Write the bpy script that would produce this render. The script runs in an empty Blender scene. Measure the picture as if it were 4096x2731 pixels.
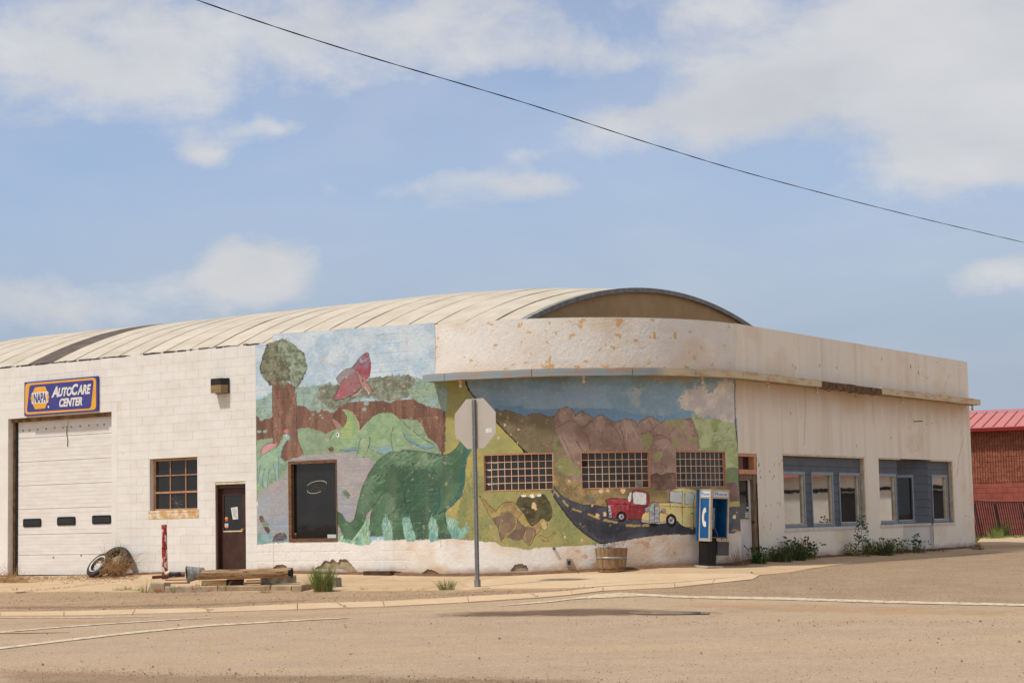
import bpy, bmesh, math, random
import numpy as np
from mathutils import Vector, Matrix

# ------------------------------------------------------------------ camera, sky, sun, exposure
W, H = 4096, 2731                      # pixel frame that positions were measured in
F = 7421.8; PITCH = .0964579; ROLL = .0219195; EYE = 1.6
sc = bpy.context.scene
col = sc.collection
cam = bpy.data.cameras.new('camera'); camo = bpy.data.objects.new('camera', cam); col.objects.link(camo)
cam.sensor_width = 36; cam.lens = 36*F/W; cam.clip_end = 3000; cam.clip_start = .1
camo.matrix_world = (Matrix.Translation((0, 0, EYE)) @ Matrix.Rotation(math.pi/2+PITCH, 4, 'X')
                     @ Matrix.Rotation(-ROLL, 4, 'Z'))
sc.camera = camo

TH = .5885522; X0 = -1.59919; Y0 = 39.4735; R = 4.7577; QUART = R*math.pi/2
u = np.array([math.cos(TH), -math.sin(TH)]); n = np.array([math.sin(TH), math.cos(TH)])
T = np.array([X0, Y0]); C = T+R*n

SUN_EL = math.radians(58); SUN_A = math.radians(27)
sh = -n*math.cos(SUN_A)-u*math.sin(SUN_A)          # horizontal direction towards the sun
sun_dir = Vector((sh[0]*math.cos(SUN_EL), sh[1]*math.cos(SUN_EL), math.sin(SUN_EL)))
sl = bpy.data.lights.new('sun', 'SUN'); sl.energy = 2.1; sl.angle = math.radians(4); sl.color = (1, .96, .90)
so = bpy.data.objects.new('sun', sl); col.objects.link(so)
so.rotation_euler = sun_dir.to_track_quat('Z', 'Y').to_euler(); so.location = (-30, -10, 60)

sc.view_settings.view_transform = 'Standard'; sc.view_settings.look = 'None'
sc.view_settings.gamma = 1; sc.view_settings.use_curve_mapping = False
sc.view_settings.exposure = 0.69

def ray(px, py):
    X = px-W/2; Y = py-H/2; c, s = math.cos(ROLL), math.sin(ROLL)
    x = c*X-s*Y; y = s*X+c*Y; ct, st = math.cos(PITCH), math.sin(PITCH)
    return np.array([x, F*ct+y*st, F*st-y*ct])/F

# --- sky
wd = bpy.data.worlds.new('World'); sc.world = wd; wd.use_nodes = True
nt = wd.node_tree; nt.nodes.clear()
def N(t, **k):
    nd = nt.nodes.new(t)
    for a, b in k.items(): setattr(nd, a, b)
    return nd
def math_node(op, a, b=None, c=None):
    nd = N('ShaderNodeMath', operation=op)
    for i, v in enumerate((a, b, c)):
        if v is None: continue
        if isinstance(v, (int, float)): nd.inputs[i].default_value = v
        else: nt.links.new(v, nd.inputs[i])
    return nd.outputs[0]
out = N('ShaderNodeOutputWorld'); bg = N('ShaderNodeBackground')
SKY_STRENGTH = .15
bg.inputs['Strength'].default_value = SKY_STRENGTH
nt.links.new(bg.outputs[0], out.inputs[0])
sky = N('ShaderNodeTexSky', sky_type='NISHITA'); sky.sun_disc = False
sky.sun_elevation = SUN_EL; sky.sun_rotation = math.atan2(sh[0], sh[1])
sky.air_density = 1.0; sky.dust_density = 1.3; sky.ozone_density = 1.2; sky.altitude = 900
tc = N('ShaderNodeTexCoord'); dirv = tc.outputs['Generated']
def noise(scale, detail, rough, dist=0., vec=None, sc3=(1, 1, 1)):
    mp = N('ShaderNodeMapping'); mp.inputs['Scale'].default_value = sc3
    nt.links.new(vec or dirv, mp.inputs[0])
    nz = N('ShaderNodeTexNoise'); nz.inputs['Scale'].default_value = scale
    nz.inputs['Detail'].default_value = detail; nz.inputs['Roughness'].default_value = rough
    nz.inputs['Distortion'].default_value = dist
    nt.links.new(mp.outputs[0], nz.inputs[0]); return nz
# clouds: soft masses at the directions where they hang, broken up by noise; the same noise makes clouds all round
CL = [(520, 250, 900, 250, 1.0), (1700, 90, 800, 170, .8), (2250, 240, 330, 70, .5), (150, 60, 300, 200, .15),
      (3620, 220, 600, 290, 1.55), (4000, 420, 320, 330, 1.35), (2620, 500, 480, 110, .72), (3020, 370, 240, 80, .5),
      (2030, 735, 430, 62, .72), (1250, 740, 170, 50, .35), (825, 610, 85, 48, .8), (2080, 610, 110, 38, .5),
      (1050, 1090, 230, 110, 1.4), (420, 1170, 560, 110, .68), (100, 1290, 500, 90, .6), (1080, 505, 100, 26, .4),
      (3350, 1078, 165, 34, .55), (3990, 1120, 190, 75, 1.1), (3700, 690, 260, 110, .5), (1900, 880, 900, 90, .34), (2900, 60, 240, 70, .45)]
w1 = noise(14, 5, .6)
wv = N('ShaderNodeVectorMath', operation='MULTIPLY_ADD')
nt.links.new(w1.outputs['Color'], wv.inputs[0]); wv.inputs[1].default_value = (.032, .032, .026)
nt.links.new(dirv, wv.inputs[2]); 
wv2 = N('ShaderNodeVectorMath', operation='SUBTRACT'); nt.links.new(wv.outputs[0], wv2.inputs[0]); wv2.inputs[1].default_value = (.016, .016, .013)
tot = None
for (px, py, wx, wy, amp) in CL:
    c = Vector(ray(px, py)); k = 1/c.length; c.normalize()
    rt = c.cross(Vector((0, 0, 1))).normalized(); up = rt.cross(c)
    a = N('ShaderNodeVectorMath', operation='DOT_PRODUCT'); nt.links.new(wv2.outputs[0], a.inputs[0]); a.inputs[1].default_value = rt*(F/wx)
    b = N('ShaderNodeVectorMath', operation='DOT_PRODUCT'); nt.links.new(wv2.outputs[0], b.inputs[0]); b.inputs[1].default_value = up*(F/wy)
    e = math_node('ADD', math_node('POWER', a.outputs['Value'], 2.), math_node('POWER', b.outputs['Value'], 2.))
    g = math_node('MULTIPLY', math_node('EXPONENT', math_node('MULTIPLY', e, -.75)), amp)
    tot = g if tot is None else math_node('ADD', tot, g)
nz = noise(16, 9, .62, .2, sc3=(1, 1, 1.9))
ns = noise(5, 5, .55, .4, sc3=(1, 1, 3.))
val = math_node('ADD', tot, math_node('MULTIPLY_ADD', nz.outputs[0], 1.75, -.87))
# beyond the frame (turned away from the view) cloud cover is thickened to add ambient light
sepd = N('ShaderNodeSeparateXYZ'); nt.links.new(dirv, sepd.inputs[0])
away = N('ShaderNodeMapRange'); nt.links.new(sepd.outputs[1], away.inputs[0])
away.inputs[1].default_value = .95; away.inputs[2].default_value = .75; away.inputs[3].default_value = 0; away.inputs[4].default_value = .85
val = math_node('ADD', val, math_node('MULTIPLY', away.outputs[0], math_node('MULTIPLY_ADD', ns.outputs[0], 3., -.5)))
mr = N('ShaderNodeMapRange', interpolation_type='SMOOTHSTEP'); nt.links.new(val, mr.inputs[0])
mr.inputs[1].default_value = .24; mr.inputs[2].default_value = 1.2
veil = N('ShaderNodeMapRange'); nt.links.new(ns.outputs[0], veil.inputs[0])
veil.inputs[1].default_value = .35; veil.inputs[2].default_value = .8; veil.inputs[3].default_value = .05; veil.inputs[4].default_value = .34
mask = math_node('MAXIMUM', math_node('MULTIPLY', mr.outputs[0], .88), veil.outputs[0])
shade = noise(11, 6, .55, .2, sc3=(1, 1, 2))
cr = N('ShaderNodeValToRGB'); nt.links.new(shade.outputs[0], cr.inputs[0])
CLB = 2.95
cr.color_ramp.elements[0].position = .3; cr.color_ramp.elements[0].color = (.84, .845, .87, 1)
cr.color_ramp.elements[1].position = .65; cr.color_ramp.elements[1].color = (1, .995, .995, 1)
cb = N('ShaderNodeVectorMath', operation='SCALE'); nt.links.new(cr.outputs[0], cb.inputs[0]); cb.inputs['Scale'].default_value = CLB
mx = N('ShaderNodeMix', data_type='RGBA'); nt.links.new(mask, mx.inputs[0])
tint = N('ShaderNodeVectorMath', operation='MULTIPLY'); nt.links.new(sky.outputs[0], tint.inputs[0]); tint.inputs[1].default_value = (.62, .585, .60)
sepz = N('ShaderNodeSeparateXYZ'); nt.links.new(dirv, sepz.inputs[0])
hz = N('ShaderNodeMapRange', interpolation_type='SMOOTHSTEP'); nt.links.new(sepz.outputs[2], hz.inputs[0])
hz.inputs[1].default_value = .24; hz.inputs[2].default_value = .05; hz.inputs[3].default_value = .05; hz.inputs[4].default_value = .95   # dusty haze low in the sky
hm = N('ShaderNodeMix', data_type='RGBA'); nt.links.new(hz.outputs[0], hm.inputs[0]); nt.links.new(tint.outputs[0], hm.inputs[6]); hm.inputs[7].default_value = (1.42, 1.74, 2.24, 1)
nt.links.new(hm.outputs[2], mx.inputs[6]); nt.links.new(cb.outputs[0], mx.inputs[7])
nt.links.new(mx.outputs[2], bg.inputs[0])

# ------------------------------------------------------------------ measured frame -> place
def onwall(px, py, o=0):
    """pixel -> (s, z) on the building's wall line, o metres outside it"""
    r = ray(px, py); d = r[:2]
    t = (T@n-o)/(d@n); s = (t*d-T)@u
    if s <= 0: return s, t*r[2]+EYE
    t2 = (C@u+R+o)/(d@u); s2 = (t2*d-C)@n
    if s2 > 0: return s2+QUART, t2*r[2]+EYE
    a = d@d; b = -2*d@C; c = C@C-(R+o)**2
    t = (-b-math.sqrt(max(0, b*b-4*a*c)))/(2*a); q = t*d-C
    return math.atan2(q@u, -(q@n))*R, t*r[2]+EYE
def wallxy(s, o=0.):
    if s <= 0: return T+u*s-n*o
    a = s/R
    if s < QUART: return C+(R+o)*(-n*math.cos(a)+u*math.sin(a))
    return C+u*(R+o)+n*(s-QUART)
def wp(s, z, o=0.):
    q = wallxy(s, o); return Vector((q[0], q[1], z))
def wnormal(s):
    if s <= 0: return -n
    a = min(s, QUART)/R; return -n*math.cos(a)+u*math.sin(a)
BS = [-30, -13.2, -9.8, -6.5, -5.4, -.4, 1.65, 3.2, 4.6, 6.2, 7.2, 9, 11.6, 16.6, 21.6, 40]
BZ = [.48, .49, .515, .57, .57, .49, .485, .53, .57, .55, .57, .595, .59, .57, .575, .57]
def so_of(x, y):
    q = np.array([x, y])-C; a = q@u; b = q@n
    if b < 0 and a > 0: return math.atan2(a, -b)*R, math.hypot(a, b)-R
    if b <= -a or a <= 0 and b < 0:
        return (np.array([x, y])-T)@u, -b-R
    return QUART+b, a-R
def ground(x, y):
    s, o = so_of(x, y); b = float(np.interp(s, BS, BZ))
    return b if o <= 0 else b*math.exp(-o/8.5)
def gpt(px, py):
    """pixel -> point on the ground surface"""
    r = ray(px, py); t0, t1 = 10., 140.
    f = lambda t: EYE+r[2]*t-ground(r[0]*t, r[1]*t)
    t = t0
    while t < t1:
        if f(t) <= 0: break
        t += .5
    a, b = t-.5, t
    for _ in range(24):
        m = (a+b)/2
        if f(m) > 0: a = m
        else: b = m
    return Vector((r[0]*b, r[1]*b, EYE+r[2]*b))
def at(px, py, y):
    r = ray(px, py); t = y/r[1]; return Vector((r[0]*t, y, EYE+r[2]*t))

# ------------------------------------------------------------------ mesh helpers
class MB:
    def __init__(s): s.v = []; s.f = []; s.m = []; s.mi = 0
    def add(s, vs, fs):
        b = len(s.v); s.v += [tuple(p) for p in vs]; s.f += [tuple(i+b for i in f) for f in fs]; s.m += [s.mi]*len(fs); return s
    def box(s, x0, x1, y0, y1, z0, z1, M=None):
        vs = [Vector((x, y, z)) for z in (z0, z1) for y in (y0, y1) for x in (x0, x1)]
        if M: vs = [M@p for p in vs]
        return s.add(vs, [(0, 2, 3, 1), (4, 5, 7, 6), (0, 1, 5, 4), (2, 6, 7, 3), (0, 4, 6, 2), (1, 3, 7, 5)])
    def wbox(s, s0, s1, z0, z1, o0, o1, ds=.2):
        """box given in wall coordinates (along, up, out), bent with the wall"""
        k = 1
        if s1 > 0 and s0 < QUART: k = max(1, int(math.ceil((s1-s0)/ds)))
        b = len(s.v); nf = len(s.f)
        for i in range(k+1):
            t = s0+(s1-s0)*i/k
            for o in (o0, o1):
                for z in (z0, z1): s.v.append(tuple(wp(t, z, o)))
        for i in range(k):
            a = b+4*i; c = a+4
            s.f += [(a, c, c+1, a+1), (a+2, a+3, c+3, c+2), (a, a+2, c+2, c), (a+1, c+1, c+3, a+3)]
        e = b+4*k
        s.f += [(b, b+1, b+3, b+2), (e, e+2, e+3, e+1)]
        s.m += [s.mi]*(len(s.f)-nf); return s
    def tube(s, pts, r, k=8, cap=True):
        pts = [Vector(p) for p in pts]; b = len(s.v); nf = len(s.f); m = len(pts)
        up = None
        for i, p in enumerate(pts):
            d = (pts[min(i+1, m-1)]-pts[max(i-1, 0)]).normalized()
            if up is None: up = d.orthogonal().normalized()
            else:
                up = (up-d*up.dot(d)); up = up.normalized() if up.length > 1e-6 else d.orthogonal().normalized()
            w = d.cross(up); rr = r[i] if isinstance(r, (list, tuple)) else r
            for j in range(k):
                a = 2*math.pi*j/k; s.v.append(tuple(p+(up*math.cos(a)+w*math.sin(a))*rr))
        for i in range(m-1):
            for j in range(k):
                a = b+i*k+j; c = b+i*k+(j+1) % k
                s.f.append((a, c, c+k, a+k))
        if cap: s.f += [tuple(b+j for j in range(k))[::-1], tuple(b+(m-1)*k+j for j in range(k))]
        s.m += [s.mi]*(len(s.f)-nf); return s
    def lathe(s, prof, k=24, M=None, closed=False):
        """prof: (radius, height) pairs round local z"""
        b = len(s.v); nf = len(s.f); m = len(prof)
        for (r, h) in prof:
            for j in range(k):
                a = 2*math.pi*j/k; p = Vector((r*math.cos(a), r*math.sin(a), h)); s.v.append(tuple(M@p if M else p))
        for i in range(m if closed else m-1):
            for j in range(k):
                a = b+i*k+j; c = b+i*k+(j+1) % k; i2 = ((i+1) % m-i)*k
                s.f.append((a, c, c+i2, a+i2))
        s.m += [s.mi]*(len(s.f)-nf); return s
    def disc(s, r, h, k=24, M=None):
        b = [Vector((r*math.cos(2*math.pi*j/k), r*math.sin(2*math.pi*j/k), h)) for j in range(k)]
        return s.add([M@p if M else p for p in b], [tuple(range(k))])
    def prism(s, poly, f0, f1):
        """poly 2d outline (ccw), f0/f1 map (a,b) to front and back points"""
        k = len(poly); vs = [f0(*p) for p in poly]+[f1(*p) for p in poly]
        return s.add(vs, [tuple(range(k)), tuple(range(2*k-1, k-1, -1))]+[(i, i+k, (i+1) % k+k, (i+1) % k) for i in range(k)])
def root_loc(o):
    v = Vector((0, 0, 0))
    while o is not None: v += o.location; o = o.parent
    return v
def obj(name, mb, mat, parent=None, smooth=False, loc=None, fix=True, **props):
    """mesh object; vertices given in world space unless loc says where the local frame sits"""
    me = bpy.data.meshes.new(name)
    off = root_loc(parent) if parent else Vector((0, 0, 0))
    if loc is None:
        if parent is None and mb.v:
            a = np.array(mb.v); off = Vector((float(a[:, 0].mean()), float(a[:, 1].mean()), float(a[:, 2].min())))
        vs = [(p[0]-off.x, p[1]-off.y, p[2]-off.z) for p in mb.v]
    else: vs = mb.v
    me.from_pydata(vs, [], mb.f)
    mats = mat if isinstance(mat, (list, tuple)) else [mat]
    for m in mats: me.materials.append(m)
    if len(mats) > 1: me.polygons.foreach_set('material_index', mb.m)
    if smooth: me.shade_smooth()
    if fix:
        bm = bmesh.new(); bm.from_mesh(me); bmesh.ops.recalc_face_normals(bm, faces=bm.faces); bm.to_mesh(me); bm.free()
    me.update()
    o = bpy.data.objects.new(name, me); col.objects.link(o)
    if parent is not None:
        o.parent = parent; o.location = (Vector(loc)-off) if loc is not None else (0, 0, 0)
    else: o.location = Vector(loc) if loc is not None else off
    for k, v in props.items(): o[k] = v
    return o
def thing(name, label, cat, loc, group=None):
    o = bpy.data.objects.new(name, None); col.objects.link(o); o.location = loc; o.empty_display_size = .2
    tag(o, label, cat, group); return o
def tag(o, label, cat, group=None):
    o['label'] = label; o['category'] = cat
    if group: o['group'] = group
    return o
def copyobj(o, parent=None, loc=None, rot=None, scale=None):
    c = o.copy(); col.objects.link(c)
    if parent is not None: c.parent = parent
    if loc is not None: c.location = loc
    if rot is not None: c.rotation_euler = rot
    if scale is not None: c.scale = scale
    return c

# ------------------------------------------------------------------ materials
def lin(c):
    c = np.asarray(c, float)/255.
    return np.where(c <= .04045, c/12.92, ((c+.055)/1.055)**2.4)
def L4(c): r = lin(c); return (float(r[0]), float(r[1]), float(r[2]), 1)
MATS = {}
def mat(name, c1, c2=None, scale=4., rough=.8, bump=.0, bscale=60., metal=0., spec=.35, stretch=(1, 1, 1), contrast=(.35, .65), c3=None, s3=30., t3=(.62, .7), attr=None, sheen=0., local=False, vary=.0):
    if name in MATS: return MATS[name]
    m = bpy.data.materials.new(name); m.use_nodes = True; t = m.node_tree; t.nodes.clear()
    nd = lambda k: t.nodes.new(k)
    o = nd('ShaderNodeOutputMaterial'); p = nd('ShaderNodeBsdfPrincipled'); t.links.new(p.outputs[0], o.inputs[0])
    p.inputs['Roughness'].default_value = rough; p.inputs['Metallic'].default_value = metal
    p.inputs['Specular IOR Level'].default_value = spec
    if local: g = nd('ShaderNodeTexCoord'); pos = g.outputs['Object']
    else: g = nd('ShaderNodeNewGeometry'); pos = g.outputs['Position']
    mp = nd('ShaderNodeMapping'); mp.inputs['Scale'].default_value = stretch; t.links.new(pos, mp.inputs[0])
    def nz(s, det=6, ro=.6):
        a = nd('ShaderNodeTexNoise'); a.inputs['Scale'].default_value = s; a.inputs['Detail'].default_value = det; a.inputs['Roughness'].default_value = ro
        t.links.new(mp.outputs[0], a.inputs[0]); return a.outputs[0]
    def ramp(v, a, b):
        r = nd('ShaderNodeMapRange'); r.interpolation_type = 'SMOOTHSTEP'; t.links.new(v, r.inputs[0]); r.inputs[1].default_value = a; r.inputs[2].default_value = b; return r.outputs[0]
    def mixc(f, a, b):
        x = nd('ShaderNodeMix'); x.data_type = 'RGBA'; t.links.new(f, x.inputs[0])
        for i, v in ((6, a), (7, b)):
            if isinstance(v, tuple): x.inputs[i].default_value = v
            else: t.links.new(v, x.inputs[i])
        return x.outputs[2]
    if attr:
        at_ = nd('ShaderNodeAttribute'); at_.attribute_name = attr; base = at_.outputs['Color']
    else: base = L4(c1)
    if c2 is not None:
        base = mixc(ramp(nz(scale), *contrast), base, L4(c2))
    if c3 is not None:
        base = mixc(ramp(nz(s3, 8, .65), *t3), base, L4(c3))
    if vary:
        oi = nd('ShaderNodeObjectInfo'); mrr = nd('ShaderNodeMapRange'); t.links.new(oi.outputs['Random'], mrr.inputs[0])
        mrr.inputs[3].default_value = 1-vary; mrr.inputs[4].default_value = 1+vary
        hs = nd('ShaderNodeHueSaturation'); t.links.new(mrr.outputs[0], hs.inputs['Value'])
        if isinstance(base, tuple): hs.inputs['Color'].default_value = base
        else: t.links.new(base, hs.inputs['Color'])
        base = hs.outputs[0]
    if isinstance(base, tuple): p.inputs['Base Color'].default_value = base
    else: t.links.new(base, p.inputs['Base Color'])
    if bump:
        b = nd('ShaderNodeBump'); b.inputs['Strength'].default_value = 1; b.inputs['Distance'].default_value = bump
        t.links.new(nz(bscale, 5, .6), b.inputs['Height']); t.links.new(b.outputs[0], p.inputs['Normal'])
    MATS[name] = m; return m
def glassmat(name, dark, refl, rough=.015, tint=(1, 1, 1)):
    m = bpy.data.materials.new(name); m.use_nodes = True; t = m.node_tree; t.nodes.clear(); nd = t.nodes.new
    o = nd('ShaderNodeOutputMaterial'); d = nd('ShaderNodeBsdfDiffuse'); g = nd('ShaderNodeBsdfGlossy'); mx = nd('ShaderNodeMixShader')
    ge = nd('ShaderNodeNewGeometry'); nz = nd('ShaderNodeTexNoise'); nz.inputs['Scale'].default_value = 2.2; nz.inputs['Detail'].default_value = 3
    t.links.new(ge.outputs['Position'], nz.inputs[0])
    bp = nd('ShaderNodeBump'); bp.inputs['Distance'].default_value = .0007; t.links.new(nz.outputs[0], bp.inputs['Height']); t.links.new(bp.outputs[0], g.inputs['Normal'])
    mr_ = nd('ShaderNodeMix'); mr_.data_type = 'RGBA'; mr_.inputs[6].default_value = L4(dark); mr_.inputs[7].default_value = L4([c*1.7+6 for c in dark]); t.links.new(nz.outputs[0], mr_.inputs[0])
    t.links.new(mr_.outputs[2], d.inputs[0]); g.inputs['Roughness'].default_value = rough; g.inputs['Color'].default_value = (*tint, 1)
    fr = nd('ShaderNodeFresnel'); fr.inputs[0].default_value = 1.5
    ad = nd('ShaderNodeMath'); ad.operation = 'MULTIPLY_ADD'; t.links.new(fr.outputs[0], ad.inputs[0]); ad.inputs[1].default_value = refl; ad.inputs[2].default_value = 0.
    ad.use_clamp = True
    t.links.new(ad.outputs[0], mx.inputs[0]); t.links.new(d.outputs[0], mx.inputs[1]); t.links.new(g.outputs[0], mx.inputs[2]); t.links.new(mx.outputs[0], o.inputs[0])
    MATS[name] = m; return m
rnd = random.Random(7)
# ------------------------------------------------------------------ painted wall surfaces (colour stored per vertex)
rng = np.random.default_rng(3)
TAB = rng.random((256, 256))
def vn(x, y):
    xi = np.floor(x).astype(int); yi = np.floor(y).astype(int); fx = x-xi; fy = y-yi
    fx = fx*fx*(3-2*fx); fy = fy*fy*(3-2*fy)
    g = lambda a, b: TAB[a & 255, b & 255]
    return (g(xi, yi)*(1-fx)+g(xi+1, yi)*fx)*(1-fy)+(g(xi, yi+1)*(1-fx)+g(xi+1, yi+1)*fx)*fy
def fbm(x, y, o=4, seed=0):
    t = 0; a = .5; x = x+seed*17.3; y = y+seed*9.7
    for i in range(o):
        t = t+a*vn(x, y); x = x*2.03+5.1; y = y*2.03+1.7; a *= .5
    return t/(1-.5**o)
def sstep(a, b, x): t = np.clip((x-a)/(b-a), 0, 1); return t*t*(3-2*t)
def crom(pts, closed=True, k=6):
    p = np.array(pts, float); m = len(p); o = []
    for i in range(m if closed else m-1):
        if closed: a, b, c, d = p[i-1], p[i], p[(i+1) % m], p[(i+2) % m]
        else: a, b, c, d = p[max(i-1, 0)], p[i], p[i+1], p[min(i+2, m-1)]
        for t in np.arange(k)/k:
            o.append(.5*((2*b)+(c-a)*t+(2*a-5*b+4*c-d)*t*t+(3*b-a-3*c+d)*t**3))
    if not closed: o.append(p[-1])
    return np.array(o)
M1 = (1000, 1280, .38265); M2 = (1000, 1780, .38265); M3 = (1800, 1480, .29787); M4 = (1800, 1880, .29787)
M5 = (2300, 1480, .29787); M6 = (2300, 1880, .29787); PX = (0, 0, 1.)
def tf(pts, m): return [(m[0]+x*m[2], m[1]+y*m[2]) for x, y in pts]
def proj_arr(P):
    x, y, z = P[:, 0], P[:, 1], P[:, 2]-EYE; ct, st = math.cos(PITCH), math.sin(PITCH)
    d = y*ct+z*st; v = -y*st+z*ct; X = F*x/d; Y = -F*v/d; c, s = math.cos(ROLL), math.sin(ROLL)
    return W/2+c*X+s*Y, H/2-s*X+c*Y
class Sheet:
    """wall skin as a fine grid in wall coordinates with painted vertex colours"""
    def __init__(g, s0, s1, z0, z1, d):
        g.ss = np.linspace(s0, s1, int(round((s1-s0)/d))+1); g.zs = np.linspace(z0, z1, int(round((z1-z0)/d))+1)
        g.S, g.Z = [a.ravel() for a in np.meshgrid(g.ss, g.zs, indexing='ij')]
        q = np.array([wallxy(s) for s in g.ss]); g.P = np.c_[np.repeat(q, len(g.zs), axis=0), g.Z]
        nn = np.array([wnormal(s) for s in g.ss]); g.Nm = np.repeat(nn, len(g.zs), axis=0)
        g.px, g.py = proj_arr(g.P); g.col = np.zeros((len(g.S), 3)); g.off = np.zeros(len(g.S)); g.kill = np.zeros(len(g.S), bool)
        g.lift = None
    def c(g, i, rgb):
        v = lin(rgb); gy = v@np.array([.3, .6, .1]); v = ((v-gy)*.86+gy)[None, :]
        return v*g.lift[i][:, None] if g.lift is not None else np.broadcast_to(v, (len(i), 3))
    def sel(g, pts, pad=6):
        p = np.array(pts); return np.nonzero((g.px > p[:, 0].min()-pad) & (g.px < p[:, 0].max()+pad) & (g.py > p[:, 1].min()-pad) & (g.py < p[:, 1].max()+pad))[0]
    def inside(g, pts, jit=0, js=.12):
        i = g.sel(pts, 4+jit); x, y = g.px[i], g.py[i]
        if jit: x = x+jit*2*(fbm(g.px[i]*js, g.py[i]*js, 3, 1)-.5); y = y+jit*2*(fbm(g.px[i]*js, g.py[i]*js, 3, 2)-.5)
        p = np.array(pts); ins = np.zeros(len(i), bool)
        for (ax, ay), (bx, by) in zip(p, np.roll(p, -1, axis=0)):
            if ay == by: continue
            cnd = ((ay > y) != (by > y)) & (x < (bx-ax)*(y-ay)/(by-ay)+ax); ins ^= cnd
        return i[ins]
    def fill(g, pts, rgb, m=PX, c2=None, s2=.03, jit=2., al=1., sm=True, sv=.10, st=(1, 1), thr=(.35, .65)):
        pts = tf(pts, m); pts = crom(pts) if sm else pts
        i = g.inside(pts, jit)
        if not len(i): return i
        cc = np.array(g.c(i, rgb))
        if c2 is not None:
            w = sstep(*thr, fbm(g.px[i]*s2*st[0], g.py[i]*s2*st[1], 5, 4))[:, None]; cc = cc*(1-w)+g.c(i, c2)*w
        cc = cc*(1+sv*2*(fbm(g.px[i]*.11, g.py[i]*.11, 4, 6)-.5)[:, None])
        if al is not None: g.col[i] = g.col[i]*(1-al)+cc*al
        return i
    def line(g, pts, w, rgb, m=PX, sm=True, jit=1.5, al=1., closed=False, brk=0.):
        pts = tf(pts, m); pts = crom(pts, closed, 5) if sm and len(pts) > 2 else np.array(pts)
        if closed and not sm: pts = np.r_[pts, pts[:1]]
        w = w*m[2] if m[2] < 1 else w
        i = g.sel(pts, w+3+jit)
        if not len(i): return
        x, y = g.px[i], g.py[i]
        if jit: x = x+jit*2*(fbm(x*.13, y*.13, 2, 3)-.5); y = y+jit*2*(fbm(g.px[i]*.13, y*.13, 2, 5)-.5)
        dm = np.full(len(i), 1e9)
        for a, b in zip(pts[:-1], pts[1:]):
            dx, dy = b-a; l2 = dx*dx+dy*dy+1e-9; t = np.clip(((x-a[0])*dx+(y-a[1])*dy)/l2, 0, 1)
            dm = np.minimum(dm, (x-a[0]-t*dx)**2+(y-a[1]-t*dy)**2)
        dm = np.sqrt(dm); hw = w/2*(.7+.6*fbm(x*.08, y*.08, 2, 8))
        a = np.clip((hw-dm)/1.2+.5, 0, 1)*al
        if brk: a = a*sstep(brk-.1, brk+.1, fbm(x*.09, y*.09, 2, 12))
        a = a[:, None]; g.col[i] = g.col[i]*(1-a)+g.c(i, rgb)*a
    def strokes(g, pts, k, ln, w, rgb, m=PX, ang=(80, 100), al=.7, seed=0):
        pts = tf(pts, m); p = np.array(pts); r = random.Random(seed); i = 0; sc_ = m[2]
        path = p
        for _ in range(k*3):
            x = r.uniform(p[:, 0].min(), p[:, 0].max()); y = r.uniform(p[:, 1].min(), p[:, 1].max()); ins = False
            for (ax, ay), (bx, by) in zip(p, np.roll(p, -1, axis=0)):
                if (ay > y) != (by > y) and x < (bx-ax)*(y-ay)/(by-ay)+ax: ins = not ins
            if not ins: continue
            a = math.radians(r.uniform(*ang)); l = r.uniform(.5, 1)*ln*sc_; cv = r.uniform(-.25, .25)*l
            q = [(x, y), (x+math.cos(a)*l/2+cv*math.sin(a), y-math.sin(a)*l/2), (x+math.cos(a)*l, y-math.sin(a)*l)]
            g.line(q, max(1.2, w*sc_), rgb, al=al*r.uniform(.6, 1), jit=.5); i += 1
            if i >= k: break
    def build(g, name, mat_, parent, holes=(), top=None):
        ns_, nz_ = len(g.ss), len(g.zs)
        idx = np.arange(ns_*nz_).reshape(ns_, nz_)
        a, b, c, d = idx[:-1, :-1].ravel(), idx[1:, :-1].ravel(), idx[1:, 1:].ravel(), idx[:-1, 1:].ravel()
        sm = (g.S[a]+g.S[b])/2; zm = (g.Z[a]+g.Z[d])/2; ok = ~(g.kill[a] | g.kill[b] | g.kill[c] | g.kill[d])
        for (h0, h1, k0, k1) in holes: ok &= ~((sm > h0) & (sm < h1) & (zm > k0) & (zm < k1))
        if top is not None: ok &= zm < top(sm)
        fc = np.c_[a, b, c, d][ok]; used = np.zeros(ns_*nz_, bool); used[fc.ravel()] = True
        mp_ = np.cumsum(used)-1; fc = mp_[fc]
        off = root_loc(parent); P = g.P.copy(); P[:, :2] += g.Nm*g.off[:, None]; P = P[used]-np.array(off)
        me = bpy.data.meshes.new(name); me.vertices.add(len(P)); me.vertices.foreach_set('co', P.astype(np.float32).ravel())
        me.loops.add(fc.size); me.loops.foreach_set('vertex_index', fc.astype(np.int32).ravel())
        me.polygons.add(len(fc)); me.polygons.foreach_set('loop_start', (np.arange(len(fc))*4).astype(np.int32))
        me.update(calc_edges=True)
        at_ = me.color_attributes.new('Col', 'FLOAT_COLOR', 'POINT')
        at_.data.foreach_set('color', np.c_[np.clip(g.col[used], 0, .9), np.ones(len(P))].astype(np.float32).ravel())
        me.materials.append(mat_); me.shade_smooth()
        o = bpy.data.objects.new(name, me); col.objects.link(o); o.parent = parent
        return o
WHITE = (228, 222, 212); STAIN = (206, 172, 124); STAIN2 = (190, 150, 104)
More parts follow.
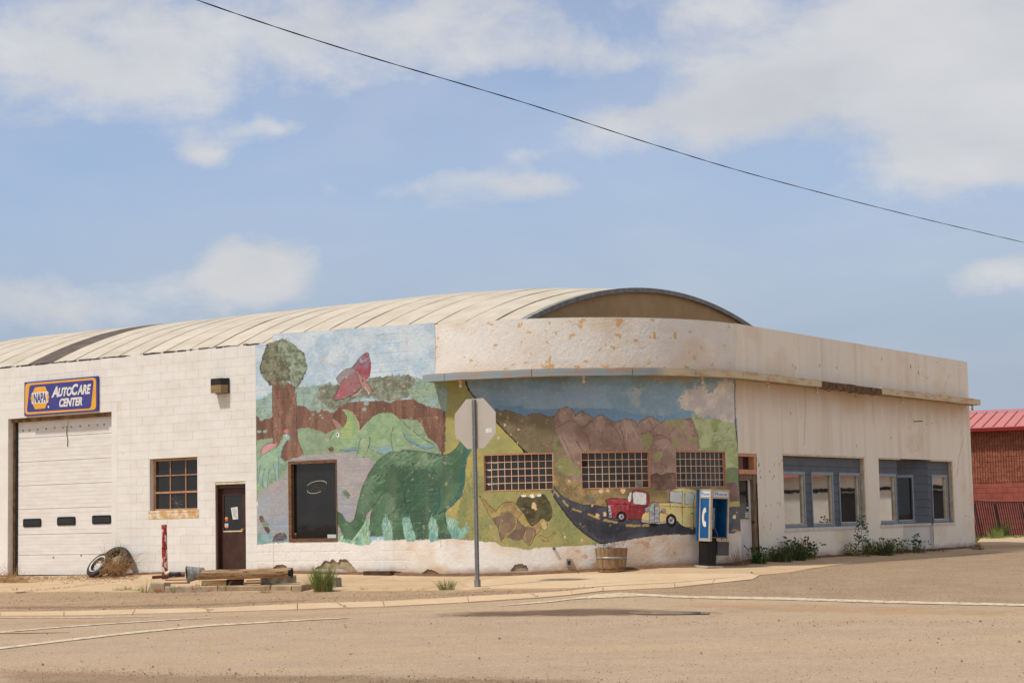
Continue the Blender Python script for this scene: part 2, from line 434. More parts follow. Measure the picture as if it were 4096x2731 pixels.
def whitebase(g, seed, stain=.5, streak=.0, low=None):
    """old white paint: yellow stains, running streaks, dirt along the foot"""
    w = lin(WHITE)[None, :]*(1+.05*(fbm(g.S*9, g.Z*9, 4, seed)-.5)[:, None])
    a = sstep(.54, .78, fbm(g.S*.9, g.Z*1.3, 5, seed+1))*stain
    c = w*(1-a[:, None])+lin(STAIN)[None, :]*a[:, None]
    if streak:
        b = sstep(.48, .75, fbm(g.S*7, g.Z*.35, 4, seed+2))*streak
        c = c*(1-b[:, None])+lin(STAIN)[None, :]*b[:, None]
    f = np.interp(g.S, BS, BZ); d = sstep(.22, .0, g.Z-f+.12*(fbm(g.S*4, g.Z*6, 3, seed+3)-.5))*.75
    c = c*(1-d[:, None])+lin((150, 112, 78))[None, :]*d[:, None]
    g.col[:] = c

def paint_mural(g):
    g.lift = None; whitebase(g, 1, .35)
    # yellowed patches along the plinth of the bend
    i = np.nonzero(g.py > 2120)[0]; a = sstep(.45, .72, fbm(g.S[i]*1.6, g.Z[i]*2.2, 5, 21))*.75
    a *= sstep(1500, 1650, g.px[i]); g.col[i] = g.col[i]*(1-a[:, None])+lin((205, 160, 108))[None, :]*a[:, None]
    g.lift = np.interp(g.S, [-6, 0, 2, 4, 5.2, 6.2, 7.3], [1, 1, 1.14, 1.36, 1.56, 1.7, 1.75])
    BL = (170, 194, 209)
    # ---- left scene: sky, wood, meadow, rocks
    g.fill([(1016, 1200), (1900, 1200), (1900, 1700), (1016, 1700)], BL, c2=(196, 209, 216), s2=.02, sm=False)
    g.strokes([(1040, 1350), (1740, 1310), (1740, 1540), (1040, 1600)], 160, 40, 6, (205, 214, 218), ang=(0, 180), al=.4, seed=1)
    g.fill([(60, 900), (2240, 800), (2240, 1480), (60, 1480)], (114, 78, 62), M1, c2=(134, 94, 74), s2=.05, st=(1, .15), sm=False, jit=1)
    big = [(60, 900), (2240, 800), (2240, 1480), (60, 1480)]
    g.strokes(big, 130, 150, 7, (78, 56, 48), M1, al=.65, seed=2); g.strokes(big, 60, 140, 9, (158, 118, 96), M1, al=.6, seed=3)
    fol = [(60, 860), (130, 820), (200, 770), (260, 735), (490, 700), (640, 690), (760, 670), (830, 650), (900, 680), (1000, 665), (1240, 630), (1310, 598), (1360, 600), (1450, 620), (1560, 592), (1600, 570), (1640, 600), (1720, 600), (1820, 620), (1920, 625), (2190, 625), (2225, 690), (2230, 850),
           (2170, 960), (2050, 985), (2020, 930), (1900, 910), (1750, 850), (1690, 820), (1560, 820), (1470, 860), (1380, 840), (1200, 815), (1140, 850), (1040, 850), (930, 905), (880, 965), (800, 950), (720, 930), (640, 945), (500, 890), (235, 1010), (160, 1030), (60, 1000)]
    g.fill(fol, (134, 158, 140), M1, c2=(150, 176, 166), s2=.05, jit=5)
    g.fill([(760, 690), (1000, 670), (1300, 600), (1600, 575), (1720, 610), (1780, 720), (1650, 800), (1450, 840), (1200, 800), (1040, 840), (880, 940), (800, 900), (700, 800)], (112, 112, 92), M1, c2=(132, 138, 118), s2=.05, jit=9)
    g.fill([(1660, 740), (1800, 640), (2150, 640), (2200, 800), (2100, 960), (1900, 900), (1720, 830)], (142, 172, 166), M1, c2=(140, 165, 130), s2=.03, jit=8, al=.8)
    g.strokes(fol, 260, 24, 9, (170, 190, 172), M1, ang=(0, 180), al=.5, seed=31); g.strokes(fol, 240, 20, 7, (92, 104, 84), M1, ang=(0, 180), al=.55, seed=32)
    for k in range(150):
        r = random.Random(k); x = r.uniform(80, 2200); y = r.uniform(640, 980)
        g.line([(x, y), (x+8, y+9), (x+20, y+3)], 3.5, (62, 74, 70), M1, jit=.3, al=.5 if r.random() < .7 else .9)
    for (x, y, r_) in [(715, 945, 24), (735, 990, 13), (755, 1022, 12), (630, 1030, 11), (120, 1035, 24), (95, 1165, 22), (155, 1160, 20), (1215, 870, 30), (1195, 930, 25), (2080, 990, 40), (2140, 985, 25), (660, 990, 12)]:
        g.fill([(x+r_*math.cos(a), y+r_*.8*math.sin(a)) for a in np.arange(6)*1.047], (140, 166, 158), M1, jit=3)
    mead = [(70, 1250), (230, 1230), (490, 1140), (600, 1120), (740, 1160), (800, 1190), (860, 1150), (1150, 1140), (1580, 1035), (1750, 1040), (1800, 1100), (1860, 1230), (1950, 1290), (2000, 1390), (2000, 1480), (1300, 1560), (700, 1640), (60, 1900)]
    g.fill(mead, (128, 152, 118), M1, c2=(140, 165, 130), s2=.06, jit=3, sm=False)
    g.strokes(mead, 220, 36, 4, (98, 128, 92), M1, ang=(60, 120), al=.6, seed=5)
    path = [(78, 520), (150, 450), (260, 385), (345, 330), (390, 280), (400, 140), (560, 110), (800, 85), (900, 75), (1120, 85), (1240, 135), (1310, 190), (1330, 800), (1060, 830), (920, 1000), (78, 1040)]
    g.fill(path, (158, 152, 151), M2, c2=(168, 160, 156), s2=.03, jit=3, sm=False)
    g.fill([(78, 600), (250, 520), (395, 560), (400, 1030), (78, 1040)], (147, 162, 178), M2, c2=(158, 160, 165), s2=.03, al=.75, jit=12)
    g.fill([(925, 420), (1040, 560), (1060, 760), (930, 690)], (150, 160, 172), M2, al=.5, jit=10)
    g.strokes(path, 90, 70, 3, (132, 124, 122), M2, ang=(-15, 15), al=.4, seed=6)
    g.fill([(78, 1050), (78, 930), (230, 940), (395, 960), (400, 1015), (240, 1024)], (140, 172, 178), M2, c2=(120, 160, 150), jit=5)
    g.strokes([(80, 930), (400, 940), (400, 1010), (80, 1020)], 60, 60, 4, (104, 150, 140), M2, al=.6, seed=7)
    # tree
    g.fill([(258, 540), (470, 700), (483, 900), (488, 1130), (502, 1250), (560, 1395), (500, 1440), (440, 1440), (375, 1475), (325, 1440), (300, 1380), (240, 1290), (232, 690)], (122, 84, 65), M1, c2=(146, 104, 82), s2=.05, st=(1, .12), jit=1.5, sm=False)
    g.strokes([(240, 560), (480, 720), (500, 1300), (330, 1440), (240, 1280)], 70, 130, 6, (84, 60, 50), M1, al=.6, seed=8)
    g.line([(237, 560), (234, 800), (237, 1000), (243, 1290)], 5, (50, 44, 42), M1); g.line([(484, 760), (487, 1000), (500, 1250), (555, 1390)], 5, (56, 46, 42), M1)
    crown = [(190, 240), (260, 215), (350, 200), (440, 240), (510, 300), (560, 345), (580, 400), (600, 500), (570, 580), (540, 640), (480, 712), (420, 620), (360, 700), (320, 690), (270, 570), (240, 685), (180, 650), (120, 570), (108, 490), (130, 400), (150, 320)]
    g.fill(crown, (128, 128, 98), M1, c2=(94, 98, 76), s2=.07, jit=6); g.fill([(320, 220), (470, 280), (570, 400), (590, 500), (480, 690), (420, 600), (400, 450), (300, 320)], (146, 162, 134), M1, c2=(104, 120, 92), s2=.08, jit=9)
    g.strokes(crown, 170, 26, 5, (70, 72, 58), M1, ang=(0, 180), al=.6, seed=9); g.strokes(crown, 120, 22, 6, (176, 178, 150), M1, ang=(0, 180), al=.5, seed=10)
    g.line([(190, 250), (150, 330), (110, 480), (130, 590), (235, 685)], 4, (46, 46, 42), M1, brk=.45); g.line([(400, 580), (440, 680), (470, 715)], 5, (60, 50, 44), M1)
    # crested dinosaur
    g.fill([(112, 1410), (130, 1340), (170, 1300), (230, 1284), (285, 1300), (200, 1360), (130, 1400)], (206, 142, 142), M1, jit=1)
    g.line([(112, 1410), (130, 1340), (170, 1300), (230, 1284), (285, 1300)], 5, (120, 70, 74), M1)
    g.fill([(353, 1170), (365, 1142), (392, 1145), (405, 1178), (375, 1182)], (196, 112, 118), M1, jit=.8)
    duck = [(84, 160), (140, 96), (220, 50), (300, 8), (325, -55), (345, -110), (390, -125), (420, -95), (413, -58), (385, -52), (352, 0), (322, 100), (312, 125), (375, 215), (305, 190), (300, 372), (276, 372), (258, 250), (205, 330), (184, 450), (152, 450), (132, 370), (80, 440)]
    g.fill(duck, (138, 172, 136), M2, c2=(150, 182, 150), s2=.06, jit=1.5, sm=False)
    for q in ([(300, 120), (298, 250), (300, 370)], [(240, 200), (256, 250), (276, 370)], [(205, 250), (190, 330), (184, 450)], [(160, 240), (128, 370), (150, 450)], [(322, 100), (345, 20), (385, -50), (413, -58), (420, -95), (390, -122)], [(375, 215), (305, 190)], [(110, 200), (90, 330), (80, 400)]):
        g.line(q, 7, (84, 124, 168), M2)
    g.line([(84, 160), (140, 96), (300, 8), (345, -108)], 4, (70, 104, 96), M2); g.fill([(372, -100), (384, -104), (386, -92)], (235, 235, 230), M2, jit=0)
    # horned dinosaur
    tri = [(820, 1270), (850, 1220), (880, 1150), (910, 1130), (960, 1120), (1000, 1180), (1090, 1172), (1150, 1150), (1200, 1090), (1250, 1030), (1320, 982), (1400, 960), (1480, 970), (1540, 1010), (1600, 1060), (1660, 1120), (1760, 1200), (1860, 1280), (1942, 1318), (1880, 1355), (1780, 1330), (1700, 1285), (1642, 1255), (1630, 1300), (1600, 1365), (1490, 1370), (1400, 1400), (1300, 1370), (1240, 1335), (1220, 1380), (1190, 1440), (1118, 1430), (1130, 1350), (1000, 1360), (940, 1355), (880, 1370), (820, 1330), (808, 1310)]
    g.fill(tri, (128, 160, 116), M1, c2=(146, 174, 128), s2=.05, jit=1.5, sm=False); g.strokes(tri, 90, 50, 5, (170, 184, 128), M1, ang=(20, 70), al=.5, seed=11)
    g.fill([(1250, 1290), (1340, 1325), (1470, 1300), (1488, 1355), (1400, 1392), (1300, 1370), (1240, 1332)], (124, 164, 184), M1, c2=(128, 162, 130), jit=6, al=.85)
    g.fill([(1600, 1160), (1650, 1220), (1700, 1250), (1800, 1312), (1930, 1322), (1880, 1350), (1780, 1328), (1700, 1280), (1620, 1200)], (106, 146, 186), M1, jit=4, al=.85)
    g.fill([(960, 1345), (1130, 1330), (1125, 1355), (1000, 1362)], (108, 150, 186), M1, jit=3, al=.7)
    for q in ([(1140, 1290), (1165, 1230), (1250, 1225), (1240, 1320), (1190, 1438)], [(1140, 1280), (1135, 1350), (1115, 1420)], [(1500, 1120), (1475, 1200), (1480, 1290), (1495, 1365)], [(1240, 1335), (1320, 1380), (1400, 1398), (1490, 1362)], [(940, 1357), (1030, 1363), (1125, 1352)], [(1600, 1180), (1640, 1250), (1720, 1295), (1830, 1345), (1942, 1318)], [(1540, 1010), (1660, 1120), (1790, 1225), (1942, 1318)], [(1090, 1172), (1200, 1085), (1320, 982), (1480, 970)], [(820, 1270), (850, 1215), (880, 1150)]):
        g.line(q, 5.5, (52, 62, 60), M1, brk=.3)
    g.fill([(963, 940), (1040, 945), (1100, 1005), (1140, 1080), (1142, 1150), (1080, 1212), (1005, 1260), (975, 1230), (962, 1130), (1000, 1085), (1012, 1010)], (156, 178, 100), M1, c2=(134, 168, 110), jit=1)
    g.line([(963, 940), (1040, 945), (1100, 1010), (1138, 1085), (1140, 1150)], 13, (178, 150, 130), M1, brk=.35); g.line([(1075, 960), (1095, 1060), (1090, 1160), (1010, 1250)], 4, (150, 110, 100), M1, brk=.4)
    g.line([(963, 940), (1010, 1010), (1000, 1085), (965, 1125)], 5, (60, 76, 50), M1)
    g.fill([(848, 1024), (882, 1032), (972, 1110), (935, 1150), (912, 1142), (880, 1080)], (166, 124, 108), M1, sm=False, jit=.7); g.line([(850, 1022), (905, 1050), (970, 1112)], 4, (80, 60, 56), M1)
    g.fill([(783, 1222), (832, 1240), (816, 1272), (795, 1258)], (190, 160, 150), M1, sm=False, jit=.5); g.line([(783, 1222), (832, 1240)], 3, (90, 76, 72), M1)
    g.fill([(902, 1180), (925, 1178), (934, 1200), (925, 1218), (906, 1214)], (236, 236, 230), M1, jit=0); g.fill([(905, 1188), (917, 1186), (920, 1208), (908, 1208)], (20, 22, 26), M1, jit=0)
    g.fill([(812, 1335), (858, 1314), (876, 1345), (872, 1375), (832, 1380)], (124, 92, 82), M1, sm=False, jit=.6); g.line([(818, 1350), (872, 1352)], 5, (40, 36, 36), M1)
    # flying reptile
    OUT = (46, 52, 56)
    g.fill([(903, 615), (940, 560), (1000, 512), (1068, 500), (1112, 545), (1000, 605), (935, 672)], (148, 136, 138), M1, jit=1)
    g.fill([(874, 832), (900, 770), (950, 662), (1005, 600), (1110, 545), (1150, 640), (1160, 700), (1100, 762), (1010, 808), (930, 832)], (170, 92, 98), M1, c2=(150, 108, 108), s2=.06, jit=1)
    g.fill([(1065, 497), (1110, 442), (1150, 390), (1222, 340), (1250, 400), (1263, 480), (1250, 580), (1215, 622), (1150, 590), (1110, 540)], (166, 62, 78), M1, c2=(140, 110, 122), s2=.06, jit=1)
    g.fill([(1150, 395), (1222, 342), (1245, 392), (1200, 430), (1160, 450)], (150, 158, 172), M1, c2=(150, 70, 84), s2=.09, jit=3)
    g.fill([(1050, 792), (1110, 770), (1162, 715), (1160, 745), (1120, 788)], (178, 148, 140), M1, jit=1)
    g.fill([(1110, 514), (1150, 560), (1200, 622), (1250, 680), (1276, 740), (1252, 776), (1200, 742), (1160, 680), (1130, 600)], (176, 128, 112), M1, jit=1)
    for q in ([(903, 615), (940, 560), (1000, 512), (1068, 498), (1110, 442), (1150, 390), (1225, 340), (1250, 400), (1263, 480), (1250, 590)], [(874, 830), (900, 770), (950, 662), (1000, 600)], [(876, 832), (930, 832), (1010, 808), (1100, 760), (1160, 700)], [(1110, 514), (1200, 622), (1276, 740), (1252, 776)], [(1115, 540), (1160, 680), (1210, 748)]):
        g.line(q, 5, OUT, M1)
    g.line([(1190, 690), (1225, 730), (1245, 772)], 7, (226, 226, 222), M1); g.line([(1186, 682), (1215, 735), (1240, 772)], 4, (30, 32, 34), M1); g.fill([(1172, 622), (1182, 618), (1186, 638), (1176, 642)], (30, 30, 34), M1, jit=0)
    # ---- bend: field, sky, hills
    YG = (150, 148, 82)
    g.fill([(1790, 1480), (1850, 1480), (2260, 1900), (2260, 2210), (1720, 2210), (1740, 2000), (1780, 1800)], YG, c2=(168, 156, 76), s2=.012, sm=False, jit=5)
    g.fill([(2230, 930), (2180, 960), (2240, 800), (2260, 690), (2330, 640), (2500, 640), (2500, 1200)], YG, M1, c2=(140, 150, 100), s2=.02, jit=6, sm=False)
    g.fill([(1850, 1900), (2230, 1930), (2500, 2060), (2500, 2240), (1780, 2240), (1830, 2050)], (136, 138, 78), c2=(156, 148, 80), s2=.014, jit=8, sm=False)
    g.strokes([(1890, 1800), (2230, 1960), (2330, 2190), (1800, 2190)], 130, 24, 2.4, (86, 88, 54), ang=(60, 120), al=.6, seed=12)
    g.strokes([(1890, 1600), (1890, 1950), (1800, 2100), (1860, 1800)], 60, 40, 6, (186, 164, 74), ang=(70, 110), al=.5, seed=13)
    sky_r = [(205, 0), (205, 125), (225, 200), (250, 262), (300, 330), (350, 380), (480, 520), (660, 735), (860, 940), (1000, 1105), (1700, 1160), (4000, 1160), (4000, -40), (205, -40)]
    g.fill(sky_r, (112, 142, 160), M3, c2=(126, 154, 170), s2=.012, sm=False, jit=1)
    g.fill([(640, -20), (3900, -20), (3900, 200), (2400, 230), (640, 120)], (104, 124, 124), M3, c2=(112, 140, 154), s2=.012, al=.6, jit=20, sm=False)  # shade below the ledge, painted into the top of the mural sky
    for q, w_ in (([(240, 150), (330, 140), (440, 160)], 30), ([(280, 270), (350, 262), (450, 275)], 32), ([(420, 375), (470, 350), (510, 300)], 22), ([(960, 380), (1020, 370)], 24)):
        g.line(q, w_, (160, 166, 166), M3, al=.55, jit=4)
    g.fill([(560, 590), (600, 490), (660, 466), (750, 492), (830, 490), (920, 470), (1040, 520), (1250, 525), (1400, 518), (1680, 505), (1850, 515), (2050, 512), (2250, 530), (2500, 590), (2700, 575), (2870, 590), (3100, 560), (3300, 570), (3300, 900), (830, 890), (670, 730)], (98, 134, 160), M3, jit=2, sm=False)
    cl = [(720, 330), (900, 200), (1150, 170), (1350, 260), (1500, 180), (1800, 120), (2140, 130), (2150, 720), (1900, 680), (1650, 640), (1400, 540), (1100, 600), (820, 560)]
    g.fill(cl, (150, 160, 160), M5, c2=(112, 140, 156), s2=.02, jit=30, al=.85)
    g.fill([(1420, 330), (1650, 220), (2140, 160), (2150, 720), (1850, 650), (1600, 600), (1420, 500)], (196, 184, 166), M5, c2=(168, 160, 154), s2=.02, jit=25, al=.9)
    g.fill([(1780, 60), (1960, 60), (1860, 280), (1780, 300)], (104, 132, 148), M5, jit=12, al=.8); g.fill([(1380, 60), (1600, 80), (1560, 300), (1500, 280)], (110, 128, 128), M5, c2=(150, 150, 140), jit=16, al=.8)
    g.fill([(880, 60), (1700, 60), (1600, 150), (1000, 150)], (146, 124, 94), M5, c2=(112, 128, 128), jit=14, al=.7)
    g.fill([(1360, 640), (1440, 545), (1560, 560), (1600, 640), (1560, 680)], (106, 140, 164), M5, jit=4)
    OL = (128, 114, 82)
    g.fill([(520, 560), (620, 525), (700, 550), (745, 535), (830, 555), (900, 590), (940, 585), (990, 625), (1060, 600), (1120, 575), (1200, 575), (1330, 630), (1450, 600), (1700, 700), (1780, 1130), (1780, 1500), (1400, 1560), (1380, 1120), (1000, 1105), (860, 940), (660, 735), (540, 610)], OL, M3, c2=(112, 100, 70), s2=.02, jit=2, sm=False)
    g.strokes([(650, 600), (1350, 620), (1350, 1100), (1050, 1080), (660, 700)], 80, 60, 4, (92, 78, 56), M3, ang=(-40, 60), al=.5, seed=14)
    g.line([(620, 525), (700, 550), (745, 535), (830, 555), (900, 590), (940, 585), (990, 625), (1120, 575), (1200, 575), (1330, 630), (1400, 610)], 6, (66, 54, 40), M3, brk=.35, sm=False)
    BR = (132, 106, 92)
    g.fill([(1385, 640), (1440, 560), (1500, 512), (1580, 497), (1640, 530), (1690, 605), (1760, 552), (1920, 640), (2030, 600), (2120, 650), (2210, 702), (2370, 655), (2430, 660), (2530, 695), (2680, 620), (2810, 690), (3000, 660), (3230, 640), (3330, 760), (3360, 1100), (3400, 1600), (1640, 1600), (1600, 1200), (1420, 820), (1400, 740)], BR, M3, c2=(150, 124, 108), s2=.018, jit=2, sm=False)
    dk = (92, 68, 58)
    for q in ([(1385, 640), (1440, 560), (1500, 512), (1580, 497), (1640, 530), (1690, 600)], [(1420, 780), (1520, 720), (1650, 680), (1780, 770), (1900, 680), (2030, 600), (2120, 650), (2210, 702)], [(1680, 620), (1760, 552), (1920, 640)], [(2040, 740), (2050, 840)], [(2150, 700), (2260, 850), (2340, 1080)], [(1750, 790), (1850, 900), (1880, 1060)], [(1700, 960), (1780, 1080)], [(1500, 900), (1560, 1000), (1700, 1340)]):
        g.line(q, 11, dk, M3, al=.75, jit=3)
    for q in ([(530, 700), (690, 655), (800, 690), (850, 770)], [(850, 720), (920, 660), (1000, 620), (1060, 640), (1130, 690)], [(1000, 630), (1040, 790)], [(890, 850), (1000, 830), (1100, 740), (1200, 675)], [(1040, 890), (1130, 870), (1260, 920), (1330, 1000), (1370, 1080)], [(1120, 1010), (1200, 990)], [(1570, 650), (1640, 800), (1660, 1040)], [(1260, 870), (1400, 700), (1560, 650)], [(1150, 1250), (1210, 1270), (1230, 1320)], [(600, 740), (650, 900), (670, 1070)]):
        g.line(q, 11, dk, M5, al=.75, jit=3)
    for q in ([(640, 760), (630, 800)], [(700, 780), (690, 900), (682, 950)], [(760, 740), (800, 820), (838, 915)], [(1010, 640), (1060, 710)]):
        g.line(q, 7, (196, 184, 176), M5, al=.7)
    g.strokes([(1450, 540), (2200, 720), (2300, 1080), (1700, 1080)], 80, 110, 6, (104, 80, 68), M3, ang=(60, 120), al=.45, seed=15); g.strokes([(540, 720), (1560, 680), (1640, 1060), (680, 1060)], 80, 110, 6, (160, 136, 124), M5, ang=(70, 120), al=.4, seed=16)
    g.strokes([(1000, 900), (1340, 1050), (1340, 1560), (1020, 1560)], 50, 120, 7, (104, 78, 72), M5, ang=(60, 130), al=.5, seed=17)
    gm = (136, 136, 80)
    for q in ([(900, 880), (1010, 850), (1030, 950), (960, 1080), (930, 1000)], [(1200, 690), (1400, 665), (1530, 680), (1400, 760), (1260, 760)], [(1300, 900), (1420, 960), (1350, 1040)], [(1060, 1120), (1180, 1100), (1130, 1220), (1050, 1200)], [(1520, 900), (1640, 900), (1620, 960), (1540, 960)], [(330, 960), (380, 970), (340, 1010)], [(1400, 820), (1480, 800), (1450, 880)]):
        g.fill(q, gm, M5, jit=9, al=.8)
    g.fill([(1480, 1180), (1600, 1180), (1760, 1340), (1760, 1420), (1560, 1400), (1420, 1300)], (136, 138, 76), M3, jit=9, al=.7); g.fill([(1400, 880), (1460, 900), (1420, 1080), (1380, 1050)], (124, 126, 76), M3, jit=9, al=.6)
    g.fill([(1560, 605), (1600, 590), (1700, 650), (1790, 662), (1860, 635), (2020, 702), (2080, 690), (2150, 725), (2190, 1100), (2210, 1560), (2030, 1560), (2000, 1080), (1670, 1080), (1650, 850)], (130, 144, 84), M5, c2=(156, 166, 118), s2=.03, jit=4, sm=False)
    g.strokes([(1860, 780), (2160, 780), (2190, 1080), (1800, 1050)], 70, 60, 9, (74, 92, 76), M5, ang=(0, 60), al=.55, seed=18); g.fill([(2020, 1340), (2210, 1320), (2210, 1540), (2040, 1530)], (92, 110, 72), M5, jit=8, al=.85)
    # below the windows
    OC = (160, 134, 82)
    g.fill([(1385, 60), (1780, 180), (2100, 230), (2600, 200), (4100, 180), (4100, 640), (2100, 640), (1950, 470), (1650, 430), (1385, 210)], OC, M4, c2=(120, 102, 66), s2=.02, jit=5, sm=False)
    g.strokes([(1390, 90), (1780, 200), (2100, 450), (1700, 420), (1400, 240)], 90, 50, 5, (190, 160, 96), M4, ang=(50, 110), al=.6, seed=19)
    g.fill([(1830, 360), (1950, 350), (1960, 440), (1840, 440)], (92, 96, 84), M4, jit=14, al=.5)
    g.fill([(1010, 90), (1090, 40), (1160, 70), (1230, 40), (1350, 50), (1360, 200), (1300, 260), (1030, 250)], (118, 92, 80), M6, c2=(96, 72, 60), s2=.05, jit=3); g.line([(1010, 90), (1090, 42), (1160, 70), (1240, 42), (1350, 45)], 9, (66, 48, 44), M6)
    g.fill([(2030, 170), (2150, 160), (2210, 240), (2215, 420), (2080, 420)], (116, 94, 84), M6, c2=(100, 76, 70), s2=.04, jit=2, sm=False); g.fill([(2080, 430), (2215, 415), (2215, 490), (2085, 490)], (150, 144, 78), M6, jit=3, sm=False)
    # lower left of the window row: nest and long necked yellow dinosaur
    g.fill([(890, 460), (930, 360), (960, 340), (1100, 368), (1230, 320), (1280, 340), (1340, 440), (1370, 560), (1350, 660), (1240, 720), (1100, 740), (1000, 640), (930, 520)], (84, 80, 46), M4, c2=(70, 60, 40), s2=.05, jit=2)
    for q in ([(920, 460), (1050, 500), (1200, 480), (1330, 420)], [(1000, 600), (1150, 640), (1280, 600), (1360, 520)], [(1280, 380), (1340, 450), (1370, 560), (1340, 680)], [(960, 350), (910, 400), (890, 460)], [(960, 345), (1100, 372), (1240, 325)]):
        g.line(q, 9, (48, 42, 30), M4)
    g.strokes([(940, 380), (1300, 360), (1350, 600), (1100, 720)], 50, 90, 6, (110, 104, 56), M4, ang=(-20, 30), al=.6, seed=20)
    g.fill([(965, 300), (990, 282), (1030, 300), (1070, 290), (1110, 278), (1150, 300), (1180, 282), (1212, 295), (1215, 330), (1100, 365), (980, 335)], (176, 152, 76), M4, jit=1)
    for q in ([(958, 335), (1010, 330), (1015, 358), (960, 350)], [(1080, 325), (1115, 322), (1130, 368), (1080, 362)], [(1170, 335), (1215, 318), (1220, 345), (1175, 356)]): g.fill(q, (232, 232, 224), M4, jit=.5)
    g.line([(965, 320), (965, 300), (990, 282), (1040, 300), (1110, 278), (1150, 300), (1180, 282), (1214, 298)], 5, (44, 40, 30), M4)
    YD = (172, 150, 74)
    dino = [(398, 340), (440, 370), (500, 440), (560, 500), (620, 550), (660, 490), (720, 440), (790, 422), (860, 440), (920, 490), (980, 570), (1030, 660), (1080, 735), (1110, 742), (1170, 705), (1220, 655), (1262, 648), (1295, 690), (1300, 760), (1275, 803), (1235, 790), (1225, 770), (1190, 830), (1145, 870), (1120, 960), (1070, 1040), (1020, 980), (985, 930), (880, 940), (780, 900), (740, 930), (690, 960), (660, 860), (650, 780), (600, 700), (540, 620), (480, 500), (420, 400)]
    g.fill(dino, YD, M4, c2=(150, 124, 70), s2=.05, jit=1.2, sm=False)
    g.fill([(640, 620), (720, 560), (820, 570), (900, 640), (1000, 750), (1140, 780), (1140, 870), (1000, 920), (880, 940), (760, 900), (690, 940), (660, 820), (580, 650)], (112, 90, 76), M4, c2=(128, 104, 80), s2=.05, jit=5)
    g.fill([(670, 680), (720, 600), (800, 570), (880, 620), (900, 680), (880, 760), (800, 840), (720, 900), (680, 920), (660, 800)], (120, 98, 80), M4, c2=(140, 116, 80), jit=2); g.line([(880, 620), (900, 680), (885, 760), (820, 830), (730, 900)], 22, (180, 158, 78), M4); g.line([(690, 600), (665, 720), (665, 830)], 14, (170, 148, 76), M4)
    g.fill([(1000, 850), (1020, 800), (1090, 790), (1140, 820), (1130, 900), (1070, 1020), (1010, 960)], (136, 112, 82), M4, jit=2); g.line([(1015, 810), (1000, 890), (1010, 960)], 14, (182, 160, 80), M4); g.line([(1138, 820), (1125, 900), (1080, 1000)], 12, (182, 160, 80), M4)
    for q in ([(398, 340), (440, 370), (500, 440), (560, 500), (620, 555)], [(620, 550), (660, 490), (720, 440), (790, 422), (860, 440), (900, 470), (980, 570), (1030, 660), (1080, 735), (1110, 742), (1170, 705), (1220, 655), (1262, 648), (1295, 690), (1300, 760), (1275, 803), (1235, 790)], [(398, 345), (440, 430), (540, 620), (600, 700), (650, 775), (665, 880), (690, 960)], [(690, 600), (665, 700), (655, 780)], [(880, 620), (905, 680), (885, 770), (800, 850), (700, 915)], [(1225, 770), (1190, 830), (1145, 870), (1125, 900)], [(1015, 800), (990, 880), (1010, 970)], [(1140, 815), (1130, 900), (1080, 1010)]):
        g.line(q, 7, (44, 38, 34), M4)
    g.strokes([(660, 500), (800, 430), (920, 500), (1060, 740), (900, 560), (760, 480)], 60, 10, 6, (70, 52, 40), M4, ang=(0, 180), al=.8, seed=21)
    g.fill([(1234, 690), (1290, 680), (1300, 760), (1275, 800), (1238, 770)], (196, 166, 104), M4, jit=.6); g.fill([(1240, 682), (1252, 682), (1252, 698), (1242, 698)], (40, 40, 44), M4, jit=0); g.fill([(1272, 680), (1282, 680), (1282, 695), (1274, 695)], (40, 40, 44), M4, jit=0)
    g.fill([(1190, 900), (1210, 875), (1240, 880), (1300, 905), (1345, 890), (1415, 822), (1395, 880), (1355, 930), (1345, 962), (1325, 945), (1290, 945), (1270, 965), (1250, 930), (1205, 925)], (166, 142, 72), M4, jit=.8); g.line([(1190, 900), (1210, 875), (1240, 880), (1300, 905), (1345, 890), (1413, 822), (1395, 880), (1355, 930)], 5, (50, 42, 32), M4); g.line([(1240, 935), (1280, 960), (1330, 940)], 9, (56, 46, 36), M4)
    # road, lorry and car
    RD = (62, 62, 70)
    rl = tf([(1388, 205), (1430, 262), (1530, 352), (1650, 420), (1800, 462), (1950, 470), (2100, 495)], M4)+tf([(560, 520), (1000, 600), (1600, 620), (2080, 490), (2222, 488), (2240, 840), (1720, 860), (1200, 866), (1000, 886), (700, 938), (480, 972), (350, 978)], M6)+tf([(1900, 912), (1740, 792), (1600, 642), (1480, 482), (1400, 362), (1368, 260)], M4)
    g.fill(rl, RD, c2=(76, 78, 86), s2=.02, sm=False, jit=1.5); g.fill([(80, 660), (400, 700), (700, 760), (500, 900), (300, 900)], (46, 46, 54), M6, jit=20, al=.7); g.fill([(980, 700), (1460, 740), (1400, 850), (1000, 820)], (38, 38, 42), M6, jit=18, al=.6)
    g.line(tf([(1368, 262), (1400, 362), (1480, 482), (1600, 642), (1740, 792), (1900, 912), (2030, 978)], M4)+tf([(480, 972)], M6), 4.5, (28, 28, 32)); g.line([(1388, 205), (1430, 262), (1530, 352), (1650, 420), (1800, 462), (1950, 470), (2100, 495)], 8, (34, 32, 32), M4)
    dash = (178, 150, 74)
    for q, m_ in (([(1405, 280), (1455, 345)], M4), ([(1520, 410), (1580, 482)], M4), ([(1650, 520), (1750, 555)], M4), ([(1860, 590), (2000, 650)], M4), ([(400, 670), (560, 700)], M6), ([(700, 742), (870, 742)], M6), ([(920, 738), (985, 735)], M6)): g.line(q, 32 if m_ is M6 else 26, dash, m_, al=.8, jit=2)
    RED = (146, 32, 44); K = (30, 24, 26)
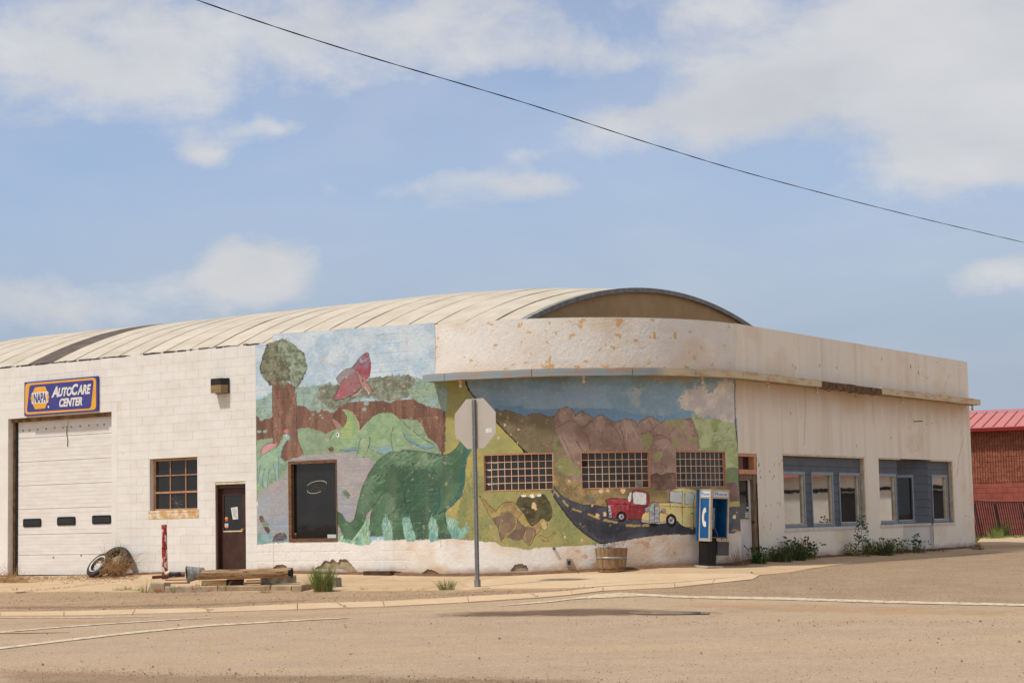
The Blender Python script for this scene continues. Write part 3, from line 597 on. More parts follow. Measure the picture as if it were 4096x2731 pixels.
    g.fill([(412, 390), (520, 375), (620, 380), (705, 388), (730, 300), (790, 268), (860, 265), (930, 280), (980, 310), (998, 360), (995, 660), (800, 662), (690, 650), (560, 632), (475, 635), (440, 620), (430, 460)], RED, M6, c2=(164, 52, 60), s2=.07, jit=.8, sm=False); g.fill([(740, 470), (995, 460), (995, 655), (740, 655)], (124, 42, 48), M6, c2=(140, 40, 46), jit=3, sm=False)
    g.strokes([(420, 395), (700, 400), (720, 540), (480, 560)], 60, 50, 4, (206, 120, 124), M6, ang=(-10, 30), al=.4, seed=22)
    g.fill([(780, 300), (860, 292), (940, 305), (960, 340), (958, 440), (930, 460), (800, 452), (780, 400)], (196, 202, 198), M6, jit=.6); g.fill([(755, 285), (762, 310), (755, 400), (730, 425), (708, 400), (720, 330), (740, 295)], (206, 208, 204), M6, jit=.6)
    for q, cl_ in (([(780, 300), (860, 292), (940, 305), (960, 340), (958, 440), (930, 460), (800, 452), (780, 400)], True), ([(755, 285), (762, 310), (755, 400), (730, 425), (708, 400), (720, 330), (740, 295)], True), ([(412, 390), (520, 375), (620, 380), (705, 388)], False), ([(412, 390), (430, 440), (480, 452), (700, 455)], False), ([(770, 290), (790, 268), (860, 264), (930, 280), (985, 315), (998, 370), (998, 440)], False), ([(735, 450), (730, 560), (735, 655)], False), ([(740, 492), (990, 488)], False), ([(690, 650), (800, 662), (995, 660)], False)): g.line(q, 7, K, M6, closed=cl_)
    g.fill([(440, 470), (470, 470), (490, 560), (494, 632), (450, 630), (442, 560)], (190, 190, 190), M6, c2=(60, 60, 62), s2=.25, jit=.6, sm=False); g.line([(415, 395), (432, 450), (442, 560), (445, 630)], 14, K, M6)
    def wheel(x, y, rx, ry, hub):
        e = lambda a_: [(x+rx*a_*math.cos(t), y+ry*a_*math.sin(t)) for t in np.arange(14)*math.pi/7]
        g.fill(e(1), (24, 22, 24), M6, jit=.5); g.fill(e(hub), (196, 196, 196), M6, c2=(120, 118, 118), s2=.15, jit=.5); g.fill(e(hub*.4), (90, 88, 88), M6, jit=1)
    YC = (206, 176, 100)
    g.fill([(890, 660), (905, 600), (950, 560), (1000, 470), (1060, 430), (1130, 440), (1270, 432), (1272, 300), (1310, 262), (1400, 242), (1500, 250), (1690, 280), (1740, 300), (1745, 765), (1590, 765), (1500, 765), (1420, 730), (1370, 680), (1220, 690), (1130, 710), (1000, 705), (900, 690)], YC, M6, c2=(214, 190, 122), s2=.03, jit=1, sm=False); g.fill([(1450, 620), (1720, 600), (1740, 760), (1500, 760)], (196, 180, 116), M6, jit=10, al=.7)
    for q in ([(1275, 285), (1440, 285), (1445, 300), (1440, 445), (1275, 425), (1268, 360)], [(1480, 295), (1590, 300), (1605, 330), (1590, 455), (1480, 460), (1472, 380)], [(1650, 310), (1720, 305), (1720, 468), (1650, 460)]): g.fill(q, (178, 186, 184), M6, sm=False, jit=.8); g.line(q, 6, K, M6, closed=True, sm=False)
    g.fill([(998, 520), (1010, 470), (1060, 432), (1110, 450), (1134, 520), (1132, 710), (1000, 695)], (170, 176, 178), M6, c2=(130, 136, 140), s2=.2, jit=.6, sm=False)
    for y in range(480, 700, 30): g.line([(1020, y), (1060, y+6), (1120, y)], 4, (70, 72, 76), M6)
    g.line([(1066, 435), (1068, 690)], 7, K, M6); g.line([(998, 690), (998, 520), (1012, 468), (1060, 430), (1112, 450), (1135, 520), (1132, 712)], 7, K, M6)
    for (x, y) in ((967, 528), (1188, 547)):
        g.fill([(x+28*math.cos(t), y+34*math.sin(t)) for t in np.arange(10)*.628], (150, 156, 156), M6, jit=.5); g.line([(x+28*math.cos(t), y+34*math.sin(t)) for t in np.arange(10)*.628], 6, K, M6, closed=True); g.line([(x-28, y), (x+28, y)], 5, K, M6)
    g.fill([(893, 660), (1000, 690), (1130, 705), (1220, 685), (1225, 705), (1130, 720), (1000, 706), (900, 692)], (186, 190, 188), M6, jit=.5, sm=False)
    for q in ([(890, 660), (905, 600), (950, 560), (995, 555)], [(893, 662), (1000, 690), (1130, 704), (1222, 684)], [(900, 694), (1000, 708), (1130, 720), (1220, 708)], [(1070, 430), (1150, 440), (1270, 432), (1440, 448)], [(1140, 478), (1280, 485), (1440, 492), (1720, 490)], [(1275, 435), (1282, 520)], [(1440, 450), (1442, 600), (1440, 720)], [(1596, 470), (1592, 760)], [(1135, 560), (1200, 570), (1245, 600)], [(1370, 680), (1430, 735), (1500, 765), (1720, 762)], [(1270, 430), (1272, 300), (1310, 262), (1400, 243)]): g.line(q, 6, K, M6)
    g.line([(1562, 580), (1590, 580)], 9, (60, 66, 60), M6)
    wheel(624, 622, 68, 74, .5); wheel(1292, 672, 72, 88, .55); g.fill([(1010, 706), (1110, 718), (1100, 745), (1050, 755), (1010, 735)], (22, 20, 22), M6, jit=.6)
    # sauropod in the middle
    G1 = (84, 119, 84)
    saur = [(905, 690), (960, 720), (1000, 790), (1050, 812), (1090, 770), (1110, 680), (1130, 590), (1170, 450), (1240, 300), (1330, 170), (1430, 95), (1540, 65), (1650, 50), (1760, 60), (1860, 76), (1970, 96), (2050, 100), (2110, 70), (2160, 20), (2200, -40), (2260, -130), (2400, -260), (2330, 30), (2270, 140), (2255, 250), (2235, 450), (2190, 560), (2120, 632), (2050, 680), (2040, 720), (2060, 850), (2112, 972), (1960, 980), (1960, 850), (1900, 740), (1870, 850), (1870, 972), (1730, 990), (1700, 880), (1660, 760), (1590, 780), (1600, 880), (1625, 985), (1480, 990), (1480, 850), (1440, 770), (1400, 760), (1380, 850), (1390, 960), (1258, 960), (1250, 850), (1260, 720), (1280, 650), (1220, 720), (1180, 830), (1110, 930), (1060, 992), (990, 972), (950, 880), (905, 820)]
    grs = (128, 176, 148)
    low = [(920, 900), (960, 960), (1060, 960), (1200, 790), (1250, 790), (1250, 960), (1280, 1000), (1250, 1040), (1130, 1050), (1060, 1030), (920, 1005)]
    g.fill(low, (120, 176, 156), M2, c2=(160, 198, 160), s2=.06, jit=4, sm=False); g.strokes(low, 70, 90, 6, (60, 120, 110), M2, ang=(60, 115), al=.6, seed=23); g.strokes(low, 40, 90, 6, (196, 214, 150), M2, ang=(60, 115), al=.6, seed=24)
    i = g.fill(saur, G1, M2, c2=(66, 100, 72), s2=.02, jit=1.2, sm=False)
    g.fill([(1380, 300), (1560, 200), (1900, 260), (1960, 560), (1800, 900), (1600, 760), (1450, 560)], (56, 84, 60), M2, jit=40, al=.55); g.fill([(1560, 260), (1750, 300), (1720, 640), (1600, 640), (1560, 460)], (50, 82, 60), M2, jit=30, al=.7); g.fill([(1650, 300), (1950, 300), (1960, 650), (1800, 880), (1650, 700)], (58, 96, 74), M2, jit=25, al=.55)
    g.fill([(1400, 140), (1560, 80), (1800, 80), (2000, 130), (1900, 190), (1650, 150), (1450, 190)], (120, 150, 118), M2, jit=22, al=.75, c2=G1)
    g.strokes([(1450, 130), (2150, 130), (2160, 220), (1500, 220)], 20, 80, 10, (150, 172, 146), M2, ang=(0, 40), al=.35, seed=25)
    g.fill([(1340, 500), (1480, 520), (1530, 640), (1450, 740), (1400, 720), (1430, 600)], (104, 138, 108), M2, jit=22, al=.4); g.fill([(1180, 470), (1260, 320), (1330, 330), (1250, 560), (1160, 700), (1120, 720)], (104, 138, 108), M2, jit=18, al=.4)
    g.fill([(2300, -20), (2262, 160), (2250, 260), (2235, 450), (2190, 560), (2050, 680), (1960, 720), (2100, 600), (2180, 460), (2215, 200), (2240, 20)], (42, 98, 94), M2, jit=8, al=.75)
    g.fill([(1950, 480), (1990, 560), (1960, 680), (1900, 740), (1930, 620)], (46, 98, 98), M2, jit=6, al=.6)
    gd = (26, 46, 44)
    for q in ([(1050, 812), (1090, 770), (1110, 680), (1130, 590), (1170, 450), (1240, 300), (1330, 170), (1430, 95), (1540, 65), (1650, 50), (1860, 76), (2050, 100), (2110, 70), (2160, 20), (2210, -50)], [(905, 690), (960, 720), (1000, 790), (1050, 812)], [(1640, 430), (1615, 520), (1630, 650), (1650, 750)], [(1970, 420), (1990, 540), (1970, 660), (1920, 730), (1880, 750)], [(1540, 610), (1520, 680), (1450, 735), (1420, 750)], [(1440, 760), (1500, 790), (1580, 790)], [(1280, 650), (1220, 720), (1180, 830), (1110, 930), (1060, 992)], [(950, 880), (990, 972), (1040, 995)], [(1250, 960), (1250, 850), (1262, 720)], [(1900, 735), (2000, 700), (2050, 680), (2120, 632)], [(2040, 690), (2045, 800), (2080, 900), (2112, 972)], [(1700, 880), (1730, 985), (1870, 972)], [(1390, 500), (1330, 580), (1280, 650)], [(1920, 970), (2112, 972)]):
        g.line(q, 6, gd, M2, al=.85)
    for q in ([(1400, 765), (1440, 770), (1480, 850), (1480, 990), (1400, 985), (1380, 850)], [(1590, 780), (1660, 758), (1700, 880), (1735, 985), (1660, 1010), (1630, 985)], [(1900, 742), (1960, 850), (1960, 985), (1885, 1010), (1868, 850)], [(2048, 705), (2080, 760), (2170, 790), (2180, 870), (2285, 850), (2240, 960), (2150, 985), (2112, 972), (2062, 850)]):
        g.fill(q, grs, M2, c2=(110, 164, 158), s2=.06, jit=3); g.strokes(q, 26, 70, 6, (70, 130, 126), M2, ang=(60, 120), al=.7, seed=26); g.strokes(q, 18, 70, 6, (196, 222, 196), M2, ang=(60, 120), al=.6, seed=27)
    g.strokes([(1260, 970), (1390, 970), (1390, 1000), (1260, 1000)], 50, 40, 6, (140, 180, 206), M2, ang=(40, 140), al=.8, seed=28); g.strokes([(1740, 970), (1870, 965), (1870, 995), (1740, 995)], 30, 50, 5, (40, 70, 84), M2, ang=(60, 120), al=.7, seed=29); g.strokes([(1960, 950), (2110, 950), (2110, 985), (1960, 985)], 36, 50, 5, (40, 64, 80), M2, ang=(50, 130), al=.8, seed=30)
    # small log, mouse, turtle-like pebble, leaf
    g.line([(115, 760), (150, 830), (190, 895)], 44, (104, 72, 60), M2); g.line([(118, 765), (145, 810)], 8, (150, 118, 100), M2); g.fill([(120, 815), (165, 795), (200, 820), (190, 850), (140, 850)], (124, 146, 122), M2, jit=1)
    g.fill([(235, 1000), (265, 940), (310, 915), (345, 925), (352, 905), (370, 925), (390, 965), (370, 985), (320, 1000)], (88, 76, 82), M2, c2=(120, 106, 110), s2=.2, jit=.6); g.line([(235, 1000), (265, 940), (310, 915), (350, 925), (388, 965)], 4, (44, 38, 42), M2)
    g.fill([(962, 490), (1000, 465), (1045, 520), (1040, 555), (1005, 548)], (112, 136, 98), M2, c2=(90, 110, 84), s2=.2, jit=.6); g.fill([(925, 430), (960, 450), (1010, 560), (960, 540)], (140, 150, 140), M2, jit=8, al=.5)
    g.strokes(saur, 150, 60, 9, (104, 140, 104), M2, ang=(20, 70), al=.35, seed=41); g.strokes([(1180, 420), (1500, 90), (2050, 110), (1900, 240), (1500, 260), (1250, 520)], 70, 90, 12, (132, 160, 124), M2, ang=(15, 60), al=.4, seed=42)
    for q in ([(1470, 560), (1560, 530), (1560, 640), (1480, 660)], [(1960, 650), (2040, 630), (2080, 760), (1980, 820)], [(1700, 620), (1770, 600), (1800, 660), (1730, 690)], [(2330, 700), (2420, 690), (2460, 820), (2380, 860)]): g.fill(q, (170, 144, 126), M3, jit=20, al=.5)
    for q in ([(930, 700), (1000, 660), (1010, 760), (940, 780)], [(1120, 930), (1240, 960), (1260, 1050), (1120, 1060)], [(1440, 720), (1540, 700), (1600, 860), (1480, 900)]): g.fill(q, (168, 142, 128), M5, jit=20, al=.5)
    # heavy black outline between the two scenes and the right hand border
    g.line(tf([(205, 120), (225, 200), (250, 262), (300, 330), (350, 382), (500, 550), (660, 735), (860, 940), (1000, 1080), (1040, 1108)], M3), 5.5, (22, 24, 24)); g.fill([(960, 1060), (990, 1075), (1055, 1112), (990, 1112)], (22, 24, 24), M3, sm=False, jit=.5)
    g.line([(2147, 130), (2148, 500), (2160, 760), (2180, 960), (2195, 1110), (2200, 1560)], 11, (34, 38, 42), M5, jit=.6); g.line([(2202, 0), (2215, 200), (2222, 480)], 8, (60, 64, 66), M6, jit=.5)
    # lettering left of the door
    for k_, q in enumerate(([(2110, 800), (2115, 812)], [(2122, 792), (2123, 812), (2130, 812)], [(2142, 792), (2142, 812)], [(2142, 793), (2152, 793)], [(2156, 797), (2158, 810), (2164, 797)], [(2168, 797), (2168, 811), (2175, 811)], [(2180, 797), (2186, 803), (2180, 811)])): g.line(q, 5.5, (190, 166, 110), M6, jit=0, sm=False)
    g.fill([(2150, 828), (2225, 820), (2228, 850), (2150, 850)], (186, 152, 92), M6, jit=4)
    # peeled spots
    PE = (218, 178, 130)
    for m_, sp in ((M4, [(1125, 480, 42), (1150, 515, 26), (1980, 605, 30), (2078, 590, 26), (1542, 900, 20), (1770, 935, 16), (2020, 275, 34), (2125, 270, 24), (2310, 270, 30), (1910, 470, 15), (1600, 145, 16)]), (M6, [(355, 270, 34), (440, 270, 24), (640, 265, 40), (1500, 285, 26), (1550, 440, 26), (1620, 440, 18), (893, 362, 18), (2145, 630, 26), (2175, 570, 9), (232, 472, 14), (92, 935, 16), (965, 1025, 12)]), (M3, [(735, 730, 20), (918, 795, 16), (820, 860, 10), (650, 905, 18), (905, 972, 12)]), (M1, [(762, 420, 18), (845, 462, 13), (1638, 238, 15), (1418, 190, 14), (1380, 502, 12)])):
        for (x, y, r_) in sp: g.fill([(x+r_*(.7+.6*vn(np.array([k_*1.7+x]), np.array([y]))[0])*math.cos(k_*.785)*.8, y+r_*(.6+.8*vn(np.array([k_*2.3+y]), np.array([x]))[0])*math.sin(k_*.785)) for k_ in range(8)], PE, m_, jit=2, sv=.05)
    g.lift = None
    # unpainted plinth below the ragged lower edge of the picture
    low = tf([(60, 1040), (240, 1022), (400, 1012), (920, 1003), (1060, 1030), (1130, 1050), (1250, 1040), (1280, 1000), (1480, 990), (1660, 1012), (1900, 1015), (2000, 985), (2120, 975), (2240, 990), (2330, 995)], M2)+tf([(180, 930), (330, 942), (440, 960), (620, 965), (690, 1025), (850, 1030), (1070, 1075), (1130, 1040), (1400, 1030), (1700, 1015)], M4)+tf([(350, 992), (480, 976), (700, 942), (1000, 890), (1200, 870), (1720, 864), (2150, 850), (2262, 846)], M6)
    i = g.inside(low+[(3010, 2500), (1000, 2500)], 2.2)
    keep = Sheet.__new__(Sheet); keep.__dict__.update(g.__dict__); keep.col = g.col.copy(); whitebase(keep, 1, .35)
    par_ = keep.col.copy()
    a = sstep(.42, .72, fbm(g.S*1.6, g.Z*2.2, 5, 21))*.5*sstep(1480, 1650, g.px); keep.col = keep.col*(1-a[:, None])+lin((205, 164, 112))[None, :]*a[:, None]
    b = sstep(.66, .72, fbm(g.S*6, g.Z*7, 4, 33))*.6*sstep(2200, 2300, g.px); keep.col = keep.col*(1-b[:, None])+lin((196, 142, 100))[None, :]*b[:, None]
    g.col[i] = keep.col[i]
    # parapet above the ledge: cream with peeled ochre spots
    j = np.nonzero((g.S > -.07) & (g.Z > 4.6))[0]
    c = par_[j]*.99; st = sstep(.5, .75, fbm(g.S[j]*1.2, g.Z[j]*1.6, 4, 41))*.2; c = c*(1-st[:, None])+lin((214, 190, 152))[None, :]*st[:, None]
    low_ = sstep(5.1, 4.65, g.Z[j]+.25*(fbm(g.S[j]*2, g.Z[j], 3, 42)-.5))*.28; c = c*(1-low_[:, None])+lin((206, 160, 106))[None, :]*low_[:, None]
    rg = np.exp(-((g.px[j]-2380)/300)**2); pe = sstep(.682, .695, fbm(g.S[j]*7.5, g.Z[j]*9, 4, 43)+.09*(rg-1)); c = c*(1-pe[:, None])+lin((212, 172, 118))[None, :]*pe[:, None]
    crk = np.abs(fbm(g.S[j]*1.1, g.Z[j]*1.1, 4, 44)-.5) < .0011; c[crk] *= .8
    g.col[j] = c
    # hairline cracks and relief, wear of the paint
    pz = (g.Z < 4.55) | (g.S < -.07)
    wn_ = sstep(.74, .80, fbm(g.S*11, g.Z*13, 4, 90))*.35*pz; g.col[:] = g.col*(1-wn_[:, None])+lin((212, 190, 158))[None, :]*wn_[:, None]
    g.col *= (1+.16*(fbm(g.S*3.1, g.Z*2.2, 5, 91)-.5)+.10*(fbm(g.S*40, g.Z*40, 2, 92)-.5))[:, None]
    drip = sstep(.56, .74, fbm(g.S*6, g.Z*.5, 4, 93))*.08*pz; g.col[:] = g.col*(1-drip[:, None])+lin((168, 150, 122))[None, :]*drip[:, None]
    for q in ([(1764, 2190), (1757, 1900), (1753, 1548)], [(1738, 1300), (1742, 1400), (1740, 1480)]): g.line(q, 2., (84, 82, 74), al=.7)
    g.line([(1090, 1340), (1092, 1500)], 1.6, (120, 120, 116), al=.5); g.line([(1093, 2168), (1096, 2290)], 2, (150, 120, 92), al=.6)
    for y0 in (1352, 1437, 1700, 1850, 2010): g.line([(1040, y0), (1300, y0-8), (1730, y0-20)], 1.3, (110, 120, 118), al=.22, brk=.5)
    g.off[:] = .006*(fbm(g.S*14, g.Z*14, 4, 50)-.5)+.004*(fbm(g.S*45, g.Z*45, 2, 51)-.5)
    cz_ = np.abs(((5.492-g.Z)/.2032+.5) % 1-.5)*.2032; cs_ = np.abs((((g.S+6.717)/.4064+.5*(np.floor((5.492-g.Z)/.2032) % 2))+.5) % 1-.5)*.4064
    gr_ = sstep(.018, .0, np.minimum(cz_, cs_))*sstep(.35, .6, fbm(g.S*1.2, g.Z*1.2, 3, 95))*(g.S < -.02); g.off -= .004*gr_; g.col *= (1-.07*gr_)[:, None]
# ------------------------------------------------------------------ materials used by the building
m_white = mat('white_block_paint', (227, 223, 215), (220, 214, 203), 1.6, .85, .004, 55, c3=(206, 178, 136), s3=2.2, t3=(.60, .86), vary=.012, stretch=(1, 1, 1.6))
m_mortar = mat('painted_mortar', (221, 214, 201), (210, 199, 180), 6, .9, .003, 60)
m_parge = mat('white_render', (228, 224, 216), (221, 215, 205), 1.2, .85, .003, 40, c3=(208, 184, 146), s3=2., t3=(.62, .85))
m_mural = mat('mural_paint', (200, 200, 200), rough=.8, bump=.004, bscale=42, attr='Col')
m_rwall = mat('weathered_stucco', (200, 200, 200), rough=.85, bump=.003, bscale=45, attr='Col')
m_ledge = mat('weathered_ledge', (200, 200, 200), rough=.85, bump=.004, bscale=40, attr='Col')
m_core = mat('bare_block', (178, 160, 132), (146, 122, 94), 5, .95, .01, 30)
m_doorw = mat('white_door_steel', (226, 222, 214), (219, 212, 202), 2, .5, .0, c3=(206, 176, 130), s3=1.4, t3=(.66, .85), stretch=(1, 1, 4))
m_black = mat('black_rubber', (18, 17, 18), (30, 28, 27), 20, .6)
m_wood = mat('weathered_wood', (126, 92, 62), (88, 62, 42), 6, .85, .004, 50, stretch=(1, 1, 8))
m_woodh = mat('weathered_lintel_wood', (140, 110, 80), (92, 68, 46), 5, .85, .004, 50)
m_salmon = mat('salmon_paint', (212, 152, 116), (196, 136, 102), 8, .7, .002, 60, c3=(150, 110, 84), s3=14)
m_brown = mat('brown_door_paint', (72, 46, 36), (60, 38, 31), 5, .45, .001, 60, c3=(150, 140, 118), s3=26, t3=(.72, .76))
m_metal = mat('galvanised_steel', (164, 162, 156), (132, 130, 126), 14, .45, .001, 60, metal=.35)
m_dglass = glassmat('dark_window_glass', (22, 21, 20), 1.0, .03)
m_sglass = glassmat('shop_window_glass', (30, 28, 26), 4.2, .02)
m_iron = mat('dark_bronze_metal', (36, 32, 28), (48, 42, 36), 10, .5)
m_cream = mat('cream_trim', (220, 206, 178), (200, 178, 144), 7, .75, .002, 50)
m_bluegrey = mat('blue_grey_siding', (95, 101, 109), (86, 92, 100), 3, .7, .001, 60, vary=.03)
m_bluetrim = mat('pale_blue_trim', (143, 153, 161), (130, 141, 150), 5, .6)
m_roof = mat('cream_roof_coating', (196, 185, 165), (184, 171, 150), 1.5, .85, .003, 30, c3=(166, 146, 120), s3=3., t3=(.7, .82), vary=.03)
m_roofd = mat('bare_roof_felt', (104, 92, 82), (84, 73, 64), 3, .9, .004, 40)
m_gable = mat('tan_stucco', (182, 150, 110), (170, 138, 98), 1.3, .9, .004, 40, c3=(126, 98, 68), s3=4, t3=(.6, .8))
m_lead = mat('grey_roof_edge_metal', (142, 138, 132), (118, 114, 110), 5, .7)
m_soil = mat('dirt', (122, 90, 62), (98, 70, 48), 6, .95, .012, 35)
m_glassb = glassmat('glass_block', (34, 32, 30), 1.0, .08)
m_paper = mat('paper', (222, 220, 214), (206, 202, 192), 14, .8)
m_bulb = mat('bulb_glass', (206, 200, 186), (190, 182, 164), 10, .15, spec=.6)
def flat(nm, c, rough=.5): return mat(nm, c, [max(0, v-8) for v in c], 9, rough)
def wpoly(mb, pts, o0, o1):
    """prism outlined in (s,z) standing off the wall"""
    return mb.prism(pts, lambda a, b: wp(a, b, o1), lambda a, b: wp(a, b, o0))
def rrect(a0, a1, b0, b1, r, k=4):
    o = []
    for (cx, cy, t0) in ((a1-r, b1-r, 0), (a0+r, b1-r, 90), (a0+r, b0+r, 180), (a1-r, b0+r, 270)):
        for i in range(k+1):
            t = math.radians(t0+90*i/k); o.append((cx+r*math.cos(t), cy+r*math.sin(t)))
    return o
def textmb(s, box, f, bold=.0, shear=0., depth=.004, spacing=1.):
    """lettering fitted into box=(a0,a1,b0,b1); f(a,b,d) places it"""
    cu = bpy.data.curves.new('t', 'FONT'); cu.body = s; cu.offset = bold; cu.shear = shear; cu.extrude = .02; cu.space_character = spacing; cu.resolution_u = 3
    o = bpy.data.objects.new('t', cu); col.objects.link(o); dg = bpy.context.evaluated_depsgraph_get()
    me = bpy.data.meshes.new_from_object(o.evaluated_get(dg)); v = np.array([p.co[:] for p in me.vertices])
    mb = MB(); mn = v.min(0); mx_ = v.max(0)
    a = box[0]+(v[:, 0]-mn[0])/(mx_[0]-mn[0])*(box[1]-box[0]); b = box[2]+(v[:, 1]-mn[1])/(mx_[1]-mn[1])*(box[3]-box[2])
    mb.add([f(a[i], b[i], depth if v[i, 2] > 0 else 0.) for i in range(len(v))], [tuple(p.vertices) for p in me.polygons])
    bpy.data.objects.remove(o); bpy.data.curves.remove(cu); bpy.data.meshes.remove(me); return mb
def rect_sub(r, holes):
    out = [r]
    for h in holes:
        nx = []
        for (a0, a1, b0, b1) in out:
            if h[1] <= a0 or h[0] >= a1 or h[3] <= b0 or h[2] >= b1: nx.append((a0, a1, b0, b1)); continue
            if h[0] > a0: nx.append((a0, h[0], b0, b1))
            if h[1] < a1: nx.append((h[1], a1, b0, b1))
            c0, c1 = max(a0, h[0]), min(a1, h[1])
            if h[2] > b0: nx.append((c0, c1, b0, h[2]))
            if h[3] < b1: nx.append((c0, c1, h[3], b1))
        out = nx
    return out
def zr(r): return r+EYE

bld = thing('garage_building', 'white garage with dinosaur mural, rounded corner and cream barrel roof', 'building', wp(0, .45, 0))
OFF = root_loc(bld)
# ---- concrete block wall, every block its own piece
GAR = (-13.47, -9.79, -1, zr(2.853)); WIN = (-8.54, -6.97, 2.0, 3.257); DOR = (-6.42, -5.49, -1, 2.647)
HOLES = [GAR, WIN, DOR]; SL, SR = -24., -5.15; ZT = 5.766; zl0 = 5.492; CH = .2032; BLK = .4064
mb = MB()
for r in rect_sub((SL, SR, .1, ZT-.004), HOLES): mb.wbox(*r, -.25, -.0045)
bw = obj('block_wall', mb, m_mortar, bld)
PAR = [(-9.79, -9.60, -1, 4.68), (-13.85, -13.47, -1, 4.68), (-13.85, -9.45, zr(2.853), 4.882)]
mb = MB()
for r in PAR[:2]+[(-13.85, -9.45, 4.684, 4.882), (-13.47, -9.79, zr(2.853), 4.682)]: mb.wbox(r[0]+.001, r[1]-.001, max(.1, r[2])+.001, r[3]-.001, -.2, .0)
obj('smooth_render', mb, m_parge, bw)
cube = MB().box(-.5, .5, -.5, .5, -.5, .5)
proto = None; blocks = []
angL = math.atan2(u[1], u[0])
for k in range(-1, 27):
    z1 = ZT if k < 0 else zl0-CH*k; z0 = zl0-CH*(k+1)
    ph = -6.717+(.2032 if k % 2 else 0)
    j0 = int(math.floor((SL-ph)/BLK)); cuts = [ph+j*BLK for j in range(j0, j0+60) if SL < ph+j*BLK < SR]
    if k == 10: cuts = [c for c in cuts if not (-8.95 < c < -6.6)]
    if k == 13: cuts = [c for c in cuts if not (-6.85 < c < -5.2)]
    cuts = [c for c in cuts if not (-9.62 < c < -8.98)]+([-9.60, -9.144] if z1 < 4.7 else [])
    cuts = sorted([SL]+cuts+[SR])
    for a, b in zip(cuts[:-1], cuts[1:]):
        for (r0, r1, q0, q1) in rect_sub((a, b, z0, z1), HOLES+PAR):
            if r1-r0 > .03 and q1-q0 > .03: blocks.append((r0, r1, q0, q1))
blocks.sort(key=lambda b: -b[1])
rest = MB()
for i, (r0, r1, q0, q1) in enumerate(blocks):
    g = .0022; o1 = rnd.uniform(-.001, .0015); w, h = r1-r0-2*g, q1-q0-2*g
    if i < 300 and r1 > -14.3:
        if proto is None:
            proto = obj('block', cube, m_white, bw, loc=(0, 0, 0)); o = proto
        else: o = copyobj(proto, bw)
        o.location = wp((r0+r1)/2, (q0+q1)/2, o1-.04)-OFF; o.rotation_euler = (0, 0, angL); o.scale = (w, .08, h)
    else: rest.wbox(r0+g, r1-g, q0+g, q1-g, -.08, o1)
obj('block_courses', rest, m_white, bw, kind='stuff')
mb = MB()
for i in range(70):
    s0 = rnd.uniform(-14.5, -5.2); l = rnd.uniform(.04, .32); hgt = rnd.uniform(.008, .03)
    mb.wbox(s0, s0+l, ZT-rnd.uniform(0, .02), ZT+hgt, -.18, rnd.uniform(.002, .006))
obj('tar_edge', mb, mat('roof_tar', (52, 48, 46), (80, 74, 70), 9, .8), bw, kind='stuff')
# ---- sectional garage door
gd = MB(); OD = -.20
gd.wbox(-13.60, -13.472, .3, 4.45, -.34, -.012); gd.wbox(-9.788, -9.70, .3, 4.45, -.34, -.012)
gdo = obj('garage_door', gd, m_parge, bld)
mb = MB(); mb.wbox(-13.468, -13.39, .3, 4.36, -.2, -.165); mb.wbox(-13.468, -9.79, 4.36, 4.452, -.22, -.10); obj('door_frame', mb, m_woodh, gdo)
mb = MB(); mb.wbox(-13.388, -13.32, .4, 4.358, -.2, -.172); mb.wbox(-13.4, -9.72, .40, .515, OD-.03, OD-.012); obj('rubber_seal', mb, m_black, gdo)
bnd = [4.39]+[onwall(262, y, OD)[1] for y in (1742, 1839, 1935, 2031, 2134, 2217)]+[.525]
for k in range(7):
    z1, z0 = bnd[k]-.004, bnd[k+1]+.004; mb = MB(); nr = 2 if k == 0 else 6
    mb.wbox(-13.335, -9.70, z0, z1, OD-.04, OD-.005)
    for j in range(nr):
        a = z0+(z1-z0)*j/nr; b = z0+(z1-z0)*(j+1)/nr; mb.wbox(-13.335, -9.70, a+.0016, b-.0016, OD-.02, OD+(.002 if j % 2 else 0))
    obj('section', mb, m_doorw, gdo)
for (x0, x1, y0, y1) in ((94, 166, 2077, 2103), (230, 303, 2070, 2096), (370, 445, 2063, 2091)):
    a0 = onwall(x0, (y0+y1)/2, OD)[0]; a1 = onwall(x1, (y0+y1)/2, OD)[0]; zc = onwall((x0+x1)/2, (y0+y1)/2, OD)[1]; h = .105
    mb = MB(); wpoly(mb, rrect(a0, a1, zc-h, zc+h, .045), OD-.01, OD+.018); w_ = obj('door_window', mb, m_black, gdo)
    mb = MB(); wpoly(mb, rrect(a0+.04, a1-.04, zc-h+.04, zc+h-.04, .025), OD, OD+.021); obj('window_pane', mb, m_dglass, gdo)
for x, y in [(93, 1722), (118, 1721), (151, 1718), (185, 1714), (219, 1711), (252, 1710), (286, 1707), (321, 1704), (356, 1701), (390, 1699), (417, 1697), (214, 2228), (325, 2220)]:
    s_, z_ = onwall(x, y, OD); mb = MB(); wpoly(mb, [(s_+.028*math.cos(t), z_+.028*math.sin(t)) for t in np.arange(10)*.628], OD, OD+.008); obj('bolt_washer', mb, m_metal, gdo)
mb = MB(); s_, z_ = onwall(266, 1690, OD); mb.wbox(s_-.07, s_+.06, 4.20, 4.36, OD, OD+.03); obj('latch_plate', mb, m_doorw, gdo)
mb = MB(); mb.tube([wp(s_+.05, 4.2, OD+.03), wp(s_+.02, 4.0, OD+.015), wp(s_+.06, 3.86, OD+.02), wp(s_+.05, 3.68, OD+.012)], .008, 5); obj('pull_cord', mb, m_black, gdo)
m_munt = mat('dull_salmon_bars', (184, 138, 104), (164, 120, 90), 8, .8)
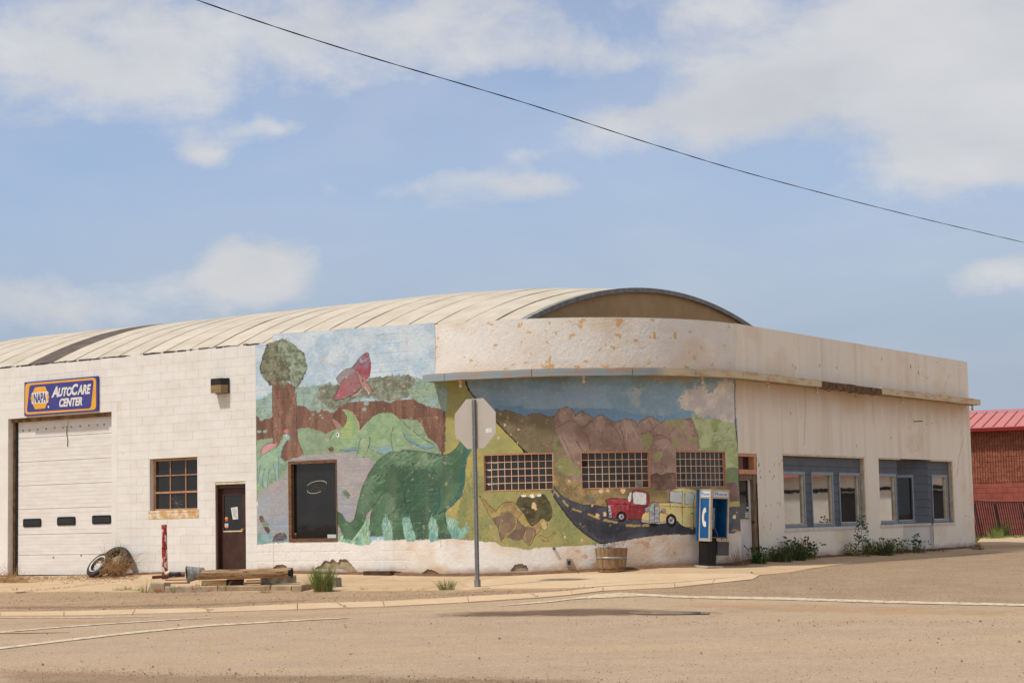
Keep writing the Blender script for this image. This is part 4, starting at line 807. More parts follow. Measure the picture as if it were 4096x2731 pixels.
# ---- nine pane window
s0, s1, z0, z1 = WIN; OW = -.14
mb = MB(); e = .001
mb.wbox(s0+e, s0+.02, z0, z1-e, -.2, -.004)
wn = obj('steel_window', mb, m_parge, bld)
mb = MB(); mb.wbox(s1-.012, s1-e, z0, z1-e, -.2, -.004); obj('reveal', mb, m_parge, wn)
mb = MB(); mb.wbox(s0-.02, s1+.03, 1.985, 2.03, -.2, .012); mb.wbox(s0-.02, s1+.03, 1.835, 1.985, -.02, .006); obj('window_sill', mb, mat('rusted_sill', (222, 208, 184), (200, 156, 96), 5, .85, .004, 40, contrast=(.4, .6)), wn)
mb = MB(); mb.wbox(s0+.021, s1-.013, z0+.035, z1-.02, OW-.03, OW-.02); obj('glazing', mb, m_dglass, wn)
zb = [z0+.035, 2.455, 2.855, z1-.03]; sb = [s0+.06, s0+.06+.5, s0+.06+1.0, s1-.014]
mb = MB(); mb.wbox(s0+.021, sb[0]+.02, z0+.033, z1-.02, OW-.02, OW+.01); mb.wbox(s0+.021, s1-.013, z1-.055, z1-.015, OW-.02, OW+.03); mb.wbox(s0+.021, s1-.013, z0+.033, z0+.07, OW-.02, OW+.012); obj('window_frame', mb, mat('pale_putty', (188, 152, 118), (170, 128, 92), 8, .8), wn)
for k in (1, 2):
    mb = MB(); mb.wbox(sb[k]-.012, sb[k]+.012, z0+.07, z1-.05, OW-.02, OW+.004); obj('muntin', mb, m_munt, wn)
for zz_, t in ((zb[1], .022), (zb[2], .011)):
    mb = MB(); mb.wbox(sb[0], s1-.013, zz_-t, zz_+t, OW-.02, OW+.008+t*.3); obj('rail', mb, m_munt, wn)
mb = MB(); ca, cz = sb[1]+.17, 2.2
for k in range(9):
    t = k*.72+.3; l = rnd.uniform(.12, .32); mb.tube([wp(ca, cz, OW-.018), wp(ca+.5*l*math.cos(t)+.02, cz+.5*l*math.sin(t), OW-.018), wp(max(sb[0], ca+l*math.cos(t)), max(z0+.06, cz+l*math.sin(t)), OW-.018)], .0022, 4)
obj('glass_crack', mb, flat('crack_glint', (150, 150, 150)), wn)
# ---- brown side door
s0, s1 = DOR[:2]; zt = DOR[3]; zg = .5
mb = MB(); mb.wbox(s0+.001, s0+.05, zg, zt-.06, -.22, -.03); mb.wbox(s1-.035, s1-.001, zg, zt-.06, -.22, -.03); mb.wbox(s0+.05, s1-.035, zt-.14, zt-.06, -.22, -.05)
dr = obj('side_door', mb, m_brown, bld)
mb = MB(); mb.wbox(s0+.0, s1+.0, zt-.058, zt-.002, -.22, -.012); obj('door_head', mb, m_cream, dr)
mb = MB(); OD2 = -.13
d0, d1 = s0+.052, s1-.037; g0 = onwall(896, 2050, OD2)[0]; g1 = onwall(968, 2050, OD2)[0]; h0 = onwall(930, 2121, OD2)[1]; h1 = onwall(930, 1980, OD2)[1]
for r in rect_sub((d0, d1, zg, zt-.142), [(g0, g1, h0, h1)]): mb.wbox(*r, OD2-.04, OD2)
obj('door_leaf', mb, m_brown, dr)
mb = MB(); mb.wbox(g0-.002, g1+.002, h0-.002, h1+.002, OD2-.03, OD2-.015); obj('door_glass', mb, m_dglass, dr)
mb = MB(); mb.wbox(g0-.02, g1+.02, h0-.03, h0, OD2-.01, OD2+.008); obj('glass_bead', mb, m_cream, dr)
pp = [onwall(x, y, OD2) for x, y in ((922, 2030), (949, 2026), (951, 2075), (930, 2077))]
mb = MB(); wpoly(mb, pp, OD2-.014, OD2-.012); obj('paper_notice', mb, m_paper, dr)
mb = MB()
for j in range(9):
    f_ = .1+.085*j; a = [pp[0][i]*(1-f_)+pp[3][i]*f_ for i in (0, 1)]; b = [pp[1][i]*(1-f_)+pp[2][i]*f_ for i in (0, 1)]
    wpoly(mb, [(a[0]+.03, a[1]), (a[0]+.03+(b[0]-a[0])*(.55+.25*(j % 2)), a[1]-.002), (a[0]+.03+(b[0]-a[0])*.6, a[1]+.006), (a[0]+.03, a[1]+.006)], OD2-.012, OD2-.0105)
obj('notice_writing', mb, flat('faint_ink', (140, 136, 132)), dr)
sx, sz = onwall(904, 2110, OD2)
for (dz, h, c) in ((0, .035, (220, 150, 60)), (.037, .06, (232, 232, 230)), (.1, .055, (36, 60, 120)), (.158, .04, (225, 100, 40)), (.2, .05, (236, 170, 50))):
    mb = MB(); wpoly(mb, [(sx-.05, sz+dz), (sx+.055, sz+dz), (sx+.055-(.03 if dz > .15 else 0), sz+dz+h), (sx-.05+(.03 if dz > .15 else 0), sz+dz+h)], OD2-.0145, OD2-.0125); obj('card_sticker', mb, flat('sticker_%d_%d' % (c[0], c[2]), c), dr)
mb = textmb('VISA', (sx-.035, sx+.04, sz+.05, sz+.085), lambda a, b, d: wp(a, b, OD2-.0124+d), .01, .15, .001); obj('sticker_lettering', mb, flat('ink_blue', (36, 50, 110)), dr)
s_, z_ = onwall(974, 2118, OD2); mb = MB(); wpoly(mb, [(s_+.03*math.cos(t), z_+.03*math.sin(t)) for t in np.arange(12)*.5236], OD2, OD2+.06); obj('door_knob', mb, flat('brass', (190, 150, 80), .3), dr)

# ---- mural wall and rounded corner
MW = (-4.20, -2.80, zr(-.352), zr(1.446))
GB = [(g_, g_+1.47) for g_ in (1.073, 3.156, 5.288)]; GZ1 = zr(1.381); GZ0 = GZ1-5*.147
holes = [MW]+[(a-.012, b+.012, GZ0-.012, GZ1+.02) for a, b in GB]
msh = Sheet(-5.15, 7.28, .18, 5.98, .0125)
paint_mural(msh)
PATCH = [tf(q, M2) for q in ([(680, 1290), (740, 1255), (785, 1205), (830, 1222), (860, 1190), (915, 1232), (940, 1195), (1005, 1192), (1060, 1250), (1090, 1290), (1130, 1340), (1060, 1336), (960, 1290), (860, 1285), (760, 1290)], [(248, 1285), (280, 1252), (340, 1245), (392, 1278)], [(1785, 1348), (1860, 1300), (1920, 1312), (1985, 1346), (1900, 1368)], [(1460, 1350), (1500, 1318), (1560, 1322), (1612, 1345), (1540, 1362)])]+[tf([(815, 1350), (870, 1272), (940, 1258), (1020, 1282), (1058, 1348)], M4)]
for q in PATCH: msh.kill[msh.inside(q, 2)] = True
def top_(s): return np.where(s < -4.63, ZT, np.where(s < -.07, 5.96-(s+4.63)/4.56*.096, 5.821))
mw = msh.build('mural_wall', m_mural, bld, holes, top_); mw['label'] = 'stucco wall painted with dinosaurs, hills and two old vehicles'
mb = MB()
for r in rect_sub((-5.15, 7.26, .1, 5.74), [(a-.05, b+.05, c-.05, d+.05) for a, b, c, d in holes]): mb.wbox(*r, -.25, -.035)
mb.wbox(-4.63, -.1, 5.75, 5.85, -.25, -.02); mb.wbox(-.1, 7.26, 5.742, 5.805, -.25, -.02)
obj('wall_core', mb, m_core, mw)
del msh
# shop window with a neon sign
s0, s1, z0, z1 = MW; OM = -.10
mb = MB(); mb.wbox(s0, s0+.085, z0, z1, -.12, .01); mb.wbox(s1-.03, s1, z0, z1, -.12, .01); mb.wbox(s0+.085, s1-.03, z1-.07, z1, -.12, .01); mb.wbox(s0+.085, s1-.03, z0, z0+.07, -.12, .012)
ow = obj('wooden_window', mb, m_wood, bld)
mb = MB(); mb.wbox(s0+.086, s1-.031, z0+.071, z1-.071, -.12, -.09); obj('window_glass', mb, m_dglass, ow)
M2P = lambda x, y: onwall(*tf([(x, y)], M2)[0], -.088)
mb = MB(); nf = lambda a, b, d: wp(a, b, -.089+d)
p0, p1 = M2P(610, 478), M2P(790, 400)
tx = textmb('OPEN', (p0[0], p1[0], p0[1], p1[1]), nf, 0, 0, .003)
obj('neon_lettering', tx, flat('unlit_neon_letters', (64, 64, 58)), ow)
for arc in ([(600, 420), (640, 392), (700, 374), (760, 372), (798, 386), (803, 405)], [(598, 470), (606, 490), (640, 504), (690, 502), (745, 482)]):
    mb = MB(); mb.tube([wp(*M2P(x, y), -.085) for x, y in arc], .008, 6); obj('neon_tube', mb, flat('neon_glass', (176, 176, 156), .3), ow)
def wall_rect_px(name, x0, y0, x1, y1, m_, c, o, par):
    pts = [onwall(*tf([q], m_)[0], o) for q in ((x0, y1), (x1, y1), (x1, y0), (x0, y0))]; mb = MB(); wpoly(mb, pts, o, o+.0015); return obj(name, mb, c, par)
wall_rect_px('window_sticker', 810, 932, 900, 972, M2, flat('sticker_white', (196, 206, 206)), -.0895, ow); wall_rect_px('window_sticker', 465, 918, 484, 932, M2, flat('sticker_cream', (200, 196, 180)), -.0895, ow); wall_rect_px('window_sticker', 465, 936, 484, 950, M2, flat('sticker_orange', (206, 110, 50)), -.0895, ow); wall_rect_px('window_sticker', 465, 954, 484, 980, M2, flat('sticker_blue', (70, 90, 130)), -.0895, ow)
# glass block windows
for gi, (a, b) in enumerate(GB):
    mb = MB(); e_ = .012
    mb.wbox(a-e_-.004, a, GZ0-e_, GZ1+.02, -.2, -.002); mb.wbox(b, b+e_+.004, GZ0-e_, GZ1+.02, -.2, -.002); mb.wbox(a, b, GZ1+.001, GZ1+.022, -.2, -.002); mb.wbox(a, b, GZ0-e_, GZ0-.001, -.2, .004)
    gw = obj('glass_block_window', mb, m_salmon, bld)
    mb = MB(); mb.wbox(a+.0005, b-.0005, GZ0, GZ1, -.2, -.092)
    for i in range(11): mb.wbox(a+i*.147-(.0065 if 0 < i else -.0006), a+i*.147+(.0065 if i < 10 else -.0006), GZ0, GZ1, -.1, -.062, .3)
    for j in range(6): mb.wbox(a+.0008, b-.0008, GZ0+j*.147-(.0065 if j else -.0006), GZ0+j*.147+(.0065 if j < 5 else -.0006), -.1, -.0625)
    obj('mortar_grid', mb, mat('pale_salmon_mortar', (236, 204, 174), (226, 188, 154), 12, .9, .003, 50), gw)
    pr = None; miss = {1: [(0, 3)]}.get(gi, [])
    for i in range(10):
        for j in range(5):
            sm = a+(i+.5)*.147; zm = GZ0+(j+.5)*.147
            if (i, j) in miss:
                obj('hole_dark_fill', MB().wbox(sm-.062, sm+.062, zm-.062, zm+.062, -.1, -.088), m_black, gw); continue  # black box stands in for the dark inside the missing block
            if pr is None:
                c = MB(); d_ = .0685
                vs = [(x*d_, yy, z*d_) for yy, k_ in ((.03, 1.), (-.012, .98), (-.020, .80)) for x, z in ((-k_, -k_), (k_, -k_), (k_, k_), (-k_, k_))]
                c.add(vs, [(8, 9, 10, 11)]+[(4*q+i_, 4*q+(i_+1) % 4, 4*q+4+(i_+1) % 4, 4*q+4+i_) for q in (0, 1) for i_ in range(4)])
                pr = obj('glass_block', c, m_glassb, gw, loc=(0, 0, 0)); o = pr
            else: o = copyobj(pr, gw)
            nn = wnormal(sm); o.location = wp(sm, zm, -.084)-OFF; o.rotation_euler = (rnd.uniform(-.02, .02), 0, math.atan2(nn[1], nn[0])+math.pi/2+rnd.uniform(-.03, .03))
mb = MB(); s_, z_ = GB[1][0]+8.5*.147, GZ0+.5*.147; mb.wbox(s_-.06, s_+.06, z_-.06, z_+.06, -.085, -.06); mb.wbox(s_-.03, s_+.03, z_-.02, z_+.03, -.06, -.02); obj('dryer_vent', mb, m_metal, bld)
# ---- ledge (thin canopy) with bare bulbs
OLG = .42; LZ0 = float(np.mean([onwall(x, y, OLG)[1] for x, y in ((1872, 1513), (2280, 1506), (2552, 1501), (2859, 1508), (3001, 1515), (3200, 1535))])); LZ1 = LZ0+.155
LEND = onwall(3922, 1608, OLG)[0]
lg = MB(); lg.wbox(-.10, LEND-.02, LZ0+.012, LZ1-.012, -.05, OLG-.045)
lgo = obj('ledge', lg, mat('ledge_underside', (176, 160, 134), (150, 126, 96), 4, .9, .004, 40), bld)
def fascia(s0, s1, rgbf, nm, mt=None, dz=0.):
    mb = MB(); k = max(2, int((s1-s0)/.04)); cols = []
    for i in range(k+1):
        s = s0+(s1-s0)*i/k; w_ = .004*math.sin(s*3.1)+.003*math.sin(s*9.7)
        for (o, z) in ((OLG-.05, LZ0+dz), (OLG, LZ0+dz+w_), (OLG, (LZ0*2+LZ1)/3+dz), (OLG+.002, (LZ0+2*LZ1)/3+dz), (OLG, LZ1+dz+w_), (OLG-.12, LZ1+dz+.008)):
            mb.v.append(tuple(wp(s, z, o))); cols.append((s, z))
    for i in range(k):
        for j in range(5): mb.f.append((i*6+j, i*6+6+j, i*6+7+j, i*6+j+1)); mb.m.append(0)
    b = k*6; mb.f += [(0, 1, 2, 3, 4, 5), (b+5, b+4, b+3, b+2, b+1, b)]; mb.m += [0, 0]
    o = obj(nm, mb, mt or m_ledge, lgo, fix=False)
    if mt is None:
        a = np.array(cols); cc = rgbf(a[:, 0], a[:, 1]); at_ = o.data.color_attributes.new('Col', 'FLOAT_COLOR', 'POINT')
        at_.data.foreach_set('color', np.c_[cc, np.ones(len(a))].astype(np.float32).ravel())
    return o
def lcol(s, z):
    blue = lin((142, 156, 160))[None, :]; crm = lin((206, 190, 158))[None, :]; rust = lin((186, 130, 76))[None, :]
    a = sstep(5.6, 4.2, s+2.2*(fbm(s*1.5, z*4, 3, 61)-.5))[:, None]; c = blue*a+crm*(1-a)
    r = (sstep(.5, .72, fbm(s*3, z*14, 4, 62))*.6+.5*sstep(LZ1-.05, LZ1+.01, z)*fbm(s*5, z, 2, 63))[:, None]; r = np.clip(r, 0, .85)
    return c*(1-r)+rust*r
cutsL = [-.10, .42, 2.2, 4.15, 5.55, 6.93, 9.1, onwall(3287, 1530, OLG)[0]]
for a, b in zip(cutsL[:-1], cutsL[1:]): fascia(a+.006, b-.006, lcol, 'fascia')
B0, B1 = cutsL[-1], onwall(3528, 1562, OLG)[0]
m_bare = mat('bare_rotten_board', (122, 94, 68), (78, 56, 40), 9, .9, .006, 40)
fascia(B0+.01, B0+(B1-B0)*.55, lcol, 'bare_board', m_bare, -.012); fascia(B0+(B1-B0)*.55+.02, B1-.01, lcol, 'bare_board', m_bare, -.03)
mb = MB()
for k in range(26):
    s = rnd.uniform(B0, B1); mb.tube([wp(s, LZ0-.0, OLG-.05), wp(s+rnd.uniform(-.2, .2), LZ0-rnd.uniform(0, .06), OLG-rnd.uniform(.05, .3))], .006, 4)
obj('loose_lath', mb, m_bare, lgo, kind='stuff')
for a, b in ((B1, B1+2.9), (B1+2.9, LEND)): fascia(a+.006, b-.004, lcol, 'fascia')
mb = MB(); e_ = LEND
mb.wbox(LEND-.012, LEND+.004, LZ0, LZ1, -.05, OLG-.002); obj('ledge_end', mb, m_cream, lgo)
for (x, y) in ((1842, 1530), (2335, 1516), (2809, 1519), (3070, 1537), (3267, 1556), (3607, 1597), (3889, 1620)):
    s_, z_ = onwall(x, y, OLG-.14); zt_ = LZ0+.012; M = Matrix.Translation(wp(s_, zt_, OLG-.14))
    mb = MB(); mb.lathe([(0, 0), (.05, 0), (.05, -.025), (.035, -.04), (.022, -.07), (0, -.07)], 12, M); b_ = obj('lamp_holder', mb, mat('porcelain_socket', (206, 172, 140), (186, 150, 116), 10, .5), lgo, True)
    mb = MB(); mb.lathe([(.014, -.068), (.018, -.085), (.034, -.115), (.036, -.14), (.024, -.165), (0, -.172)], 12, M); obj('bulb', mb, m_bulb, lgo, True)
# ---- right hand wall
SE = 21.80
DR2 = (7.27, 8.17, -1, zr(1.376)); SA = (9.50, 14.17, zr(-.30), zr(1.406)); NOTCH0, NOTCH1 = onwall(3607, 2000)[0], onwall(3728, 2000)[0]
SB = (15.06, 20.26, zr(-.29), zr(1.406))
NZ = (NOTCH0, NOTCH1, -1, SB[3])
rsh = Sheet(7.285, SE, .25, 5.83, .022)
whitebase(rsh, 11, .25, .10)
g = rsh
g.col *= np.array([1.09, 1.06, 1.0])
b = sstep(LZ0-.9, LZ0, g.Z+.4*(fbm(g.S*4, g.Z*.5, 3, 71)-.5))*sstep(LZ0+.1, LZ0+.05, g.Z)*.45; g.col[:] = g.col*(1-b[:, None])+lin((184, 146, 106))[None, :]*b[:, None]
b = sstep(.55, .78, fbm(g.S*5.5, g.Z*.22, 4, 72))*sstep(.8, 3.6, g.Z)*.2; g.col[:] = g.col*(1-b[:, None])+lin((190, 152, 112))[None, :]*b[:, None]
crk = (np.abs(fbm(g.S*.8, g.Z*.8, 4, 73)-.5) < .0018) & (g.S > 17); g.col[crk] *= .6
for k in range(46):
    x = rnd.uniform(3010, 3130) if k < 34 else rnd.uniform(3150, 3850); y = rnd.uniform(1830, 2200) if k < 34 else rnd.uniform(1420, 1800); g.line([(x, y), (x+1, y+rnd.uniform(3, 14))], rnd.uniform(1.5, 4), (140, 108, 84), al=.8, jit=.5)
g.line([(3218, 1540), (3222, 1640), (3216, 1780)], 5, (170, 132, 96), al=.35); g.line([(3490, 1600), (3494, 1690)], 3, (150, 120, 92), al=.3); g.line([(3855, 1750), (3838, 1820), (3828, 1900)], 1.6, (130, 106, 86), al=.7)
g.off[:] = .006*(fbm(g.S*9, g.Z*9, 4, 80)-.5)
g.kill[g.inside([(3860, 2185), (3890, 2170), (3910, 2168), (3930, 2210), (3860, 2215)], 3)] = True
rw = rsh.build('street_wall', m_rwall, bld, [DR2, SA, SB, NZ], lambda s: np.full_like(s, 5.821)); del rsh, g
mb = MB()
for r in rect_sub((7.29, SE-.002, .1, 5.80), [(DR2[0]-.02, DR2[1]+.06, -1, DR2[3]+.02), (SA[0], SA[1], SA[2], SA[3]), (SB[0], SB[1], SB[2], SB[3]), NZ]): mb.wbox(*r, -.25, -.012)
# back and end of the building, so that it closes
Pn = lambda a, b, z: Vector((*(T+u*a+n*b), z))
obj('wall_core', mb, m_parge, rw)
mb = MB()
def vbox(mb, a0, a1, b0, b1, z0, z1):
    vs = [Pn(a, b, z) for z in (z0, z1) for b in (b0, b1) for a in (a0, a1)]
    return mb.add(vs, [(0, 2, 3, 1), (4, 5, 7, 6), (0, 1, 5, 4), (2, 6, 7, 3), (0, 4, 6, 2), (1, 3, 7, 5)])
ND = R+SE-QUART
vbox(mb, -24, R-.004, ND-.25, ND-.002, .1, 5.8); vbox(mb, -24.0, -23.75, .25, ND-.26, .1, 5.7); obj('rear_wall', mb, m_parge, bld)
mb = MB(); vbox(mb, .2, R-.3, R+.1, ND-.3, 5.3, 5.35); obj('flat_roof', mb, m_roofd, bld)
mb = MB(); vbox(mb, -23.7, .19, 14.5, ND-.3, 5.3, 5.35); obj('flat_roof', mb, m_roofd, bld)
mb = MB(); vbox(mb, .2, 1.9, .9, R+.09, 5.3, 5.35); obj('flat_roof', mb, m_roofd, bld)
# glazed door at the corner
s0, s1 = DR2[0]+.0, DR2[1]; zt = DR2[3]
mb = MB(); mb.wbox(s0-.004, s1, zt-.07, zt-.001, -.2, -.01); mb.wbox(s1-.11, s1-.001, 2.62, zt-.071, -.2, -.012); mb.wbox(s0-.004, s1, 2.52, 2.62, -.2, -.005)
d2 = obj('corner_door', mb, m_salmon, bld)
mb = MB(); mb.wbox(s0, s1-.11, 2.62, zt-.07, -.2, -.15); obj('transom_glass', mb, m_dglass, d2)
mb = MB(); mb.wbox(s1-.16, s1-.005, .4, 2.518, -.2, -.03); mb.wbox(s0, s1-.16, 2.40, 2.518, -.2, -.05); obj('door_frame', mb, mat('bare_grey_wood', (140, 120, 96), (104, 86, 66), 5, .9, .004, 45, stretch=(4, 4, .8)), d2)
mb = MB(); mb.wbox(s1-.004, s1+.05, .4, 2.3, -.25, -.04); obj('gap', mb, m_black, d2)
mb = MB(); f0, f1 = s0-.0, s1-.165; gh0 = onwall(2990, 2075, -.1)[1]; gh1 = onwall(2990, 1920, -.1)[1]; ge = onwall(2996, 2000, -.1)[0]
for r in rect_sub((f0, f1, .45, 2.398), [(f0-.1, ge, gh0, gh1)]): mb.wbox(*r, -.14, -.1)
obj('door_leaf', mb, mat('pale_lilac_white_paint', (214, 208, 206), (204, 196, 192), 3, .5), d2)
mb = MB(); mb.wbox(f0, ge, gh0, gh1, -.13, -.12); obj('door_glass', mb, m_dglass, d2)
mb = MB(); mb.wbox(f0, ge+.03, gh0-.035, gh0, -.11, -.09); obj('glass_bead', mb, m_cream, d2)
k_ = onwall(3010, 2087, -.08); mb = MB(); mb.lathe([(0, 0), (.02, 0), (.022, .03), (.034, .045), (.03, .07), (0, .075)], 12, Matrix.Translation(wp(k_[0], k_[1], -.1)) @ Vector(list(wnormal(10))+[0]).to_track_quat('Z', 'Y').to_matrix().to_4x4()); obj('door_knob', mb, mat('rusty_knob', (92, 56, 40), (70, 42, 32), 20, .5), d2, True)
def pxrect(nm, x0, y0, x1, y1, o, m_, par):
    pts = [onwall(x, y, o) for x, y in ((x0, y1), (x1, y1), (x1, y0), (x0, y0))]; mb = MB(); wpoly(mb, pts, o, o+.002); return obj(nm, mb, m_, par), pts
pxrect('card_sticker', 2986, 2012, 2997, 2027, -.119, flat('sticker_navy', (40, 60, 110)), d2); pxrect('card_sticker', 2986, 2027, 2997, 2033, -.119, m_paper, d2)
pxrect('glass_sticker', 2979, 2043, 2998, 2073, -.119, flat('sticker_sky', (70, 130, 170)), d2); _, q = pxrect('glass_sticker', 2981, 2049, 2998, 2068, -.1165, m_paper, d2)
for t_, f_ in (('AUTO', .55), ('GLASS', .15)): obj('sticker_lettering', textmb(t_, (q[0][0]+.02, q[1][0]-.02, q[0][1]+(q[3][1]-q[0][1])*f_, q[0][1]+(q[3][1]-q[0][1])*(f_+.3)), lambda a, b, d: wp(a, b, -.114+d), .02, 0, .001), flat('sticker_ink', (50, 70, 100)), d2)
# ---- shop front: lap siding, three windows, timber surround
def siding(par, s0, s1, z0, z1, holes, o=-.11, P=None, exp=.21):
    P = P or wp; k = 0; z = z1
    while z > z0+.01:
        za = max(z0, z-exp)
        for (a, b, c, d) in rect_sub((s0, s1, za+.001, z-.001), holes):
            if b-a < .02 or d-c < .015: continue
            mb = MB(); vs = [P(q, zz, oo) for q in (a, b) for (zz, oo) in ((c, o-.03), (c, o+.018), (d, o+.002), (d, o-.03))]
            mb.add(vs, [(0, 1, 2, 3), (7, 6, 5, 4), (0, 4, 5, 1), (1, 5, 6, 2), (2, 6, 7, 3), (3, 7, 4, 0)]); obj('siding_board', mb, m_bluegrey, par)
        z = za
def shopwin(par, a, b, z0, z1, o=-.11, P=None, mat_=None):
    P = P or wp
    def bx(mb, s0, s1, c, d, o0, o1):
        vs = [P(s, z, oo) for z in (c, d) for oo in (o0, o1) for s in (s0, s1)]
        return mb.add(vs, [(0, 2, 3, 1), (4, 5, 7, 6), (0, 1, 5, 4), (2, 6, 7, 3), (0, 4, 6, 2), (1, 3, 7, 5)])
    t = .075; mb = MB(); bx(mb, a, b, z1-t, z1, o-.04, o+.04); bx(mb, a, b, z0, z0+t, o-.04, o+.045); bx(mb, a, a+t*.6, z0+t, z1-t, o-.04, o+.035); bx(mb, b-t, b, z0+t, z1-t, o-.04, o+.035)
    w_ = obj('window_frame', mb, m_bluetrim, par)
    mb = MB(); bx(mb, a+t*.6, b-t, z0+t, z1-t, o-.03, o-.025); obj('window_glass', mb, mat_ or m_sglass, par)
    mb = MB(); bx(mb, b-t-.03, b-t, z0+t, z1-t, o-.024, o+.012); bx(mb, a+t*.6, b-t-.03, z0+t, z0+t+.02, o-.024, o+.01); obj('inner_bead', mb, m_cream, par)
def frame_of(par, s0, s1, z0, z1):
    mb = MB(); mb.wbox(s0, s1, z1-.045, z1-.001, -.2, .012); mb.wbox(s1-.05, s1-.001, z0, z1-.046, -.2, -.004); obj('timber_surround', mb, m_cream, par)
    mb = MB(); mb.wbox(s0-.03, s1+.03, z0-.075, z0+.0, -.15, .02); obj('sill', mb, mat('white_sill', (214, 210, 204), (200, 190, 176), 6, .6), par)
sf = obj('shop_front', MB().wbox(SA[0]+.005, SA[1]-.005, SA[2]+.005, SA[3]-.05, -.22, -.18), m_black, bld)
frame_of(sf, *SA)
wz = lambda x, y: onwall(x, y, -.07)
wins = []
for (x0, x1, y0, y1) in ((3132, 3224, 1883, 2106), (3250, 3337, 1886, 2101), (3361, 3444, 1889, 2096)):
    a, b = wz(x0, 2000)[0], wz(x1, 2000)[0]; wins.append((a, b, SA[2]+.01, SA[3]-.40))
siding(sf, SA[0]+.01, SA[1]-.052, SA[2]+.005, SA[3]-.05, wins)
for w_ in wins: shopwin(sf, *w_)
# recessed entry: front panels left and right, angled panel between them
sf2 = obj('shop_front', MB().wbox(SB[0]+.005, NOTCH0-.02, SB[2]+.005, SB[3]-.05, -.22, -.18).wbox(NOTCH1+.02, SB[1]-.005, SB[2]+.005, SB[3]-.05, -.22, -.18), m_black, bld)
mb = MB(); mb.wbox(SB[0], NOTCH0, SB[3]-.04, SB[3]-.001, -.2, .012); mb.wbox(NOTCH1, SB[1], SB[3]-.04, SB[3]-.001, -.2, .012); mb.wbox(SB[1]-.05, SB[1]-.001, SB[2], SB[3]-.041, -.2, -.004); mb.wbox(NOTCH0, NOTCH1, SB[3]+.0, SB[3]+.02, -1.5, -.015); obj('timber_surround', mb, m_cream, sf2)
wsill = MATS['white_sill']
mb = MB(); mb.wbox(SB[0]-.03, NOTCH0, SB[2]-.075, SB[2], -.15, .02); mb.wbox(NOTCH1, SB[1]+.03, SB[2]-.075, SB[2], -.15, .02); obj('sill', mb, wsill, sf2)
a, b = wz(3517, 2000)[0], wz(3588, 2000)[0]; w1_ = (a, b, SB[2]+.01, SB[3]-.40)
siding(sf2, SB[0]+.01, NOTCH0-.002, SB[2]+.005, SB[3]-.042, [w1_]); shopwin(sf2, *w1_)
a, b = wz(3729, 2000)[0]+.05, wz(3794, 2000)[0]; w3_ = (a, b, SB[2]+.01, SB[3]-.40)
siding(sf2, NOTCH1+.002, SB[1]-.052, SB[2]+.005, SB[3]-.042, [w3_]); shopwin(sf2, *w3_)
Q0 = np.array(wallxy(NOTCH1, -.1)); Q1 = np.array(wallxy(NOTCH0-.15, -1.35)); qd = (Q1-Q0); ql = np.linalg.norm(qd); qd /= ql; qn = np.array([qd[1], -qd[0]])
if qn@u < 0: qn = -qn
def PA(s, z, o): q = Q0+qd*s+qn*(o+.11); return Vector((q[0], q[1], z))
w2_ = (.52, 1.42, SB[2]+.01, SB[3]-.40)
siding(sf2, .004, ql, SB[2]+.005, SB[3]-.01, [w2_], P=PA); shopwin(sf2, *w2_, P=PA, mat_=m_dglass)
mb = MB(); vs = [PA(s, z, o) for z in (SB[2]-.07, SB[2]) for o in (-.2, -.06) for s in (-.02, ql)]; mb.add(vs, [(0, 2, 3, 1), (4, 5, 7, 6), (0, 1, 5, 4), (2, 6, 7, 3), (0, 4, 6, 2), (1, 3, 7, 5)]); obj('sill', mb, wsill, sf2)
mb = MB(); vs = [PA(s, z, o) for z in (.3, SB[2]-.071) for o in (-.25, -.11) for s in (0, ql)]; mb.add(vs, [(0, 2, 3, 1), (4, 5, 7, 6), (0, 1, 5, 4), (2, 6, 7, 3), (0, 4, 6, 2), (1, 3, 7, 5)])
mb.wbox(NOTCH0-.02, NOTCH0-.001, .3, SB[2]-.08, -1.4, -.015); obj('entry_wall', mb, m_parge, sf2)
mb = MB(); mb.wbox(NOTCH0-.3, NOTCH0-.01, SB[2]-.07, SB[3], -1.5, -.19); obj('entry_return', mb, m_bluegrey, sf2)
# wall fittings
s_, z_ = onwall(3660, 1686); mb = MB(); mb.tube([wp(s_-.1, z_, 0), wp(s_-.1, z_, .16), wp(s_+.02, z_+.01, .2)], .012, 6); obj('iron_hook', mb, m_iron, bld)
for (x, y, w_, h_, d_) in ((2276, 2249, .055, .085, .05), (2216, 2192, .03, .03, .07)):
    s_, z_ = onwall(x, y); mb = MB(); wpoly(mb, rrect(s_-w_, s_+w_, z_-h_, z_+h_, .02), 0, d_); o = obj('outlet_box', mb, m_metal, bld); mb = MB(); wpoly(mb, rrect(s_-w_*.5, s_+w_*.5, z_-h_*.5, z_+h_*.5, .01), d_, d_+.006); obj('outlet_cover', mb, m_iron, o)
